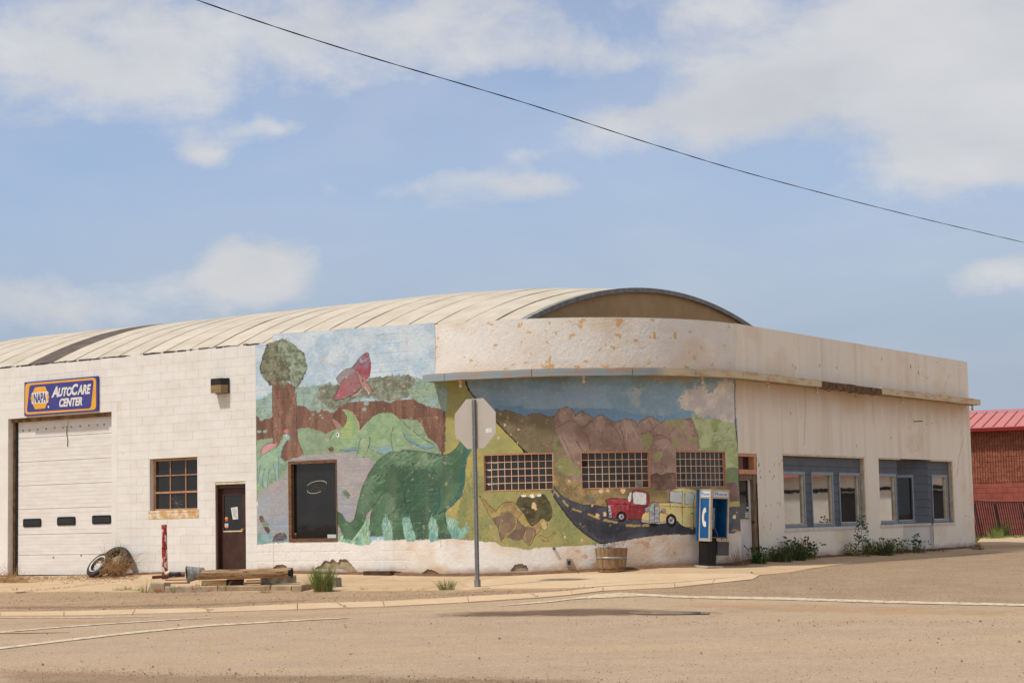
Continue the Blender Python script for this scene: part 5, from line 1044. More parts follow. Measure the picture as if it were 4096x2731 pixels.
# ---- barrel roof in strips
RS = [-24, -22, -18.5, -12, -3.6, -1.0, 1.5]; RC = [5.45, 5.66, 5.86, 5.83, 5.83, 5.72, 5.47]
QC, RR = 7.6, 18.25
def roofz(s, q):
    c = float(np.interp(s, RS, RC)); sag = RR-math.sqrt(RR*RR-(q-QC)**2); e = 5.47-(RR-math.sqrt(RR*RR-QC*QC))
    k_ = (c-e+.12)/(5.47-e+.12); return c-sag*k_+EYE
def roofpt(s, q, d=0.): return Pn(s, q, roofz(s, q)+d)
mb = MB(); S_ = np.linspace(-24, 1.5, 60); Q_ = np.linspace(.27, 14.4, 26)
mb.add([roofpt(s, q) for s in S_ for q in Q_], [(i*26+j, i*26+26+j, i*26+27+j, i*26+j+1) for i in range(59) for j in range(25)])
rf = obj('barrel_roof', mb, m_roofd, bld, True); r2 = random.Random(5)
edges = np.linspace(-24, 1.5, 33); PWID = edges[1]-edges[0]
for i in range(32):
    a, b = edges[i], edges[i+1]
    dark = i == 13; mb = MB(); k = 40; L_ = np.linspace(.27, 14.4, k)
    wa = [.007+max(0., r2.gauss(0, .036))*(3. if i % 5 == 1 else 1.3) for _ in L_]; wb = [.006+max(0., r2.gauss(0, .036))*(2.4 if i % 4 == 0 else 1.2)+(.14 if i == 12 else 0) for _ in L_]
    sm = lambda w: [float(np.mean(w[max(0, j-2):j+3])) for j in range(k)]
    wa, wb = sm(wa), sm(wb)
    for j, q in enumerate(L_):
        for s, d in ((a+wa[j], 0.), (a+wa[j], .008), ((a+b)/2, .008), (b-wb[j], .008), (b-wb[j], 0.)): mb.v.append(tuple(roofpt(s, q, d)))
    for j in range(k-1):
        for c in range(4): mb.f.append((j*5+c, j*5+5+c, j*5+6+c, j*5+c+1)); mb.m.append(0)
    obj('roof_strip', mb, m_roofd if dark else m_roof, rf, False, fix=False)
arc = np.linspace(.75, 15., 40); mb = MB()
vs = [Pn(1.46, q, roofz(1.5, min(q, 14.9))) for q in arc]+[Pn(1.46, q, 5.3) for q in arc]
mb.add(vs, [(i, i+1, i+41, i+40) for i in range(39)]); obj('gable_wall', mb, m_gable, bld)
cuts_ = np.linspace(.6, 15., 12)
for a, b in zip(cuts_[:-1], cuts_[1:]):
    mb = MB(); q = np.linspace(a+.006, b-.006, 6)
    for x in q:
        for (d, z) in ((1.38, .03), (1.56, .03), (1.56, -.075), (1.50, -.075)): mb.v.append(tuple(Pn(d, x, roofz(1.5, x)+z)))
    for i in range(5):
        for j in range(3): mb.f.append((i*4+j, i*4+4+j, i*4+5+j, i*4+j+1)); mb.m.append(0)
    obj('edge_flashing', mb, m_lead, rf)
# ------------------------------------------------------------------ ground, road, paving
def asphalt(name, c1, c2, c3, rough=.9, sp=70., dust=(196, 164, 126), bump=.006, dth=(.42, .62), spk=.55, fade=False, fmax=.85):
    m = bpy.data.materials.new(name); m.use_nodes = True; t = m.node_tree; t.nodes.clear(); nd = t.nodes.new; lk = t.links.new
    o = nd('ShaderNodeOutputMaterial'); p = nd('ShaderNodeBsdfPrincipled'); lk(p.outputs[0], o.inputs[0]); p.inputs['Roughness'].default_value = rough; p.inputs['Specular IOR Level'].default_value = .25
    g = nd('ShaderNodeNewGeometry')
    def nz(s, d=5, ro=.6, vec=None): 
        a = nd('ShaderNodeTexNoise'); a.inputs['Scale'].default_value = s; a.inputs['Detail'].default_value = d; a.inputs['Roughness'].default_value = ro; lk(vec or g.outputs['Position'], a.inputs[0]); return a.outputs[0]
    def mixc(f, a, b, fac=None):
        x = nd('ShaderNodeMix'); x.data_type = 'RGBA'; lk(f, x.inputs[0])
        for i, v in ((6, a), (7, b)):
            if isinstance(v, tuple): x.inputs[i].default_value = v
            else: lk(v, x.inputs[i])
        return x.outputs[2]
    def rp(v, a, b, hi=1.):
        r = nd('ShaderNodeMapRange'); r.interpolation_type = 'SMOOTHSTEP'; lk(v, r.inputs[0]); r.inputs[1].default_value = a; r.inputs[2].default_value = b; r.inputs[4].default_value = hi; return r.outputs[0]
    mp2 = nd('ShaderNodeMapping'); mp2.inputs['Location'].default_value = (7, 3, 1); lk(g.outputs['Position'], mp2.inputs[0])
    vo = nd('ShaderNodeTexVoronoi'); vo.inputs['Scale'].default_value = sp; lk(g.outputs['Position'], vo.inputs[0])
    sep = nd('ShaderNodeSeparateColor'); lk(vo.outputs['Color'], sep.inputs[0])
    base = mixc(rp(nz(1.1, 4), .35, .65), L4(c1), L4(c2))
    mp = nd('ShaderNodeMapping'); mp.inputs['Rotation'].default_value = (0, 0, .07); mp.inputs['Scale'].default_value = (.12, 1.1, 1); lk(g.outputs['Position'], mp.inputs[0])
    base = mixc(rp(nz(.55, 6, .65, mp.outputs[0]), *dth, .24), base, L4(dust))
    base = mixc(rp(sep.outputs[0], .78, .95, spk), base, L4([min(255, v*1.28) for v in c2])); base = mixc(rp(sep.outputs[1], .76, .92, spk), base, L4(c3))
    base = mixc(rp(nz(9, 10, .85), .50, .70, .42), base, L4(c3)); base = mixc(rp(nz(7, 10, .85, mp2.outputs[0]), .52, .7, .42), base, L4([min(255, v*1.22) for v in c1]))
    lk(base, p.inputs['Base Color'])
    b = nd('ShaderNodeBump'); b.inputs['Distance'].default_value = bump; lk(vo.outputs['Distance'], b.inputs['Height']); lk(b.outputs[0], p.inputs['Normal'])
    if fade:
        a = nd('ShaderNodeAttribute'); a.attribute_name = 'fade'; tr = nd('ShaderNodeBsdfTransparent'); mx = nd('ShaderNodeMixShader')
        ad = nd('ShaderNodeMath'); ad.operation = 'MULTIPLY_ADD'; lk(nz(2.2, 6, .7), ad.inputs[0]); ad.inputs[1].default_value = 1.1; lk(a.outputs['Fac'], ad.inputs[2])
        lk(rp(ad.outputs[0], .62, 1.45, fmax), mx.inputs[0]); lk(tr.outputs[0], mx.inputs[1]); lk(p.outputs[0], mx.inputs[2]); lk(mx.outputs[0], o.inputs[0])
    MATS[name] = m; return m
m_road = asphalt('dusty_asphalt', (174, 151, 124), (167, 144, 117), (124, 103, 82))
m_road2 = asphalt('coarse_asphalt', (158, 136, 108), (148, 124, 97), (100, 82, 62), sp=48., dth=(.5, .7), spk=.8, dust=(182, 152, 118))
m_fore = asphalt('gravel_strip', (164, 138, 108), (152, 127, 98), (104, 84, 64), sp=52, spk=.8)
m_conc = asphalt('tan_concrete', (194, 167, 133), (184, 155, 120), (150, 122, 92), sp=120, bump=.002, dust=(200, 172, 136), spk=.25)
m_concl = asphalt('pale_concrete', (204, 178, 144), (196, 168, 132), (164, 136, 104), sp=120, bump=.002, dust=(210, 184, 150), spk=.25)
m_gut = asphalt('gutter_concrete', (206, 179, 145), (196, 168, 134), (150, 122, 94), sp=110, bump=.002, spk=.3)
m_wet = asphalt('damp_asphalt', (122, 97, 76), (110, 86, 66), (78, 60, 46), rough=.5, dust=(134, 106, 82), fade=True, fmax=.8)
m_kerb = mat('old_kerb_concrete', (168, 146, 116), (146, 124, 98), 5, .9, .006, 45, c3=(120, 100, 80), s3=18)
m_kerbg = mat('grey_kerb_concrete', (138, 132, 116), (116, 110, 96), 5, .9, .006, 45, c3=(96, 90, 78), s3=18)
m_line = mat('worn_white_line', (224, 210, 182), (204, 184, 150), 5, .8, .002, 60, c3=(176, 150, 118), s3=9, t3=(.5, .58))
m_yline = mat('worn_yellow_line', (206, 160, 84), (178, 146, 108), 6, .8, .0, c3=(164, 140, 110), s3=12, t3=(.5, .6))
for m_ in (m_line, m_yline):
    t = m_.node_tree; nd = t.nodes.new; o_ = [x for x in t.nodes if x.type == 'OUTPUT_MATERIAL'][0]; p_ = [x for x in t.nodes if x.type == 'BSDF_PRINCIPLED'][0]
    tr_ = nd('ShaderNodeBsdfTransparent'); mx_ = nd('ShaderNodeMixShader'); ge_ = nd('ShaderNodeNewGeometry'); nz_ = nd('ShaderNodeTexNoise'); nz_.inputs['Scale'].default_value = 5; nz_.inputs['Detail'].default_value = 9; nz_.inputs['Roughness'].default_value = .8
    t.links.new(ge_.outputs['Position'], nz_.inputs[0]); r_ = nd('ShaderNodeMapRange'); r_.inputs[1].default_value = .30; r_.inputs[2].default_value = .50; r_.inputs[3].default_value = .35; r_.inputs[4].default_value = .95; t.links.new(nz_.outputs[0], r_.inputs[0])
    t.links.new(r_.outputs[0], mx_.inputs[0]); t.links.new(tr_.outputs[0], mx_.inputs[1]); t.links.new(p_.outputs[0], mx_.inputs[2]); t.links.new(mx_.outputs[0], o_.inputs[0])
def drape(name, pts, dz, mt, parent=None, cell=.6, thick=0., fade=False, **props):
    """polygon of (x,y) points laid over the ground, dz above it"""
    bm = bmesh.new(); vs = [bm.verts.new((p[0], p[1], 0)) for p in pts]
    f = bm.faces.new(vs); bmesh.ops.triangulate(bm, faces=[f])
    a = np.array([(p[0], p[1]) for p in pts]); mn, mx_ = a.min(0), a.max(0)
    for ax in (0, 1):
        k = math.ceil(mn[ax]/cell)*cell
        while k < mx_[ax]:
            co = [0, 0, 0]; no = [0, 0, 0]; co[ax] = k; no[ax] = 1
            bmesh.ops.bisect_plane(bm, geom=bm.verts[:]+bm.edges[:]+bm.faces[:], plane_co=co, plane_no=no, dist=1e-5); k += cell
    for v in bm.verts: v.co.z = ground(v.co.x, v.co.y)+dz
    for f in bm.faces:
        if f.normal.z < 0: f.normal_flip()
    if fade:
        ly = bm.verts.layers.float.new('fade')
        A_ = a; B_ = np.roll(a, -1, axis=0); AB = B_-A_; l2 = (AB**2).sum(1)+1e-9; fw = fade if fade is not True else .7
        for v in bm.verts:
            p_ = np.array([v.co.x, v.co.y]); t_ = np.clip(((p_-A_)*AB).sum(1)/l2, 0, 1); v[ly] = 0. if v.is_boundary else min(1., float(np.sqrt((((A_+AB*t_[:, None])-p_)**2).sum(1).min()))/fw)
    if thick:
        bnd = [e for e in bm.edges if len(e.link_faces) == 1]; r = bmesh.ops.extrude_edge_only(bm, edges=bnd)
        for v in r['geom']:
            if isinstance(v, bmesh.types.BMVert): v.co.z -= thick
        bmesh.ops.recalc_face_normals(bm, faces=bm.faces[:])
    c = Vector((float(a[:, 0].mean()), float(a[:, 1].mean()), 0)) if parent is None else root_loc(parent)
    bmesh.ops.translate(bm, verts=bm.verts[:], vec=-c); me = bpy.data.meshes.new(name); bm.to_mesh(me); bm.free(); me.materials.append(mt)
    o = bpy.data.objects.new(name, me); col.objects.link(o); o.parent = parent; o.location = c if parent is None else (0, 0, 0)
    for k, v in props.items(): o[k] = v
    return o
def gridsheet(name, xs, ys, dz, mt, ok=None):
    V = [(x, y, ground(x, y)+dz) for x in xs for y in ys]; m = len(ys)
    F_ = [(i*m+j, (i+1)*m+j, (i+1)*m+j+1, i*m+j+1) for i in range(len(xs)-1) for j in range(m-1) if ok is None or ok((xs[i]+xs[i+1])/2, (ys[j]+ys[j+1])/2)]
    mb = MB(); mb.add(V, F_); o = obj(name, mb, mt, None, True, loc=(0, 0, 0)); o['kind'] = 'structure'; return o
xs = [-900, -400, -200, -100, -60]+list(np.arange(-40, 61, 1.5))+[75, 100, 200, 400, 900]; ys = [-900, -300, -100, -40]+list(np.arange(-20, 100, 1.5))+[110, 150, 250, 500, 1200]
gridsheet('ground', xs, ys, -.012, m_soil)
gridsheet('road', list(np.arange(-60, 75, 1.)), list(np.arange(-15, 75, 1.)), .0, m_road, lambda x, y: so_of(x, y)[1] > .2)
def G(pts): return [(p.x, p.y) for p in (gpt(*q) for q in pts)]
def SO(pts): return [so_of(*p) for p in G(pts)]
apr = [(0, 2369), (200, 2368), (417, 2367), (700, 2368), (1000, 2367), (1345, 2364), (1600, 2364), (1838, 2363), (1965, 2359), (2157, 2359), (2284, 2357), (2412, 2349), (2560, 2341), (2700, 2333), (2900, 2315), (3048, 2300), (3236, 2275), (3427, 2251), (3681, 2233), (3872, 2216), (4096, 2205)]
ao = SO(apr); aS = [-26]+[p[0] for p in ao]+[48]; aO = [ao[0][1]]+[p[1] for p in ao]+[ao[-1][1]]
# coarse newer asphalt of the side street
drape('side_street', G([(2790, 2343), (2960, 2325), (3007, 2319), (3048, 2301), (3236, 2276), (3427, 2252), (3681, 2234), (3872, 2217), (4096, 2206), (4330, 2200), (4330, 2426), (4096, 2416), (3554, 2406), (3109, 2390), (2700, 2380), (2480, 2376), (2380, 2384), (2260, 2398), (2420, 2366), (2600, 2360)]), .004, m_road2, kind='structure')
drape('gravel_strip', G([(-150, 2370)]+[(x, y+2) for x, y in apr[:12]]+[(2380, 2364), (2131, 2380), (1870, 2392), (1532, 2411), (1200, 2423), (821, 2438), (256, 2450), (-150, 2455)]), .004, m_fore, kind='structure')
pav = bpy.data.objects.new('pavement', None); col.objects.link(pav); pav['kind'] = 'structure'; pav.location = wp(-3, .5, 1.5)
cuts = [-24, -20, -16.4, -12.9, -9.6, -6.6, -3.6, -1.2, 1.1, 3.0, 4.9, 6.6, 8.8, 11.5, 14.5, 17.6, 20.8, 24.5, 29, 35, 44]
for a, b in zip(cuts[:-1], cuts[1:]):
    ss = np.linspace(a+.008, b-.008, 9); lo = [wallxy(s, float(np.interp(s, aS, aO))) for s in ss]; up = [wallxy(s, -.06) for s in ss[::-1]]
    drape('slab', [tuple(p) for p in lo]+[tuple(p) for p in up], .014, m_conc, pav, thick=.03)
drape('pale_slab', G([(1850, 2336), (2016, 2310), (2157, 2300), (2400, 2297), (2700, 2296), (2980, 2296), (3040, 2302), (2900, 2314), (2700, 2332), (2412, 2347), (2284, 2355), (2157, 2357), (1965, 2357), (1880, 2352)]), .019, m_concl, pav)
gu = [(-150, 2458), (0, 2450), (256, 2447), (542, 2439), (821, 2435), (1190, 2417), (1532, 2407), (1870, 2388), (2131, 2375), (2284, 2364), (2412, 2350), (2700, 2334), (2860, 2319), (3040, 2301)]
gl = [(-150, 2472), (0, 2465), (256, 2464), (530, 2458), (839, 2450), (1190, 2439), (1538, 2428), (1876, 2410), (2144, 2393), (2290, 2380), (2412, 2365), (2700, 2351), (2850, 2335), (3012, 2318)]
gut = bpy.data.objects.new('gutter', None); col.objects.link(gut); gut['kind'] = 'structure'; gut.location = gpt(1500, 2418)
for i in range(len(gu)-1):
    mid = lambda p, q, t: (p[0]+(q[0]-p[0])*t, p[1]+(q[1]-p[1])*t); e_ = .006
    drape('gutter_slab', G([mid(gl[i], gl[i+1], e_), mid(gl[i], gl[i+1], .5), mid(gl[i], gl[i+1], 1-e_), mid(gu[i], gu[i+1], 1-e_), mid(gu[i], gu[i+1], .5), mid(gu[i], gu[i+1], e_)]), .018+.002*(i % 2), m_gut, gut, thick=.03)
def mark(name, cen, w, mt, kind='structure', dz=.010):
    top = [(x, y-w_/2) for (x, y), w_ in zip(cen, w)]; bot = [(x, y+w_/2) for (x, y), w_ in zip(cen, w)]
    return drape(name, G(bot+top[::-1]), dz, mt, kind=kind)
mark('road_marking', [(-120, 2607), (0, 2593), (232, 2565), (464, 2538), (640, 2520), (833, 2502), (1060, 2489), (1280, 2477), (1390, 2472)], [9, 8.5, 8, 7.5, 7, 6.5, 5, 4, 2], m_line)
mark('road_marking', [(-120, 2540), (0, 2529), (200, 2512), (417, 2496), (640, 2482), (845, 2470)], [5, 4.5, 4, 3.5, 3, 2], m_line)
mark('road_marking', [(-100, 2534), (60, 2532), (180, 2530), (280, 2529)], [3, 3, 2.6, 1.6], m_yline, dz=.014)
mark('road_marking', [(-50, 2470), (150, 2472), (400, 2470), (620, 2466)], [2, 1.8, 1.5, 1.], m_line)
mark('road_marking', [(1990, 2424), (2061, 2418), (2200, 2406), (2300, 2394), (2380, 2382), (2469, 2375), (2580, 2380), (2700, 2386), (2900, 2391), (3109, 2394), (3330, 2401), (3554, 2408), (3820, 2414), (4096, 2420), (4330, 2426)], [1.5, 4, 5, 5.5, 7, 9, 9, 9, 10, 10, 9.5, 9, 9, 9, 9], m_line)
drape('damp_patch', G([(1700, 2470), (2030, 2470), (2400, 2468), (2600, 2466), (2760, 2464), (2905, 2459), (2990, 2441), (2870, 2443), (2730, 2439), (2540, 2428), (2330, 2428), (2100, 2436), (1850, 2443), (1720, 2455)]), .007, m_wet, kind='structure', fade=.9, cell=.3)
m_pud = mat('puddle_water', (96, 82, 64), (90, 76, 60), 3, .04, spec=.9)
drape('puddle', G([(2500, 2450), (2600, 2446), (2740, 2446), (2840, 2450), (2835, 2457), (2700, 2459), (2560, 2458)]), .011, m_pud, kind='structure')
drape('gravel_band', G([(-100, 2672), (400, 2678), (900, 2690), (1400, 2694), (1900, 2700), (2400, 2712), (2500, 2735), (2300, 2760), (1400, 2790), (-100, 2790)]), .004, asphalt('loose_gravel', (160, 132, 102), (146, 118, 90), (100, 80, 60), sp=40, spk=.9, bump=.012, fade=True, fmax=.42), kind='structure', fade=True, cell=.3)
drape('gravel_band', G([(-100, 2424), (300, 2420), (800, 2412), (1300, 2394), (1300, 2406), (800, 2426), (300, 2438), (-100, 2440)]), .009, MATS['loose_gravel'], kind='structure', fade=True, cell=.3)
m_dust = asphalt('orange_dust', (204, 166, 122), (198, 158, 114), (166, 130, 94), sp=90, bump=.002, fade=True, fmax=.5)
for q in ([(-100, 2476), (500, 2472), (1100, 2452), (1700, 2434), (2200, 2420), (2250, 2428), (1800, 2446), (1200, 2474), (600, 2494), (-100, 2508)], [(2500, 2396), (3000, 2402), (3600, 2420), (4200, 2432), (4200, 2470), (3500, 2466), (3000, 2452), (2600, 2426)]):
    drape('dust_drift', G(q), .0055, m_dust, kind='structure', fade=1.6, cell=.35)
# loose stones
def pebbles(name, k, region, lo, hi, mt, seed):
    r = random.Random(seed); mb = MB()
    for _ in range(k):
        p = region(r); 
        if p is None: continue
        s = r.uniform(lo, hi)*(1+(r.random() < .04)*1.2); z = ground(*p)+.006; a = r.uniform(0, 3)
        vs = [(p[0]+s*math.cos(a+i*1.57)*r.uniform(.6, 1), p[1]+s*math.sin(a+i*1.57)*r.uniform(.6, 1), z) for i in range(4)]+[(p[0], p[1], z+s*r.uniform(.5, .9))]
        mb.add(vs, [(0, 1, 4), (1, 2, 4), (2, 3, 4), (3, 0, 4)])
    o = obj(name, mb, mt, fix=False); o['kind'] = 'stuff'; o['label'] = 'loose stones scattered over the dusty road'; o['category'] = 'gravel'; return o
m_st1 = mat('brown_stone', (130, 104, 80), (84, 66, 52), 40, .9, vary=0); m_st2 = mat('pale_stone', (190, 164, 132), (150, 124, 98), 40, .9)
def anywhere(r):
    p = G([(r.uniform(-50, 4150), 2330+400*r.random()**1.1)])[0]; return p
def ridge(r):
    x = r.uniform(-50, 4150); y = r.choice([2690+.02*x+r.gauss(0, 18), 2670+.03*x+r.gauss(0, 9), 2432+r.gauss(0, 3) if x < 900 else 2490+r.gauss(0, 7)]); y = min(2740, y); return G([(x, y)])[0]
def strip(r): 
    x = r.uniform(-50, 2300); y = float(np.interp(x, [p[0] for p in apr], [p[1] for p in apr])); y2 = float(np.interp(x, [p[0] for p in gu], [p[1] for p in gu])); return G([(x, r.uniform(y+2, y2))])[0]
pebbles('loose_stones', 1700, anywhere, .005, .014, m_st1, 1); pebbles('loose_stones', 3800, ridge, .004, .010, m_st1, 2); pebbles('loose_stones', 1800, ridge, .004, .010, m_st2, 3); pebbles('loose_stones', 1300, strip, .006, .016, m_st1, 4); pebbles('loose_stones', 500, strip, .006, .015, m_st2, 5)
# cracks
def crack(p0, p1, k, w, seed, dz=.024):
    r = random.Random(seed); a, b = gpt(*p0), gpt(*p1); d = (b-a); nn_ = Vector((-d.y, d.x, 0)).normalized(); c = [a+d*(i/k)+nn_*r.gauss(0, .05) for i in range(k+1)]; ww = [w*r.uniform(.4, 1.2) for _ in c]; ww[0] = ww[-1] = .002
    drape('pavement_crack', [(p.x+nn_.x*q, p.y+nn_.y*q) for p, q in zip(c, ww)]+[(p.x-nn_.x*q, p.y-nn_.y*q) for p, q in list(zip(c, ww))[::-1]], dz, m_crack, kind='structure')
m_crack = mat('crack_dirt', (96, 74, 54), (74, 56, 42), 12, .95)
for i_, q in enumerate((((1335, 2412), (1385, 2434), 6, .012), ((806, 2436), (850, 2449), 5, .012), ((2118, 2376), (2160, 2392), 5, .01), ((1480, 2322), (1830, 2330), 12, .008), ((2060, 2330), (2290, 2325), 9, .006), ((160, 2340), (520, 2345), 12, .007), ((3000, 2290), (3050, 2300), 4, .02), ((2640, 2296), (3000, 2296), 12, .010), ((2250, 2345), (2980, 2312), 16, .006))): crack(*q, 40+i_)
# strip of soil along the foot of the walls
mb = MB(); k = 0; sl_ = np.arange(-13.9, 21.8, .12)
for s in sl_:
    w_ = .10+.16*fbm(np.array([s*1.7]), np.array([2.]), 3, 5)[0]+(.12 if -1 < s < 8 else 0); z = float(np.interp(s, BS, BZ)); h = .02+.05*fbm(np.array([s*2.3]), np.array([7.]), 3, 6)[0]
    for o_, zz in ((-.05, z+h+.02), (.02, z+h), (w_*.5, z+h*.55+.012), (w_, ground(*wallxy(s, w_))+.010)): mb.v.append(tuple(wp(s, zz, o_)))
for i in range(len(sl_)-1):
    if -13.4 < sl_[i] < -9.9: continue
    for j in range(3): mb.f.append((i*4+j, i*4+4+j, i*4+5+j, i*4+j+1)); mb.m.append(0)
obj('soil_strip', mb, m_soil, None, True, kind='structure')
# ------------------------------------------------------------------ signs, lamp, phone, planter
sg = thing('company_sign', 'blue and yellow NAPA AutoCare Center sign above the garage door', 'sign', wp(-11.5, zr(2.89), 0))
A0, A1, ZA, ZB = -12.81, -10.21, zr(2.89), zr(3.742)
SU = lambda a, b: (A0+(A1-A0)*a, ZA+(ZB-ZA)*b)
def sp_(pts, o0, o1, c, nm): mb = MB(); wpoly(mb, [SU(*p) for p in pts], o0, o1); return obj(nm, mb, c, sg)
m_sblue = mat('sign_blue', (62, 62, 130), (70, 70, 136), 4, .45); m_syel = mat('sign_yellow', (232, 170, 60), (222, 158, 56), 4, .45); m_swht = mat('sign_white', (226, 222, 212), (216, 210, 198), 6, .5)
mb = MB(); mb.wbox(A0, (A0+A1)/2+.38, ZA, ZB, .012, .06); obj('sign_panel', mb, m_sblue, sg); mb = MB(); mb.wbox((A0+A1)/2+.384, A1, ZA, ZB, .012, .06); obj('sign_panel', mb, m_sblue, sg)
def rpoly(pts, r):
    o = []; k = len(pts)
    for i in range(k):
        p, a, b = np.array(pts[i]), np.array(pts[i-1]), np.array(pts[(i+1) % k]); asp = np.array([1/(A1-A0), 1/(ZB-ZA)])
        d0 = (a-p)/asp; d1 = (b-p)/asp; d0 = d0/np.linalg.norm(d0)*r*asp; d1 = d1/np.linalg.norm(d1)*r*asp
        for t in np.linspace(0, 1, 5): o.append(tuple((1-t)**2*(p+d0)+2*t*(1-t)*p+t*t*(p+d1)))
    return o
sp_(rpoly([(.012, .04), (.983, .04), (.983, .96), (.012, .96)], .11), .06, .063, m_syel, 'yellow_border')
sp_(rpoly([(.037, .11), (.913, .09), (.953, .9), (.075, .9)], .08), .063, .0655, m_sblue, 'blue_field')
sp_(rpoly([(.152, .178), (.294, .185), (.352, .508), (.294, .83), (.152, .826), (.089, .515)], .035), .0655, .068, m_syel, 'badge')
sp_([(.113, .34), (.334, .345), (.342, .40), (.342, .62), (.334, .675), (.113, .672), (.104, .62), (.104, .40)], .068, .0695, m_swht, 'badge_band')
for q in ([(.104, .40), (.126, .40), (.126, .62), (.104, .62)], [(.320, .40), (.342, .40), (.342, .62), (.320, .62)]): sp_(q, .0695, .0705, m_syel, 'badge_tip')
def lett(t, b, c, bold, shear, o): 
    p0, p1 = SU(b[0], b[2]), SU(b[1], b[3]); obj('lettering', textmb(t, (p0[0], p1[0], p0[1], p1[1]), lambda a, z, d: wp(a, z, o+d), bold, shear, .002), c, sg)
lett('NAPA', (.137, .313, .365, .648), m_sblue, .03, 0, .0705)
for t, b in (('A', (.38, .478, .483, .80)), ('UTO', (.474, .662, .49, .755)), ('C', (.655, .745, .50, .83)), ('ARE', (.733, .917, .505, .785)), ('CENTER', (.487, .80, .187, .438))): lett(t, b, m_swht, .045, .28, .0657)
mb = MB(); wpoly(mb, [(SU(.34, .22)[0]+.028*math.cos(t), SU(.34, .22)[1]+.028*math.sin(t)) for t in np.arange(12)*.5236], .0655, .067); obj('registered_mark', mb, m_swht, sg)
# wall lamp
lp = thing('wall_lamp', 'dark bronze box lamp with amber glass on the block wall', 'lamp', wp(-6.2, zr(3.08), 0))
a0, a1, b0, b1 = -6.36, -5.95, zr(3.085), zr(3.435); D_ = .20; zm = zr(3.28)
mb = MB(); mb.wbox(a0, a1, b0, b1, .004, .05); obj('back_box', mb, m_iron, lp)
def frus(mb, zlo, zhi):
    vs = [wp(s, z, o) for z in (zlo, zhi) for (s, o) in ((a0+.005, .05), (a1-.005, .05), (a1-.09, D_), (a0+.005, D_))]
    return mb.add(vs, [(0, 1, 2, 3), (7, 6, 5, 4), (0, 4, 5, 1), (1, 5, 6, 2), (2, 6, 7, 3), (3, 7, 4, 0)])
obj('lamp_hood', frus(MB(), zm, b1-.004), m_iron, lp); obj('lamp_lens', frus(MB(), b0+.008, zm-.002), mat('amber_prism_glass', (150, 128, 88), (128, 106, 70), 22, .25, .003, 50), lp)
# stop sign seen from behind
B = gpt(1910, 2350); D = B.y
st = thing('stop_sign', 'back of an octagonal stop sign on a perforated steel post', 'sign', B)
nb = Vector((-n[0], -n[1], 0)); tb = Vector((u[0], u[1], 0))
m_post = bpy.data.materials.new('perforated_steel'); m_post.use_nodes = True; t = m_post.node_tree; p = t.nodes['Principled BSDF']; p.inputs['Roughness'].default_value = .5; p.inputs['Metallic'].default_value = .3
tcx = t.nodes.new('ShaderNodeTexCoord'); sx_ = t.nodes.new('ShaderNodeSeparateXYZ'); t.links.new(tcx.outputs['Object'], sx_.inputs[0]); wv_ = t.nodes.new('ShaderNodeMath'); wv_.operation = 'FRACT'; ml = t.nodes.new('ShaderNodeMath'); ml.operation = 'MULTIPLY'; ml.inputs[1].default_value = 39.4; t.links.new(sx_.outputs[2], ml.inputs[0]); t.links.new(ml.outputs[0], wv_.inputs[0])
crp = t.nodes.new('ShaderNodeValToRGB'); t.links.new(wv_.outputs[0], crp.inputs[0]); crp.color_ramp.elements[0].position = .40; crp.color_ramp.elements[0].color = L4((66, 66, 68)); crp.color_ramp.elements[1].position = .46; crp.color_ramp.elements[1].color = L4((132, 132, 130)); t.links.new(crp.outputs[0], p.inputs['Base Color'])
m_post2 = mat('post_steel', (138, 138, 136), (120, 120, 118), 12, .5, metal=.3)
top = at(1910, 1597, D).z; zc = at(1912, 1693, D).z; hs = .031; rad = (at(1912, 1593, D).z-at(1912, 1793, D).z)/2/math.cos(math.pi/8)
PM = Matrix.Translation(B) @ Matrix(((tb.x, nb.x, 0), (tb.y, nb.y, 0), (0, 0, 1))).to_4x4()
mb = MB(); mb.box(-hs, hs, -hs, hs, -.1, top-B.z, PM); po = obj('post', mb, m_post2, st)
mb = MB(); mb.box(-.010, .010, hs, hs+.0015, .08, top-B.z-.03, PM); obj('hole_row', mb, m_post, po)
mb = MB(); mb.box(hs, hs+.0015, -.010, .010, .08, top-B.z-.03, PM); obj('hole_row', mb, m_post, po); mb = MB(); mb.box(-hs-.0015, -hs, -.010, .010, .08, top-B.z-.03, PM); obj('hole_row', mb, m_post, po)
mb = MB(); mb.box(-.045, .045, -.045, .045, -.02, .16, PM); obj('post_sleeve', mb, m_post2, st)
oc = [(rad*math.cos(math.pi/8+i*math.pi/4), rad*math.sin(math.pi/8+i*math.pi/4)+zc-B.z) for i in range(8)]
mb = MB(); mb.prism(oc, lambda a, b: PM@Vector((a, -hs-.001, b)), lambda a, b: PM@Vector((a, -hs-.004, b))); obj('sign_plate', mb, mat('bare_aluminium', (182, 173, 162), (177, 168, 156), 2, .6), st)
mb = MB(); mb.prism(oc, lambda a, b: PM@Vector((a, -hs-.0045, b)), lambda a, b: PM@Vector((a, -hs-.006, b))); obj('sign_face', mb, flat('stop_red', (160, 30, 34)), st)
mb = MB(); mb.box(.245, .385, -hs-.001, -hs+.001, zc-B.z-.185, zc-B.z-.105, PM); obj('sticker', mb, m_paper, st)
for zz in (.28, -.28):
    mb = MB(); mb.lathe([(0, .012), (.012, .01), (.012, 0)], 8, PM@Matrix.Translation((0, hs, zc-B.z+zz))@Matrix.Rotation(-math.pi/2, 4, 'X')); obj('bolt', mb, m_metal, st)
pd = gpt(1905, 2356); mb = MB(); M = Matrix.Translation(pd); r_ = .285
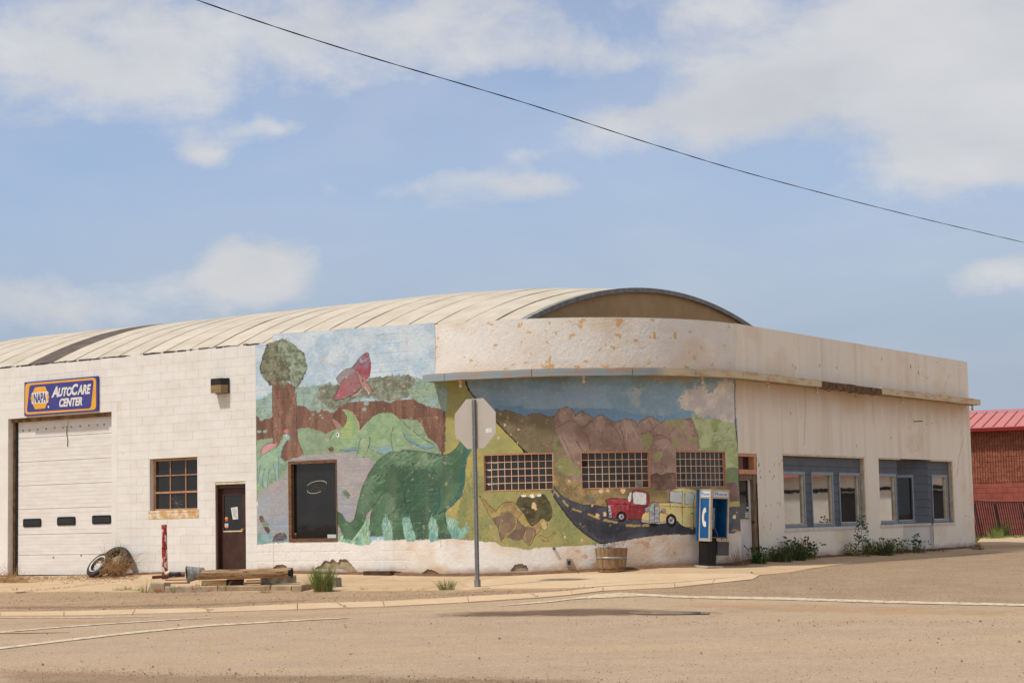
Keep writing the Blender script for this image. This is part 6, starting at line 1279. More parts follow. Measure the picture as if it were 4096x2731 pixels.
mb.lathe([(0, .035), (r_*.9, .032), (r_, .022), (r_*1.01, -.05)], 22, M); tag(obj('concrete_footing', mb, m_conc, None, True), 'round concrete footing at the base of the sign post', 'footing')
# half barrel planter
B = gpt(2447, 2287); kp = F/B.y; Rt = 130/kp/2; Rb = 108/kp/2; Hb = 95/kp
bp = thing('barrel_planter', 'half wine barrel planter with steel hoops by the mural road', 'planter', B)
m_stave = mat('barrel_oak', (158, 128, 92), (122, 98, 72), 5, .85, .004, 50, stretch=(3, 3, .6), c3=(92, 66, 44), s3=9, t3=(.62, .72), vary=.05)
NS = 22; prof = lambda z: Rb+(Rt-Rb)*(z/Hb)**.8
for i in range(NS):
    a0_ = 2*math.pi*i/NS+.002; a1_ = 2*math.pi*(i+1)/NS-.002; mb = MB(); zs = np.linspace(0, Hb*(1-rnd.uniform(0, .008)), 5); r_off = rnd.uniform(-.003, .003)
    for z in zs:
        for (aa, dr_) in ((a0_, 0), ((a0_+a1_)/2, .003), (a1_, 0), (a1_, -.028), (a0_, -.028)): rr = prof(z)+dr_+r_off; mb.v.append((B.x+rr*math.cos(aa), B.y+rr*math.sin(aa), B.z+z))
    for j in range(4):
        for k in range(5): mb.f.append((j*5+k, j*5+(k+1) % 5, j*5+5+(k+1) % 5, j*5+5+k)); mb.m.append(0)
    mb.f += [(0, 1, 2, 3, 4), (24, 23, 22, 21, 20)]; mb.m += [0, 0]; obj('stave', mb, m_stave, bp)
for (z0, z1, mt) in ((.56, .64, m_metal), (.13, .20, mat('rusty_hoop', (132, 92, 62), (104, 72, 50), 12, .7)), (.0, .05, MATS.get('rusty_hoop') or m_metal)):
    mb = MB(); mb.lathe([(prof(Hb*z0)+.0005, Hb*z0), (prof(Hb*z0)+.007, Hb*z0), (prof(Hb*z1)+.007, Hb*z1), (prof(Hb*z1)+.0005, Hb*z1)], 40, Matrix.Translation(B)); obj('hoop', mb, mt if mt else m_metal, bp, True)
mb = MB(); mb.disc(Rt-.03, Hb*.9, 24, Matrix.Translation(B)); obj('soil', mb, m_soil, bp)
r2 = random.Random(9); pl = MB()
for k in range(16):
    a = r2.uniform(0, 6.28); x = B.x+r2.uniform(-.2, .2); y = B.y+r2.uniform(-.15, .15); p = Vector((x, y, B.z+Hb*.88)); q = [p]
    L_ = r2.uniform(.10, .34) if k < 5 else r2.uniform(.06, .16)
    for j in range(4): p = p+Vector((math.cos(a)*.03*(1.2 if k > 4 else .3)+r2.uniform(-.02, .02), math.sin(a)*.02, L_/4)); q.append(p)
    pl.tube(q, [.004, .0035, .003, .0025, .0015], 4)
    for c in q[2:]: pl.tube([c, c+Vector((r2.uniform(-.03, .03), r2.uniform(-.02, .02), .01)), c+Vector((r2.uniform(-.05, .05), 0, r2.uniform(-.01, .03)))], [.003, .006, .001], 4)
tag(obj('dead_plant', pl, mat('dry_brown_stem', (112, 76, 60), (84, 56, 44), 12, .9)), 'withered brown plant growing in the barrel planter', 'plant')
# telephone half booth
py_ = 2262
while True:
    B = gpt(2862, py_); py_ += .5
    if so_of(B.x, B.y)[1] > .44: break
kp = F/B.y; pxm = 1/kp
ph = thing('pay_phone', 'blue pay phone booth on a black pedestal, leaning by the corner', 'pay phone', B)
view = Vector((-B.x, -B.y, 0)).normalized(); fa = math.radians(40)
fn = Matrix.Rotation(fa, 3, 'Z')@view; ft = Vector((-fn.y, fn.x, 0))        # fn: open front, ft: to the right as seen from the front
lean = Matrix.Rotation(math.radians(-3.0), 4, view)
QM = Matrix.Translation(B)@lean@Matrix(((ft.x, -fn.x, 0), (ft.y, -fn.y, 0), (0, 0, 1))).to_4x4()  # local x right, y back, z up
m_pgrey = mat('phone_aluminium', (188, 180, 164), (172, 162, 146), 8, .45, metal=.1); m_pblue = mat('phone_blue', (28, 92, 148), (24, 82, 136), 6, .45); m_pdk = mat('phone_black', (13, 13, 14), (20, 20, 21), 10, .6)
FW, FD, Z0, Z1 = .50, .40, .60, 1.645; x0, x1, y0, y1 = -.30, -.30+FW, -.16, -.16+FD
def pb(nm, m_, *bs, par=ph):
    mb = MB()
    for b in bs: mb.box(*b, QM)
    return obj(nm, mb, m_, par)
t_ = .035
pb('back_panel', m_pblue, (x0+.01, x1-.01, y1-.02, y1, Z0+.04, Z1-.02)); side = pb('side_panel', m_pblue, (x0, x0+.02, y0+.02, y1, Z0+.03, Z1-.18)); pb('side_panel', m_pblue, (x1-.02, x1, y0+.03, y1, Z0+.05, Z1-.03))
pb('back_wing', m_pblue, (x0-.045, x0, y1-.03, y1+.02, Z0-.03, Z1-.01))
fr = pb('frame', m_pgrey, (x0-.004, x0+.02, y0, y1-.03, Z0-.04, Z0+.025))
for b in ((x0-.004, x0+.02, y0-.004, y0+.05, Z0+.026, Z1-.19), (x0-.004, x0+.02, y1-.07, y1-.031, Z0+.026, Z1-.19), (x0-.0045, x0+.02, y0-.003, y1-.03, Z1-.189, Z1), (x0+.021, x0+.05, y0-.003, y0+.03, Z0-.04, Z1-.19), (x1-.03, x1+.003, y0-.003, y0+.03, Z0-.02, Z1-.19), (x0+.021, x1+.003, y0-.004, y1-.01, Z1-.189, Z1)): pb('frame_bar', m_pgrey, b, par=fr)
pb('shelf', mat('phone_shelf', (96, 92, 84), (76, 72, 66), 8, .6), (x0+.02, x1-.02, y0+.01, y1-.02, Z0+.03, Z0+.055))
s1_ = pb('name_plate', m_swht, (x0-.0075, x0-.005, y0+.03, y1-.07, Z1-.155, Z1-.045)); s2_ = pb('name_plate', m_swht, (x0+.08, x1-.05, y0-.0075, y0-.005, Z1-.15, Z1-.04))
m_plet = flat('phone_lettering', (40, 130, 196))
obj('lettering', textmb('Phone', (y1-.085, y0+.045, Z1-.135, Z1-.06), lambda a, b, d: QM@Vector((x0-.0078-d, a, b)), .02, 0, .001), m_plet, s1_)
obj('lettering', textmb('Phone', (x0+.10, x1-.07, Z1-.13, Z1-.055), lambda a, b, d: QM@Vector((a, y0-.0078-d, b)), .025, 0, .001, 1.1), m_plet, s2_)
hs_ = [(.30, .93), (.36, .93), (.42, .90), (.46, .80), (.47, .62), (.46, .55), (.36, .55), (.35, .62), (.33, .72), (.33, .30), (.35, .36), (.36, .42), (.48, .42), (.47, .30), (.46, .17), (.40, .08), (.30, .06), (.20, .10), (.14, .25), (.12, .5), (.14, .75), (.20, .89)]
hs_ = [(.62, .90), (.66, .72), (.52, .70), (.46, .66), (.43, .52), (.45, .36), (.52, .31), (.64, .32), (.68, .10), (.52, .07), (.36, .12), (.24, .30), (.20, .50), (.24, .72), (.36, .87), (.50, .92)]
py0, py1, pz0, pz1 = y0+.04, y1-.07, Z0+.22, Z0+.70
mb = MB(); mb.prism([(py1+(py0-py1)*a, pz0+(pz1-pz0)*b) for a, b in hs_], lambda a, b: QM@Vector((x0-.003, a, b)), lambda a, b: QM@Vector((x0-.001, a, b))); obj('handset_symbol', mb, m_swht, side)
un = pb('telephone', m_metal, (x0+.14, x0+.31, y1-.17, y1-.021, Z0+.22, Z0+.66)); pb('coin_box', m_pdk, (x0+.14, x0+.31, y1-.16, y1-.021, Z0+.056, Z0+.215), par=un)
mb = MB(); mb.tube([QM@Vector((x0+.185, y1-.19, Z0+.60)), QM@Vector((x0+.18, y1-.225, Z0+.56)), QM@Vector((x0+.18, y1-.23, Z0+.42)), QM@Vector((x0+.185, y1-.19, Z0+.37))], [.03, .022, .02, .032], 10); obj('handset', mb, m_pdk, un, True)
mb = MB(); mb.tube([QM@Vector(q) for q in ((x0+.29, y1-.18, Z0+.25), (x0+.33, y1-.21, Z0+.16), (x0+.36, y1-.22, Z0+.08), (x0+.35, y1-.23, Z0+.06))], .006, 6); obj('handset_cord', mb, m_metal, un, True)
pb('pedestal', m_pdk, (x0+.02, x0+.26, y1-.30, y1-.02, .05, Z0+.028)); pb('base_plate', m_pgrey, (x0-.06, x0+.36, y1-.42, y1+.04, .01, .05))
bk = pb('directory_holder', mat('grey_vinyl', (74, 76, 82), (62, 64, 70), 8, .5), (x0+.27, x0+.58, y1-.33, y1-.25, .27, .56)); pb('holder_bar', m_pgrey, (x0+.26, x0+.59, y1-.335, y1-.245, .561, .59), par=bk); pb('hanger', m_metal, (x0+.4, x0+.415, y1-.3, y1-.28, .59, Z0+.03), par=bk)
# overhead cable
cp = [(785, 0), (1410, 207), (2090, 409), (2612, 578), (3065, 713), (3657, 866), (4096, 970)]
pts = []
for x, y in cp:
    f_ = (x-785)/(4096-785); d = 1/((1-f_)/22+f_/46); r = ray(x, y); pts.append(Vector((r[0]*d/r[1], d, EYE+r[2]*d/r[1])))
pts = [pts[0]+(pts[0]-pts[1])*1.6+Vector((0, 0, .5))]+[pts[0]+(pts[0]-pts[1])*.8+Vector((0, 0, .1))]+pts+[pts[-1]+(pts[-1]-pts[-2])*1.2, pts[-1]+(pts[-1]-pts[-2])*2.6+Vector((0, 0, .3))]
cr_ = [Vector(p) for p in crom([tuple(p) for p in pts], False, 14)]
mb = MB()
for ph_ in (0, math.pi):
    q = []
    for i, p in enumerate(cr_):
        a = i*.9+ph_; q.append(p+Vector((0, math.cos(a), math.sin(a)))*.0045)
    mb.tube(q, .0052, 5)
tag(obj('overhead_cable', mb, flat('black_cable', (24, 24, 28), .6)), 'black twisted overhead cable sagging across the sky', 'cable')
# ------------------------------------------------------------------ wheels, straw, post, broken kerb, log and clutter
UP = Vector((0, 0, 1))
def axis_matrix(c, ax): return Matrix.Translation(c)@Vector(ax).normalized().to_track_quat('Z', 'Y').to_matrix().to_4x4()
m_tyre = mat('tyre_rubber', (34, 33, 33), (50, 47, 44), 14, .75, .003, 60); m_rim = mat('white_steel_rim', (206, 204, 200), (176, 168, 158), 8, .5)
def tyre(par, M, ro, wd, ri):
    h = wd/2; mb = MB()
    mb.lathe([(ri, -h*.75), (ri+.02, -h*.95), (ro*.86, -h), (ro*.96, -h*.86), (ro, -h*.6), (ro, h*.6), (ro*.96, h*.86), (ro*.86, h), (ri+.02, h*.95), (ri, h*.75)], 40, M, True); t_ = obj('tyre', mb, m_tyre, par, True)
    for k in range(48):
        a = 2*math.pi*k/48; T_ = M@Matrix.Rotation(a, 4, 'Z'); mb = MB(); mb.box(ro-.006, ro+.007, -.014, .014, -h*.62, -h*.08, T_); mb.box(ro-.006, ro+.007, .006, .034, h*.08, h*.62, T_)
        if k == 0: tr = MB()
        tr.v, tr.f, tr.m = tr.v, tr.f, tr.m; b_ = len(tr.v); tr.v += mb.v; tr.f += [tuple(i+b_ for i in f) for f in mb.f]; tr.m += mb.m
    obj('tread', tr, m_tyre, par, kind='stuff'); return t_
s_, z_ = onwall(399, 2263, .50); c = wp(s_, z_, .50); vw = (Vector((0, 0, EYE))-c).normalized(); rt = vw.cross(UP).normalized()*-1
rt = Vector((-vw.y, vw.x, 0)).normalized(); rt = rt if rt.x > 0 else -rt
ax = vw*.44+(-rt*.70+UP*.71)*.90
wh = thing('car_wheel', 'car wheel with white steel rim leaning on an old tyre', 'wheel', Vector((c.x, c.y, ground(c.x, c.y))))
M = axis_matrix(c, ax); tyre(wh, M, .335, .20, .20)
mb = MB(); mb.lathe([(.205, .085), (.215, .095), (.24, .098), (.245, .09)], 40, M); obj('white_wall_ring', mb, m_rim, wh, True)
mb = MB(); mb.lathe([(.20, .09), (.19, .08), (.185, .02), (.165, .0)], 40, M); obj('rim_well', mb, m_iron, wh, True)
mb = MB(); mb.lathe([(.165, .0), (.16, .035), (.12, .045), (.085, .03), (.06, .04), (.045, .06), (0, .062)], 40, M); rm = obj('rim', mb, m_rim, wh, True)
for k in range(10):
    a = k*.628; mb = MB(); mb.lathe([(0, .001), (.016, 0)], 10, M@Matrix.Rotation(a, 4, 'Z')@Matrix.Translation((.128, 0, .047))); obj('vent_hole', mb, m_black, rm)
for k in range(5):
    a = k*1.257; mb = MB(); mb.lathe([(0, .014), (.009, .012), (.01, 0)], 8, M@Matrix.Rotation(a, 4, 'Z')@Matrix.Translation((.07, 0, .036))); obj('wheel_nut', mb, m_metal, rm)
s_, z_ = onwall(466, 2246, .28); c2 = wp(s_, max(z_, .86), .28); ax2 = Vector((-n[0]*.80+u[0]*.25, -n[1]*.80+u[1]*.25, .55))
ot = thing('old_tyre', 'bare black tyre leaning on the block wall under dry straw', 'tyre', Vector((c2.x, c2.y, ground(c2.x, c2.y)))); tyre(ot, axis_matrix(c2, ax2), .36, .22, .21)
m_straw = mat('dry_straw', (186, 152, 104), (140, 106, 70), 10, .9, c3=(104, 74, 50), s3=6, t3=(.55, .7))
m_straw2 = mat('red_brown_litter', (140, 96, 66), (110, 72, 48), 8, .9)
def strand(mb, p, d, L_, r, curl, rr, k=4):
    q = [p]; d = d.normalized()
    for _ in range(k): d = (d+Vector((rr.gauss(0, curl), rr.gauss(0, curl), rr.gauss(0, curl)))).normalized(); p = p+d*(L_/k); q.append(p)
    for x in q: x.z = max(x.z, ground(x.x, x.y)+.012)
    mb.tube(q, [r]*k+[r*.4], 3, False)
rr = random.Random(11); mb = MB(); tc_ = wp(onwall(452, 2285, .62)[0], .62, .62)
for k in range(430):
    a = rr.uniform(0, 6.283); p = tc_+Vector((u[0], u[1], 0))*rr.gauss(.06, .16)+Vector((-n[0], -n[1], 0))*rr.gauss(0, .10)+UP*(abs(rr.gauss(0, .14)))
    d = Vector((u[0]*rr.gauss(.3, 1), u[1]*rr.gauss(.3, 1), rr.gauss(.15, .55)))+Vector((-n[0], -n[1], 0))*rr.gauss(.1, .3); strand(mb, p, d, rr.uniform(.2, .6), .0028, .28, rr)
tag(obj('tumbleweed', mb, m_straw, fix=False), 'tangle of dry tumbleweed caught between the two tyres', 'tumbleweed')
mb = MB()
for k in range(420):
    x = rr.uniform(-40, 120)*rr.random()**.6; y = 2330-rr.random()*22*max(.1, 1-x/130); p = gpt(x, min(y+8, 2332)); p.z += max(0, rr.gauss(0, .04))*max(.2, 1-x/120)
    strand(mb, p, Vector((rr.gauss(.5, .7), rr.gauss(0, .3), rr.gauss(.05, .2))), rr.uniform(.15, .5), .0026, .2, rr)
for k in range(30): p = gpt(rr.uniform(10, 90), 2312); strand(mb, p, Vector((rr.gauss(0, .4), 0, 1)), rr.uniform(.15, .45), .0025, .3, rr)
tag(obj('dry_weeds', mb, m_straw, fix=False), 'heap of dry straw at the foot of the left garage jamb', 'dry weeds')
mb = MB()
for k in range(1500):
    x = rr.uniform(60, 560); y = 2314+rr.gauss(2, 6)-(x-60)*.004; p = gpt(x, max(2307, y)); strand(mb, p, Vector((rr.gauss(0, 1), rr.gauss(0, .5), rr.gauss(.03, .08))), rr.uniform(.04, .2), .003, .3, rr, 2)
for k in range(420):
    x = rr.uniform(60, 460); y = 2372-(x-60)*.105+rr.gauss(0, 1.6); p = gpt(x, y); strand(mb, p, Vector((1, rr.gauss(0, .5), .03)), rr.uniform(.03, .12), .003, .3, rr, 2)
o = obj('plant_litter', mb, m_straw2, fix=False); o['kind'] = 'stuff'; tag(o, 'reddish plant litter blown along the garage door sill', 'litter')
# red guard post
B = gpt(660, 2317); H_ = at(658, 2097, B.y).z-B.z
m_redp = mat('flaking_red_paint', (158, 38, 34), (140, 34, 30), 6, .7, .003, 40, c3=(214, 196, 184), s3=11, t3=(.49, .53), stretch=(1, 1, .45))
gp = thing('guard_post', 'flaking red steel guard post at the end of the kerb island', 'post', B); lx = Matrix.Translation(B)@Matrix.Rotation(-.012, 4, 'Y')
mb = MB(); mb.lathe([(.064, -.05), (.066, .1), (.064, .4), (.062, .7), (.061, H_-.01), (.055, H_), (0, H_-.004)], 18, lx); obj('shaft', mb, m_redp, gp, True)
mb = MB(); mb.lathe([(.063, H_*.565), (.068, H_*.566), (.068, H_*.578), (.063, H_*.579)], 18, lx); obj('band', mb, m_black, gp, True)
mb = MB(); mb.lathe([(.066, -.04), (.069, .0), (.068, .13), (.064, .2)], 18, lx); obj('rusted_foot', mb, mat('rust', (104, 58, 38), (70, 44, 34), 12, .9, .004, 40, c3=(186, 110, 66), s3=9, t3=(.56, .66)), gp, True)
# kerb island: pieces measured along their front foot
def kerb(p0, p1, h, d, mt, nm, label, group=None, dz=0.):
    a, b = gpt(*p0), gpt(*p1); e = (b-a); e.z = 0; L_ = e.length; e.normalize(); bk = Vector((-e.y, e.x, 0)); bk = bk if bk.y > 0 else -bk
    mb = MB(); kx = max(2, int(L_/.12)); r_ = random.Random(int(p0[0])); prof_ = [(0, -.06), (0, h-.02), (.02, h), (d-.02, h), (d, h-.02), (d, -.06)]
    for i in range(kx+1):
        q = a+e*(L_*i/kx); z = ground(q.x, q.y)+dz
        for (o_, zz) in prof_: j = r_.uniform(-.006, .006); w = q+bk*(o_+j); mb.v.append((w.x, w.y, z+zz+r_.uniform(-.005, .005)))
    for i in range(kx):
        for j in range(5): mb.f.append((i*6+j, i*6+6+j, i*6+7+j, i*6+j+1)); mb.m.append(0)
    mb.f += [(0, 1, 2, 3, 4, 5), tuple(kx*6+5-j for j in range(6))]; mb.m += [0, 0]
    return tag(obj(nm, mb, mt, label and None), label, 'kerb', group)
m_kred = mat('kerb_red_traces', (168, 150, 124), (150, 130, 106), 5, .9, .006, 45, c3=(176, 66, 50), s3=5, t3=(.56, .62))
kerb((604, 2369), (656, 2368), .195, .34, m_kred, 'kerb_block', 'square concrete kerb block with red paint under the red post')
kerb((660, 2370), (868, 2367), .125, .15, m_kred, 'kerb_piece', 'kerb length with red paint smears below the metal bucket')
kerb((871, 2367), (1078, 2364), .12, .15, m_kerb, 'kerb_piece', 'plain kerb length in front of the pallet boards')
kerb((1083, 2364), (1163, 2365), .115, .15, m_kerb, 'kerb_piece', 'short kerb piece below the grey kerb block')
kerb((1168, 2366), (1206, 2366), .13, .30, m_kerb, 'kerb_piece', 'cracked corner kerb piece turning back from the road')
kerb((1210, 2364), (1268, 2354), .125, .16, m_kerb, 'kerb_piece', 'kerb return beside the tall grass clump')
kerb((1046, 2341), (1186, 2333), .15, .16, m_kerbg, 'kerb_block', 'loose grey kerb block lying below the log end', dz=.03)
kerb((1322, 2349), (1342, 2350), .2, .16, m_kerbg, 'kerb_stub', 'grey concrete stub behind the tall grass clump')
cI = gpt(950, 2344); YL = cI.y
def pxbox(nm, x0, x1, y0, y1, yd, th, mt, label, cat, group=None, rot=0.):
    a = at(x0, y1, yd); b = at(x1, y0, yd); c = (a+b)/2; w, h = (b.x-a.x)/2, (b.z-a.z)/2
    M = Matrix.Translation((c.x, yd+th/2, c.z))@Matrix.Rotation(rot, 4, 'Z'); mb = MB(); mb.box(-w, w, -th/2, th/2, -h, h, M); o = obj(nm, mb, mt); return tag(o, label, cat, group)
m_pallet = mat('pallet_wood', (170, 132, 92), (136, 100, 68), 6, .85, .003, 45, stretch=(.5, 3, 6)); m_palletd = mat('dark_pallet_wood', (86, 58, 42), (62, 42, 32), 6, .85, .003, 45)
pxbox('timber_block', 806, 903, 2319, 2343, YL-.1, .16, m_pallet, 'pale timber block carrying the middle of the log', 'timber')
pxbox('timber_block', 906, 971, 2315, 2342, YL, .2, m_palletd, 'dark timber block under the log beside the pale one', 'timber')
pxbox('board', 651, 756, 2327, 2335, YL-.12, .12, m_pallet, 'weathered board lying between red post and bucket', 'board', rot=-.02)
pxbox('board', 660, 772, 2315, 2322, YL+.3, .12, m_pallet, 'weathered board behind the bucket', 'board', rot=.03)
pxbox('board', 973, 1046, 2327, 2336, YL-.1, .14, m_pallet, 'pale board end between timber block and grey kerb', 'board', rot=.02); pxbox('board', 985, 1130, 2316, 2325, YL+.35, .14, m_pallet, 'pale board lying behind the log', 'board', rot=.02)
P0, P1 = at(757, 2299, YL+.02), at(1168, 2289, YL-.22); mb = MB(); k = 36; r_ = random.Random(3); q = []; rd = []; wob = [r_.gauss(0, .004) for _ in range(k+1)]
ln = (P1-P0); lxn = ln.normalized(); M = axis_matrix(P0, ln); L_ = ln.length; nsd = 20
for i in range(k+1):
    for j in range(nsd):
        a = 2*math.pi*j/nsd; rr_ = .098*(1+.05*math.sin(3*a+1.5)+.03*math.sin(7*a+i*.12)+.02*math.sin(i*.5+a))-(.012 if j in (4, 11) else 0)*(.5+.5*math.sin(i*.3+j)); mb.v.append(tuple(M@Vector((rr_*math.cos(a), rr_*math.sin(a), L_*i/k))))
for i in range(k):
    for j in range(nsd): mb.f.append((i*nsd+j, i*nsd+(j+1) % nsd, i*nsd+nsd+(j+1) % nsd, i*nsd+nsd+j)); mb.m.append(0)
mb.f += [tuple(range(nsd))[::-1]]; mb.m.append(0)
lgd = bpy.data.objects.new('log', None)
lt = thing('log', 'long weathered wooden pole lying on timber blocks', 'log', (P0+P1)/2); m_log = mat('weathered_log', (172, 142, 106), (136, 104, 74), 5, .9, .006, 30, c3=(74, 52, 38), s3=6, t3=(.54, .62), stretch=(.35, 3, 6))
obj('trunk', mb, m_log, lt, True); mb = MB(); mb.lathe([(.101, -.07), (.103, .0), (.085, .006), (.05, -.008), (0, -.014)], 20, axis_matrix(P1+lxn*.004, ln)); obj('charred_end', mb, mat('charred_wood', (30, 24, 22), (46, 38, 32), 14, .9, .008, 40), lt, True)
Bc = at(748, 2296, YL-.05); bx_ = Vector((-.93, -.30, -.06)).normalized(); M = axis_matrix(Bc, bx_)
bk = thing('bucket', 'galvanised metal bucket lying on its side at the log end', 'bucket', Vector((Bc.x, Bc.y, Bc.z-.18)))
mb = MB(); mb.lathe([(.105, -.36), (.11, -.355), (.125, -.25), (.131, -.245), (.128, -.235), (.15, -.10), (.156, -.095), (.153, -.085), (.168, -.01)], 32, M); obj('pail', mb, m_metal, bk, True)
mb = MB(); mb.lathe([(.168, -.01), (.176, -.006), (.178, .004), (.172, .01), (.165, .0)], 32, M); obj('rim', mb, m_metal, bk, True); mb = MB(); mb.lathe([(.163, -.005), (.145, -.1), (.1, -.35), (0, -.352)], 32, M); obj('inside', mb, mat('dark_zinc', (70, 70, 70), (50, 50, 50), 10, .5, metal=.3), bk, True)
yp = YL+1.6
for (pa, pb_, r_, mt, lb) in (((610, 2308), (738, 2299), .035, MATS['rust'], 'rusty pipe lying behind the red post'), ((655, 2311), (700, 2304), .014, m_metal, 'thin steel rod beside the rusty pipe')):
    a, b = at(*pa, yp), at(*pb_, yp-.1); mb = MB(); mb.tube([a, (a+b)/2, b], r_, 10); tag(obj('pipe', mb, mt, None, False), lb, 'pipe')
a = at(672, 2292, yp); mb = MB(); mb.lathe([(0, -.06), (.05, -.06), (.052, .05), (.03, .08), (0, .085)], 14, axis_matrix(a, (.9, -.2, .25))); tag(obj('plastic_jug', mb, flat('dirty_plastic', (206, 190, 160)), None, True), 'dirty cream jug among the pipes behind the red post', 'jug')
a = at(700, 2294, yp-.1); mb = MB(); mb.lathe([(0, -.13), (.04, -.13), (.042, .1), (.02, .13), (0, .135)], 14, axis_matrix(a, (1, -.1, .02))); tag(obj('oil_bottle', mb, flat('dark_plastic', (50, 50, 54)), None, True), 'dark plastic bottle lying behind the red post', 'bottle')
a, b = onwall(1453, 2306, .25), onwall(1559, 2303, .25); mb = MB(); zt = onwall(1500, 2283, .25)[1]; mb.wbox(a[0], b[0], ground(*wallxy(a[0], .2))-.01, zt, .10, .25); tag(obj('timber', mb, m_palletd), 'short dark timber beam at the foot of the mural', 'timber')
for (x0, x1, y, lb) in ((2043, 2072, 2292, 'flat broken stone below the arched drain hole, darker'), (2076, 2112, 2291, 'flat broken stone below the arched drain hole, longer')):
    p = gpt((x0+x1)/2, y); w = (x1-x0)/F*p.y/2; mb = MB(); mb.prism([(w*math.cos(t)*(1+.15*math.sin(3*t)), .07*math.sin(t)) for t in np.arange(9)*.698], lambda a, b: Vector((p.x+a, p.y+b, p.z+.045)), lambda a, b: Vector((p.x+a, p.y+b, p.z+.005))); tag(obj('broken_stone', mb, m_concl), lb, 'stone')
mb = MB(); rr = random.Random(5); p = gpt(3903, 2198)
for k in range(12):
    c = p+Vector((rr.uniform(-.22, .16), rr.uniform(-.2, .2), .02+rr.uniform(0, .1))); s = rr.uniform(.04, .09); mb.lathe([(0, -s*.6), (s*.8, -s*.4), (s, 0), (s*.7, s*.5), (0, s*.6)], 6, Matrix.Translation(c)@Matrix.Rotation(rr.uniform(0, 3), 4, 'X'))
tag(obj('rubble', mb, m_core, kind='stuff'), 'crumbled stucco rubble at the far corner of the building', 'rubble')
# ------------------------------------------------------------------ plants
def leafmat(nm, c1, c2): return mat(nm, c1, c2, 9, .75, spec=.2, contrast=(.3, .7))
m_gr = leafmat('grass_green', (140, 148, 82), (96, 112, 56)); m_gd = leafmat('dark_grass', (92, 104, 58), (62, 78, 42)); m_dryg = leafmat('dry_grass', (176, 150, 104), (140, 116, 76)); m_leaf = leafmat('leaf_green', (74, 104, 48), (52, 80, 36)); m_flow = flat('yellow_petal', (228, 178, 46)); m_stem = mat('woody_stem', (110, 86, 62), (84, 62, 46), 12, .9)
def blades(mb, k, h, sp, lean, w, rr, droop=.3, mi=0):
    mb.mi = mi
    for _ in range(k):
        a = rr.uniform(0, 6.283); r = sp*math.sqrt(rr.random()); p = Vector((r*math.cos(a), r*math.sin(a)*.7, -.01)); hh = h*rr.uniform(.45, 1.05); b = rr.uniform(0, 6.283)
        d = Vector((math.cos(a)*lean*rr.uniform(.2, 1.2)+rr.gauss(0, .12), math.sin(a)*lean*rr.uniform(.2, 1.2)+rr.gauss(0, .12), 1)).normalized(); sd = Vector((math.cos(b), math.sin(b), 0))*w*rr.uniform(.6, 1.2)/2
        q = [p, p+d*hh*.4, p+d*hh*.75+Vector((d.x, d.y, 0))*hh*droop*.25-UP*hh*.02, p+d*hh+Vector((d.x, d.y, 0))*hh*droop-UP*hh*droop*.2]; bb = len(mb.v)
        for x, f_ in zip(q[:3], (1, .9, .6)): mb.v += [tuple(x-sd*f_), tuple(x+sd*f_)]
        mb.v.append(tuple(q[3])); mb.f += [(bb, bb+1, bb+3, bb+2), (bb+2, bb+3, bb+5, bb+4), (bb+4, bb+5, bb+6)]; mb.m += [mb.mi]*3
def leaf(mb, p, d, L_, w, rr):
    d = d.normalized(); sd = d.cross(Vector((rr.gauss(0, 1), rr.gauss(0, 1), rr.gauss(0, 1)))).normalized()*w; bb = len(mb.v); q = p+d*L_*.5
    mb.v += [tuple(p), tuple(q+sd), tuple(p+d*L_), tuple(q-sd)]; mb.f.append((bb, bb+1, bb+2, bb+3)); mb.m.append(mb.mi)
def tuft(nm, p, k, h, sp, lean, w, label, seed, group=None, mats=None, dry=0, flowers=0, cat='grass tuft', droop=.3, leaves=0):
    rr = random.Random(seed); mb = MB(); blades(mb, k, h, sp, lean, w, rr, droop, 0)
    if dry: blades(mb, dry, h*.6, sp*1.2, lean*2.2, w*.8, rr, .6, 1)
    if leaves:
        mb.mi = 0
        for _ in range(leaves): c = Vector((rr.gauss(0, sp*.6), rr.gauss(0, sp*.4), rr.uniform(.1, .9)*h)); leaf(mb, c, Vector((rr.gauss(0, 1), rr.gauss(0, 1), rr.gauss(.4, .5))), h*rr.uniform(.15, .3), h*.05, rr)
    o = obj(nm, mb, mats or [m_gr, m_dryg], None, False, loc=p, fix=False); tag(o, label, cat, group)
    if flowers:
        fm = MB()
        for _ in range(flowers):
            c = Vector((rr.gauss(0, sp*.8), rr.gauss(0, sp*.5), h*rr.uniform(.5, 1.1))); fm.tube([Vector((c.x*.5, c.y*.5, 0)), c], .0022, 3)
            for j in range(7): leaf(fm, c, Vector((math.cos(j*.9), math.sin(j*.9), .4)), .024, .009, rr)
        f_ = obj('flower', fm, m_flow, o, fix=False); f_.location = (0, 0, 0); f_.data.transform(Matrix.Translation(Vector(p))) if False else None
        for v in f_.data.vertices: v.co += Vector(p)
    return o
tuft('grass_clump', gpt(1292, 2366), 520, .62, .17, .24, .008, 'tall green grass clump against the kerb end', 1, dry=90, cat='grass clump')
tuft('grass_clump', gpt(1262, 2356), 110, .42, .2, .5, .006, 'thin dry-stemmed grass left of the tall clump', 2, mats=[m_gr, m_dryg], dry=90, cat='grass clump')
tuft('grass_clump', gpt(1788, 2361), 150, .29, .15, .42, .008, 'bright green grass clump left of the sign footing', 3, cat='grass clump')
tuft('dandelion', gpt(800, 2366), 46, .26, .05, .9, .022, 'leafy dandelion with yellow flowers before the kerb', 4, flowers=2, cat='weed')
tuft('leafy_weed', gpt(1056, 2334)+Vector((0, -.1, .1)), 10, .2, .08, .5, .006, 'bushy little green weed on the grey kerb block', 5, leaves=150, cat='weed')
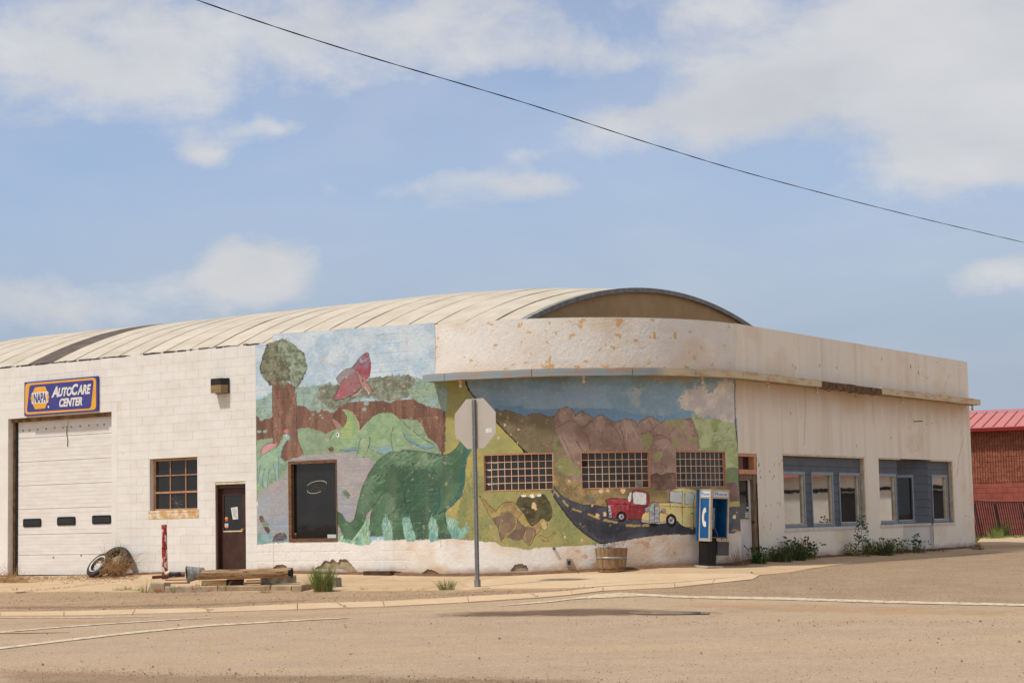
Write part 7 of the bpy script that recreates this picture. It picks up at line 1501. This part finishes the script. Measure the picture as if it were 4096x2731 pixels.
tuft('grass_clump', gpt(582, 2368), 46, .36, .1, .55, .006, 'sparse tall grass at the left end of the kerb', 6, dry=16, cat='grass clump'); tuft('grass_clump', gpt(695, 2371), 24, .26, .05, .35, .006, 'thin grass blades in front of the red smeared kerb', 7, cat='grass clump'); tuft('grass_clump', gpt(897, 2366), 26, .30, .05, .3, .007, 'narrow upright grass at the joint of the kerb lengths', 8, cat='grass clump')
tuft('dry_grass_clump', gpt(1065, 2370), 90, .2, .1, 1.2, .005, 'dry drooping grass below the grey kerb block', 9, mats=[m_dryg, m_dryg], cat='dry grass', droop=.8); tuft('dry_grass_clump', gpt(640, 2371), 60, .16, .1, 1., .005, 'dry twiggy grass below the square kerb block', 10, mats=[m_dryg, m_dryg], cat='dry grass', droop=.6)
for i, (x, y, h, k) in enumerate(((462, 2363, .12, 34), (488, 2363, .13, 36), (512, 2361, .16, 40), (540, 2364, .1, 40), (560, 2364, .09, 40), (300, 2364, .06, 40), (58, 2362, .12, 24), (30, 2366, .06, 20), (262, 2336, .1, 22), (280, 2335, .1, 22), (172, 2339, .05, 14), (1456, 2360, .12, 26), (1535, 2360, .1, 16), (1640, 2362, .09, 20), (1690, 2360, .1, 14), (2326, 2352, .14, 8), (2200, 2289, .16, 30), (2326, 2282, .2, 30))):
    lb = 'small grass tuft on the pavement edge left of the square kerb block' if 450 < x < 570 else 'tiny grass tuft on the pavement edge before the garage door' if x in (300, 58, 30) else 'tiny grass tuft in the slanting pavement crack before the garage' if x < 300 else 'small grass tuft on the pavement edge between tall clump and sign post' if x < 1700 else 'thin grass sprig standing at the edge of the gutter' if y > 2340 else 'weed tuft at the wall foot beside the arched drain hole' if x == 2200 else 'weed tuft at the wall foot by the barrel planter'
    tuft('grass_tuft', gpt(x, y), k, h, .09 if h < .12 else .06, .55, .006, lb, 20+i, 'grass tufts in the pavement joints')
def wtuft(nm, px, py, o_, *a, **k):
    s = onwall(px, py)[0]; q = wallxy(s, o_); return tuft(nm, Vector((q[0], q[1], ground(*q)+.01)), *a, **k)
wtuft('tall_weeds', 3065, 2245, .35, 340, .42, .26, .22, .012, 'dense dark grass bush right of the corner door', 50, mats=[m_gd, m_dryg], dry=20, cat='weeds', leaves=40); wtuft('tall_weeds', 3128, 2240, .35, 420, .54, .22, .18, .012, 'taller dark grass bush growing below the shop window', 51, mats=[m_gd, m_dryg], dry=20, cat='weeds', leaves=50)
wtuft('flowering_weeds', 3185, 2236, .3, 70, .42, .22, .45, .008, 'yellow flowered weeds beside the dark grass bush', 52, mats=[m_gd, m_dryg], flowers=7, leaves=160, cat='weeds'); wtuft('flowering_weeds', 3385, 2228, .3, 70, .34, .35, .5, .008, 'yellow flowered weeds around the foot of the sapling', 53, mats=[m_gd, m_dryg], flowers=14, leaves=200, cat='weeds')
wtuft('tall_weeds', 3468, 2224, .35, 360, .48, .34, .22, .012, 'dark grass bush between the two shop windows', 54, mats=[m_gd, m_dryg], dry=40, cat='weeds', leaves=40); wtuft('flowering_weeds', 3545, 2218, .3, 60, .36, .25, .5, .008, 'low flowering weeds below the narrow shop window', 55, mats=[m_gd, m_dryg], flowers=6, leaves=120, dry=30, cat='weeds'); wtuft('leafy_weed', 3612, 2212, .3, 110, .36, .28, .35, .009, 'weeds with dry stems by the recessed entry', 56, mats=[m_gd, m_dryg], dry=70, leaves=90, cat='weed')
wtuft('low_grass', 3690, 2208, .2, 120, .14, .5, .5, .008, 'low grass along the foot of the recessed entry', 57, mats=[m_gd, m_dryg], cat='grass'); wtuft('dry_stalks', 2912, 2256, .35, 40, .68, .16, .2, .006, 'dry brown stalks right of the pay phone', 58, mats=[mat('dry_stalk', (134, 96, 66), (104, 72, 50), 10, .9), m_dryg], dry=60, cat='dry weeds'); wtuft('leafy_weed', 2985, 2250, .3, 110, .42, .16, .4, .012, 'broad leaved weed at the foot of the corner door', 59, mats=[m_leaf, m_dryg], flowers=2, leaves=110, cat='weed')
def sapling(px, py, ptop, o_, label, seed, k=140):
    s = onwall(px, py)[0]; q = wallxy(s, o_); B = Vector((q[0], q[1], ground(*q))); h = at(px, ptop, q[1]).z-B.z; rr = random.Random(seed)
    t_ = thing('sapling', label, 'sapling', B); mb = MB(); st_ = [B+Vector((.02*math.sin(i*1.3), 0, h*i/7)) for i in range(8)]; mb.tube(st_, [.009-.001*i for i in range(8)], 6); obj('trunk', mb, m_stem, t_)
    mb = MB()
    for _ in range(k):
        f_ = rr.uniform(.34, 1.); w = .20*(1-abs(f_-.55))*h; a = rr.uniform(0, 6.28); c = B+Vector((math.cos(a)*w*rr.random(), math.sin(a)*w*rr.random(), h*f_)); leaf(mb, c, Vector((math.cos(a), math.sin(a), rr.gauss(.1, .5))), rr.uniform(.05, .09), rr.uniform(.016, .026), rr)
    obj('crown', mb, m_leaf, t_, fix=False)
sapling(3398, 2232, 2066, .35, 'slender young tree with oval leaves below the shop window', 60); sapling(3618, 2214, 2135, .35, 'small leafy seedling by the recessed entry', 61, 60)
# ------------------------------------------------------------------ beyond: fence, red building, tree
YF = 66.; fz = .57
def fpt(px, z): r = ray(px, 2000); t = YF/r[1]; return Vector((r[0]*t, YF, z))
fe = thing('slatted_fence', 'dark chain link fence with leaning slats before the red building', 'fence', fpt(3990, fz))
m_slat = mat('dark_slat', (58, 42, 40), (40, 32, 34), 8, .7, vary=.25); m_rail = flat('dark_fence_pipe', (40, 42, 48)); zt_ = lambda px: float(np.interp(px, [3850, 3893, 3975, 4085, 4300], [2000, 2003, 2007.5, 2007, 2003]))
xs_ = list(np.arange(3845, 4290, 9.2)); pr = None
topz = lambda px: at(px, zt_(px), YF).z
for i, x in enumerate(xs_):
    B = fpt(x+22, fz-.02); Tp = fpt(x, 0); Tp.z = topz(x)-.03; d = Tp-B
    if pr is None: pr = obj('slat', MB().box(-.5, .5, -.5, .5, 0, 1), m_slat, fe, loc=(0, 0, 0)); o = pr
    else: o = copyobj(pr, fe)
    o.location = B-root_loc(fe); o.scale = (.040, .008, d.length); o.rotation_euler = d.to_track_quat('Z', 'Y').to_euler(); o.rotation_euler = (0, math.atan2(d.x, d.z), 0)
mb = MB(); mb.tube([at(x, zt_(x), YF-.03) for x in (3845, 3893, 3935, 3975, 4030, 4085, 4180, 4290)], .022, 6); obj('top_rail', mb, m_rail, fe)
for x in (3905, 3985, 4090, 4200): mb = MB(); mb.tube([at(x-6, zt_(x)+8, YF-.05), fpt(x+18, fz-.1)+Vector((0, -.05, 0))], .033, 8); obj('fence_post', mb, m_rail, fe)
TB = math.radians(21); e1 = Vector((math.cos(TB), -math.sin(TB), 0)); e2 = Vector((math.sin(TB), math.cos(TB), 0)); BO = at(3990, 2000, 72.); BO.z = .5
rb = thing('red_building', 'red block building with pink metal roof behind the fence', 'building', BO)
RBM = Matrix.Translation(BO)@Matrix(((e1.x, e2.x, 0), (e1.y, e2.y, 0), (0, 0, 1))).to_4x4()
m_red = mat('red_split_block', (158, 98, 72), (134, 78, 58), 9, .95, .02, 22, vary=.12); m_reds = mat('red_smooth_block', (160, 86, 70), (148, 76, 62), 3, .8, vary=.06); m_redm = mat('red_mortar', (120, 38, 32), (104, 34, 30), 6, .9); m_rroof = mat('red_metal_roof', (196, 122, 116), (188, 114, 108), 3, .6, vary=.02)
ze = at(3990, 1722, 72.).z-BO.z; zs_ = at(3990, 1915, 72.).z-BO.z
mb = MB(); mb.box(-9, 11.9, .02, .3, -.2, ze, RBM); wl = obj('wall', mb, m_redm, rb)
pr = {}
rows = int(ze/.2)+1; rest = MB(); nb_ = 0
for k in range(rows):
    z1 = ze-.2*k; z0 = max(-.1, z1-.2)
    if z1 < 0: break
    split = z1 > zs_+.05
    for j in range(-6, 15):
        x = j*.4+(.2 if k % 2 else 0); vis = -1.3 < x < 2.6
        if split:
            b = MB()
            for q in range(4): b.box(-.2+q*.1+.008, -.2+q*.1+.092, -.05, 0, -.097, .097)
        else: b = MB().box(-.197, .197, -.035, 0, -.096, .096)
        if vis:
            if split not in pr: pr[split] = obj('block', b, m_red if split else m_reds, wl, loc=(0, 0, 0)); o = pr[split]
            else: o = copyobj(pr[split], wl)
            o.location = RBM@Vector((x, rnd.uniform(.0, .012), (z0+z1)/2))-root_loc(rb); o.rotation_euler = (0, 0, -TB)
mb = MB(); mb.box(-9, 11.9, -.42, -.39, ze-.02, ze+.13, RBM); mb.box(-9, 11.9, -.39, .3, ze+.0, ze+.02, RBM); obj('fascia', mb, flat('red_fascia', (140, 30, 28)), rb)
rn = lambda x, f_: Vector((x, -.43+5.4*f_, ze+.13+.85*f_+(1.4 if x > 12 else 0)*0))
for j in range(-22, 30):
    x0_ = j*.41; x1_ = x0_+.404
    if x1_ > 12 or x0_ < -9: continue
    mb = MB(); vs = [rn(x0_, 0), rn(x1_, 0), rn(x1_, 1), rn(x0_, 1)]; mb.add([RBM@v for v in vs]+[RBM@(v-UP*.03) for v in vs], [(0, 1, 2, 3), (0, 4, 5, 1), (1, 5, 6, 2), (3, 2, 6, 7), (0, 3, 7, 4)]); o = obj('roof_panel', mb, m_rroof, rb)
    mb = MB(); vs = [RBM@(rn(x0_+dx, f_)+UP*dz) for f_ in (0, 1) for dx, dz in ((-.012, .0), (-.012, .05), (.012, .05), (.012, .0))]; mb.add(vs, [(0, 1, 5, 4), (1, 2, 6, 5), (2, 3, 7, 6), (0, 3, 2, 1)]); obj('roof_seam', mb, m_rroof, o)
mb = MB(); vs = [RBM@(rn(x, 1)+Vector((0, dy, dz))) for x in (-9, 11.9) for dy, dz in ((-.12, .02), (-.1, .09), (.15, .09))]; mb.add(vs, [(0, 3, 4, 1), (1, 4, 5, 2)]); obj('ridge_cap', mb, m_rroof, rb)
mb = MB(); mb.box(-9, 11.8, 4.9, 10, -.2, ze+.6, RBM); obj('rear_wing', mb, m_reds, rb)
wbld = thing('white_building', 'white sided shed with red roof across the side street', 'building', RBM@Vector((24, 0, 0)))
m_wsid = mat('white_siding', (214, 208, 196), (204, 196, 182), 2, .6); mb = MB(); mb.box(12.3, 46, .0, 8, -.2, 2.75, RBM); obj('wall', mb, m_wsid, wbld)
mb = MB(); mb.box(12.3, 46, -.03, -.005, 2.05, 2.2, RBM); obj('dark_stripe', mb, m_black, wbld)
mb = MB(); vs = [Vector((x, y, z)) for x in (12, 46.5) for y, z in ((-.5, 2.75), (-.5, 2.95), (4, 4.4), (8.5, 2.95), (8.5, 2.75))]; mb.add([RBM@v for v in vs], [(0, 5, 6, 1), (1, 6, 7, 2), (2, 7, 8, 3), (3, 8, 9, 4), (0, 1, 2, 3, 4), (9, 8, 7, 6, 5), (0, 4, 9, 5)]); obj('roof', mb, m_rroof, wbld)
for k in range(5):
    mb = MB(); mb.box(15+k*4.6, 16.5+k*4.6, -.05, -.034, -.1, 2.0, RBM); obj('added_dark_panel', mb, m_black, wbld)  # black panels added to give the shop glass dark marks to reflect
mb = MB(); mb.box(12.3, 46, -.032, -.004, -.2, .62, RBM); obj('plinth', mb, m_kerb, wbld)  # tan band added, standing in for ground in the shop glass reflections
for k in range(6):
    c = RBM@Vector((14.2+k*2.9, -1.4, 0)); c.z = ground(c.x, c.y); mb = MB(); mb.lathe([(.10, -.1), (.10, 1.05), (.06, 1.12), (0, 1.13)], 14, Matrix.Translation(c)); tag(obj('bollard', mb, flat('bollard_yellow', (222, 174, 50)), None, True), 'yellow bollard in front of the white shed', 'bollard', 'bollards along the white shed')
# raised pad and grass at the corner
p_ = G([(3906, 2186), (3922, 2166), (3958, 2156), (4096, 2150), (4300, 2146), (4300, 2188), (4096, 2191), (3990, 2194), (3930, 2195)])
drape('concrete_pad', p_, .11, m_conc, kind='structure', thick=.2)
mb = MB(); rr = random.Random(8)
for k in range(1500):
    x = rr.uniform(3900, 4290); p = fpt(x, 0); p.y = YF+rr.uniform(-4.5, 2.); p.x = ray(x, 2100)[0]*p.y/ray(x, 2100)[1]; p.z = ground(p.x, p.y); m2 = MB(); b = len(mb.v); h = rr.uniform(.08, .22)+(.28 if 3960 < x < 4010 and rr.random() < .5 else 0); d = Vector((rr.gauss(0, .3), rr.gauss(0, .2), 1))*h; sdd = Vector((.02, .004, 0))
    mb.v += [tuple(p-sdd), tuple(p+sdd), tuple(p+d)]; mb.f.append((b, b+1, b+2)); mb.m.append(0)
o = obj('verge_grass', mb, m_gr, fix=False); o['kind'] = 'stuff'; tag(o, 'green grass growing along the slatted fence', 'grass')
tuft('tall_weeds', Vector((*fpt(3992, 0).xy, fz))+Vector((0, -.25, 0)), 160, .8, .2, .25, .02, 'dark weeds growing through the slatted fence', 70, mats=[m_gd, m_dryg], cat='weeds')
# tree whose top shows over the left end of the roof
tp = at(62, 1372, 78.); B = Vector((tp.x, tp.y, .5)); tr = thing('tree', 'leafy tree top showing over the left end of the roof', 'tree', B); H_ = tp.z-B.z; rr = random.Random(4)
mb = MB(); mb.tube([B+UP*(-.2), B+UP*H_*.35+Vector((.1, 0, 0)), B+UP*H_*.7, B+UP*H_*.9], [.22, .17, .1, .04], 8)
for k in range(9):
    a = k*.7; z = H_*(.4+.06*k); mb.tube([B+UP*z, B+UP*(z+.6)+Vector((math.cos(a), math.sin(a), 0))*.9, B+UP*(z+1.)+Vector((math.cos(a), math.sin(a), 0))*1.6], [.07, .045, .015], 6)
obj('trunk', mb, m_stem, tr); mb = MB()
for k in range(2600):
    a = rr.uniform(0, 6.28); f_ = rr.uniform(.4, 1.0); R_ = 1.9*math.sqrt(max(.02, 1-((f_-.62)/.42)**2)); r_ = R_*rr.random()**.5; c = B+Vector((math.cos(a)*r_, math.sin(a)*r_, H_*f_)); leaf(mb, c, Vector((rr.gauss(0, 1), rr.gauss(0, 1), rr.gauss(0, .6))), rr.uniform(.1, .18), rr.uniform(.03, .05), rr)
obj('crown', mb, m_leaf, tr, fix=False)
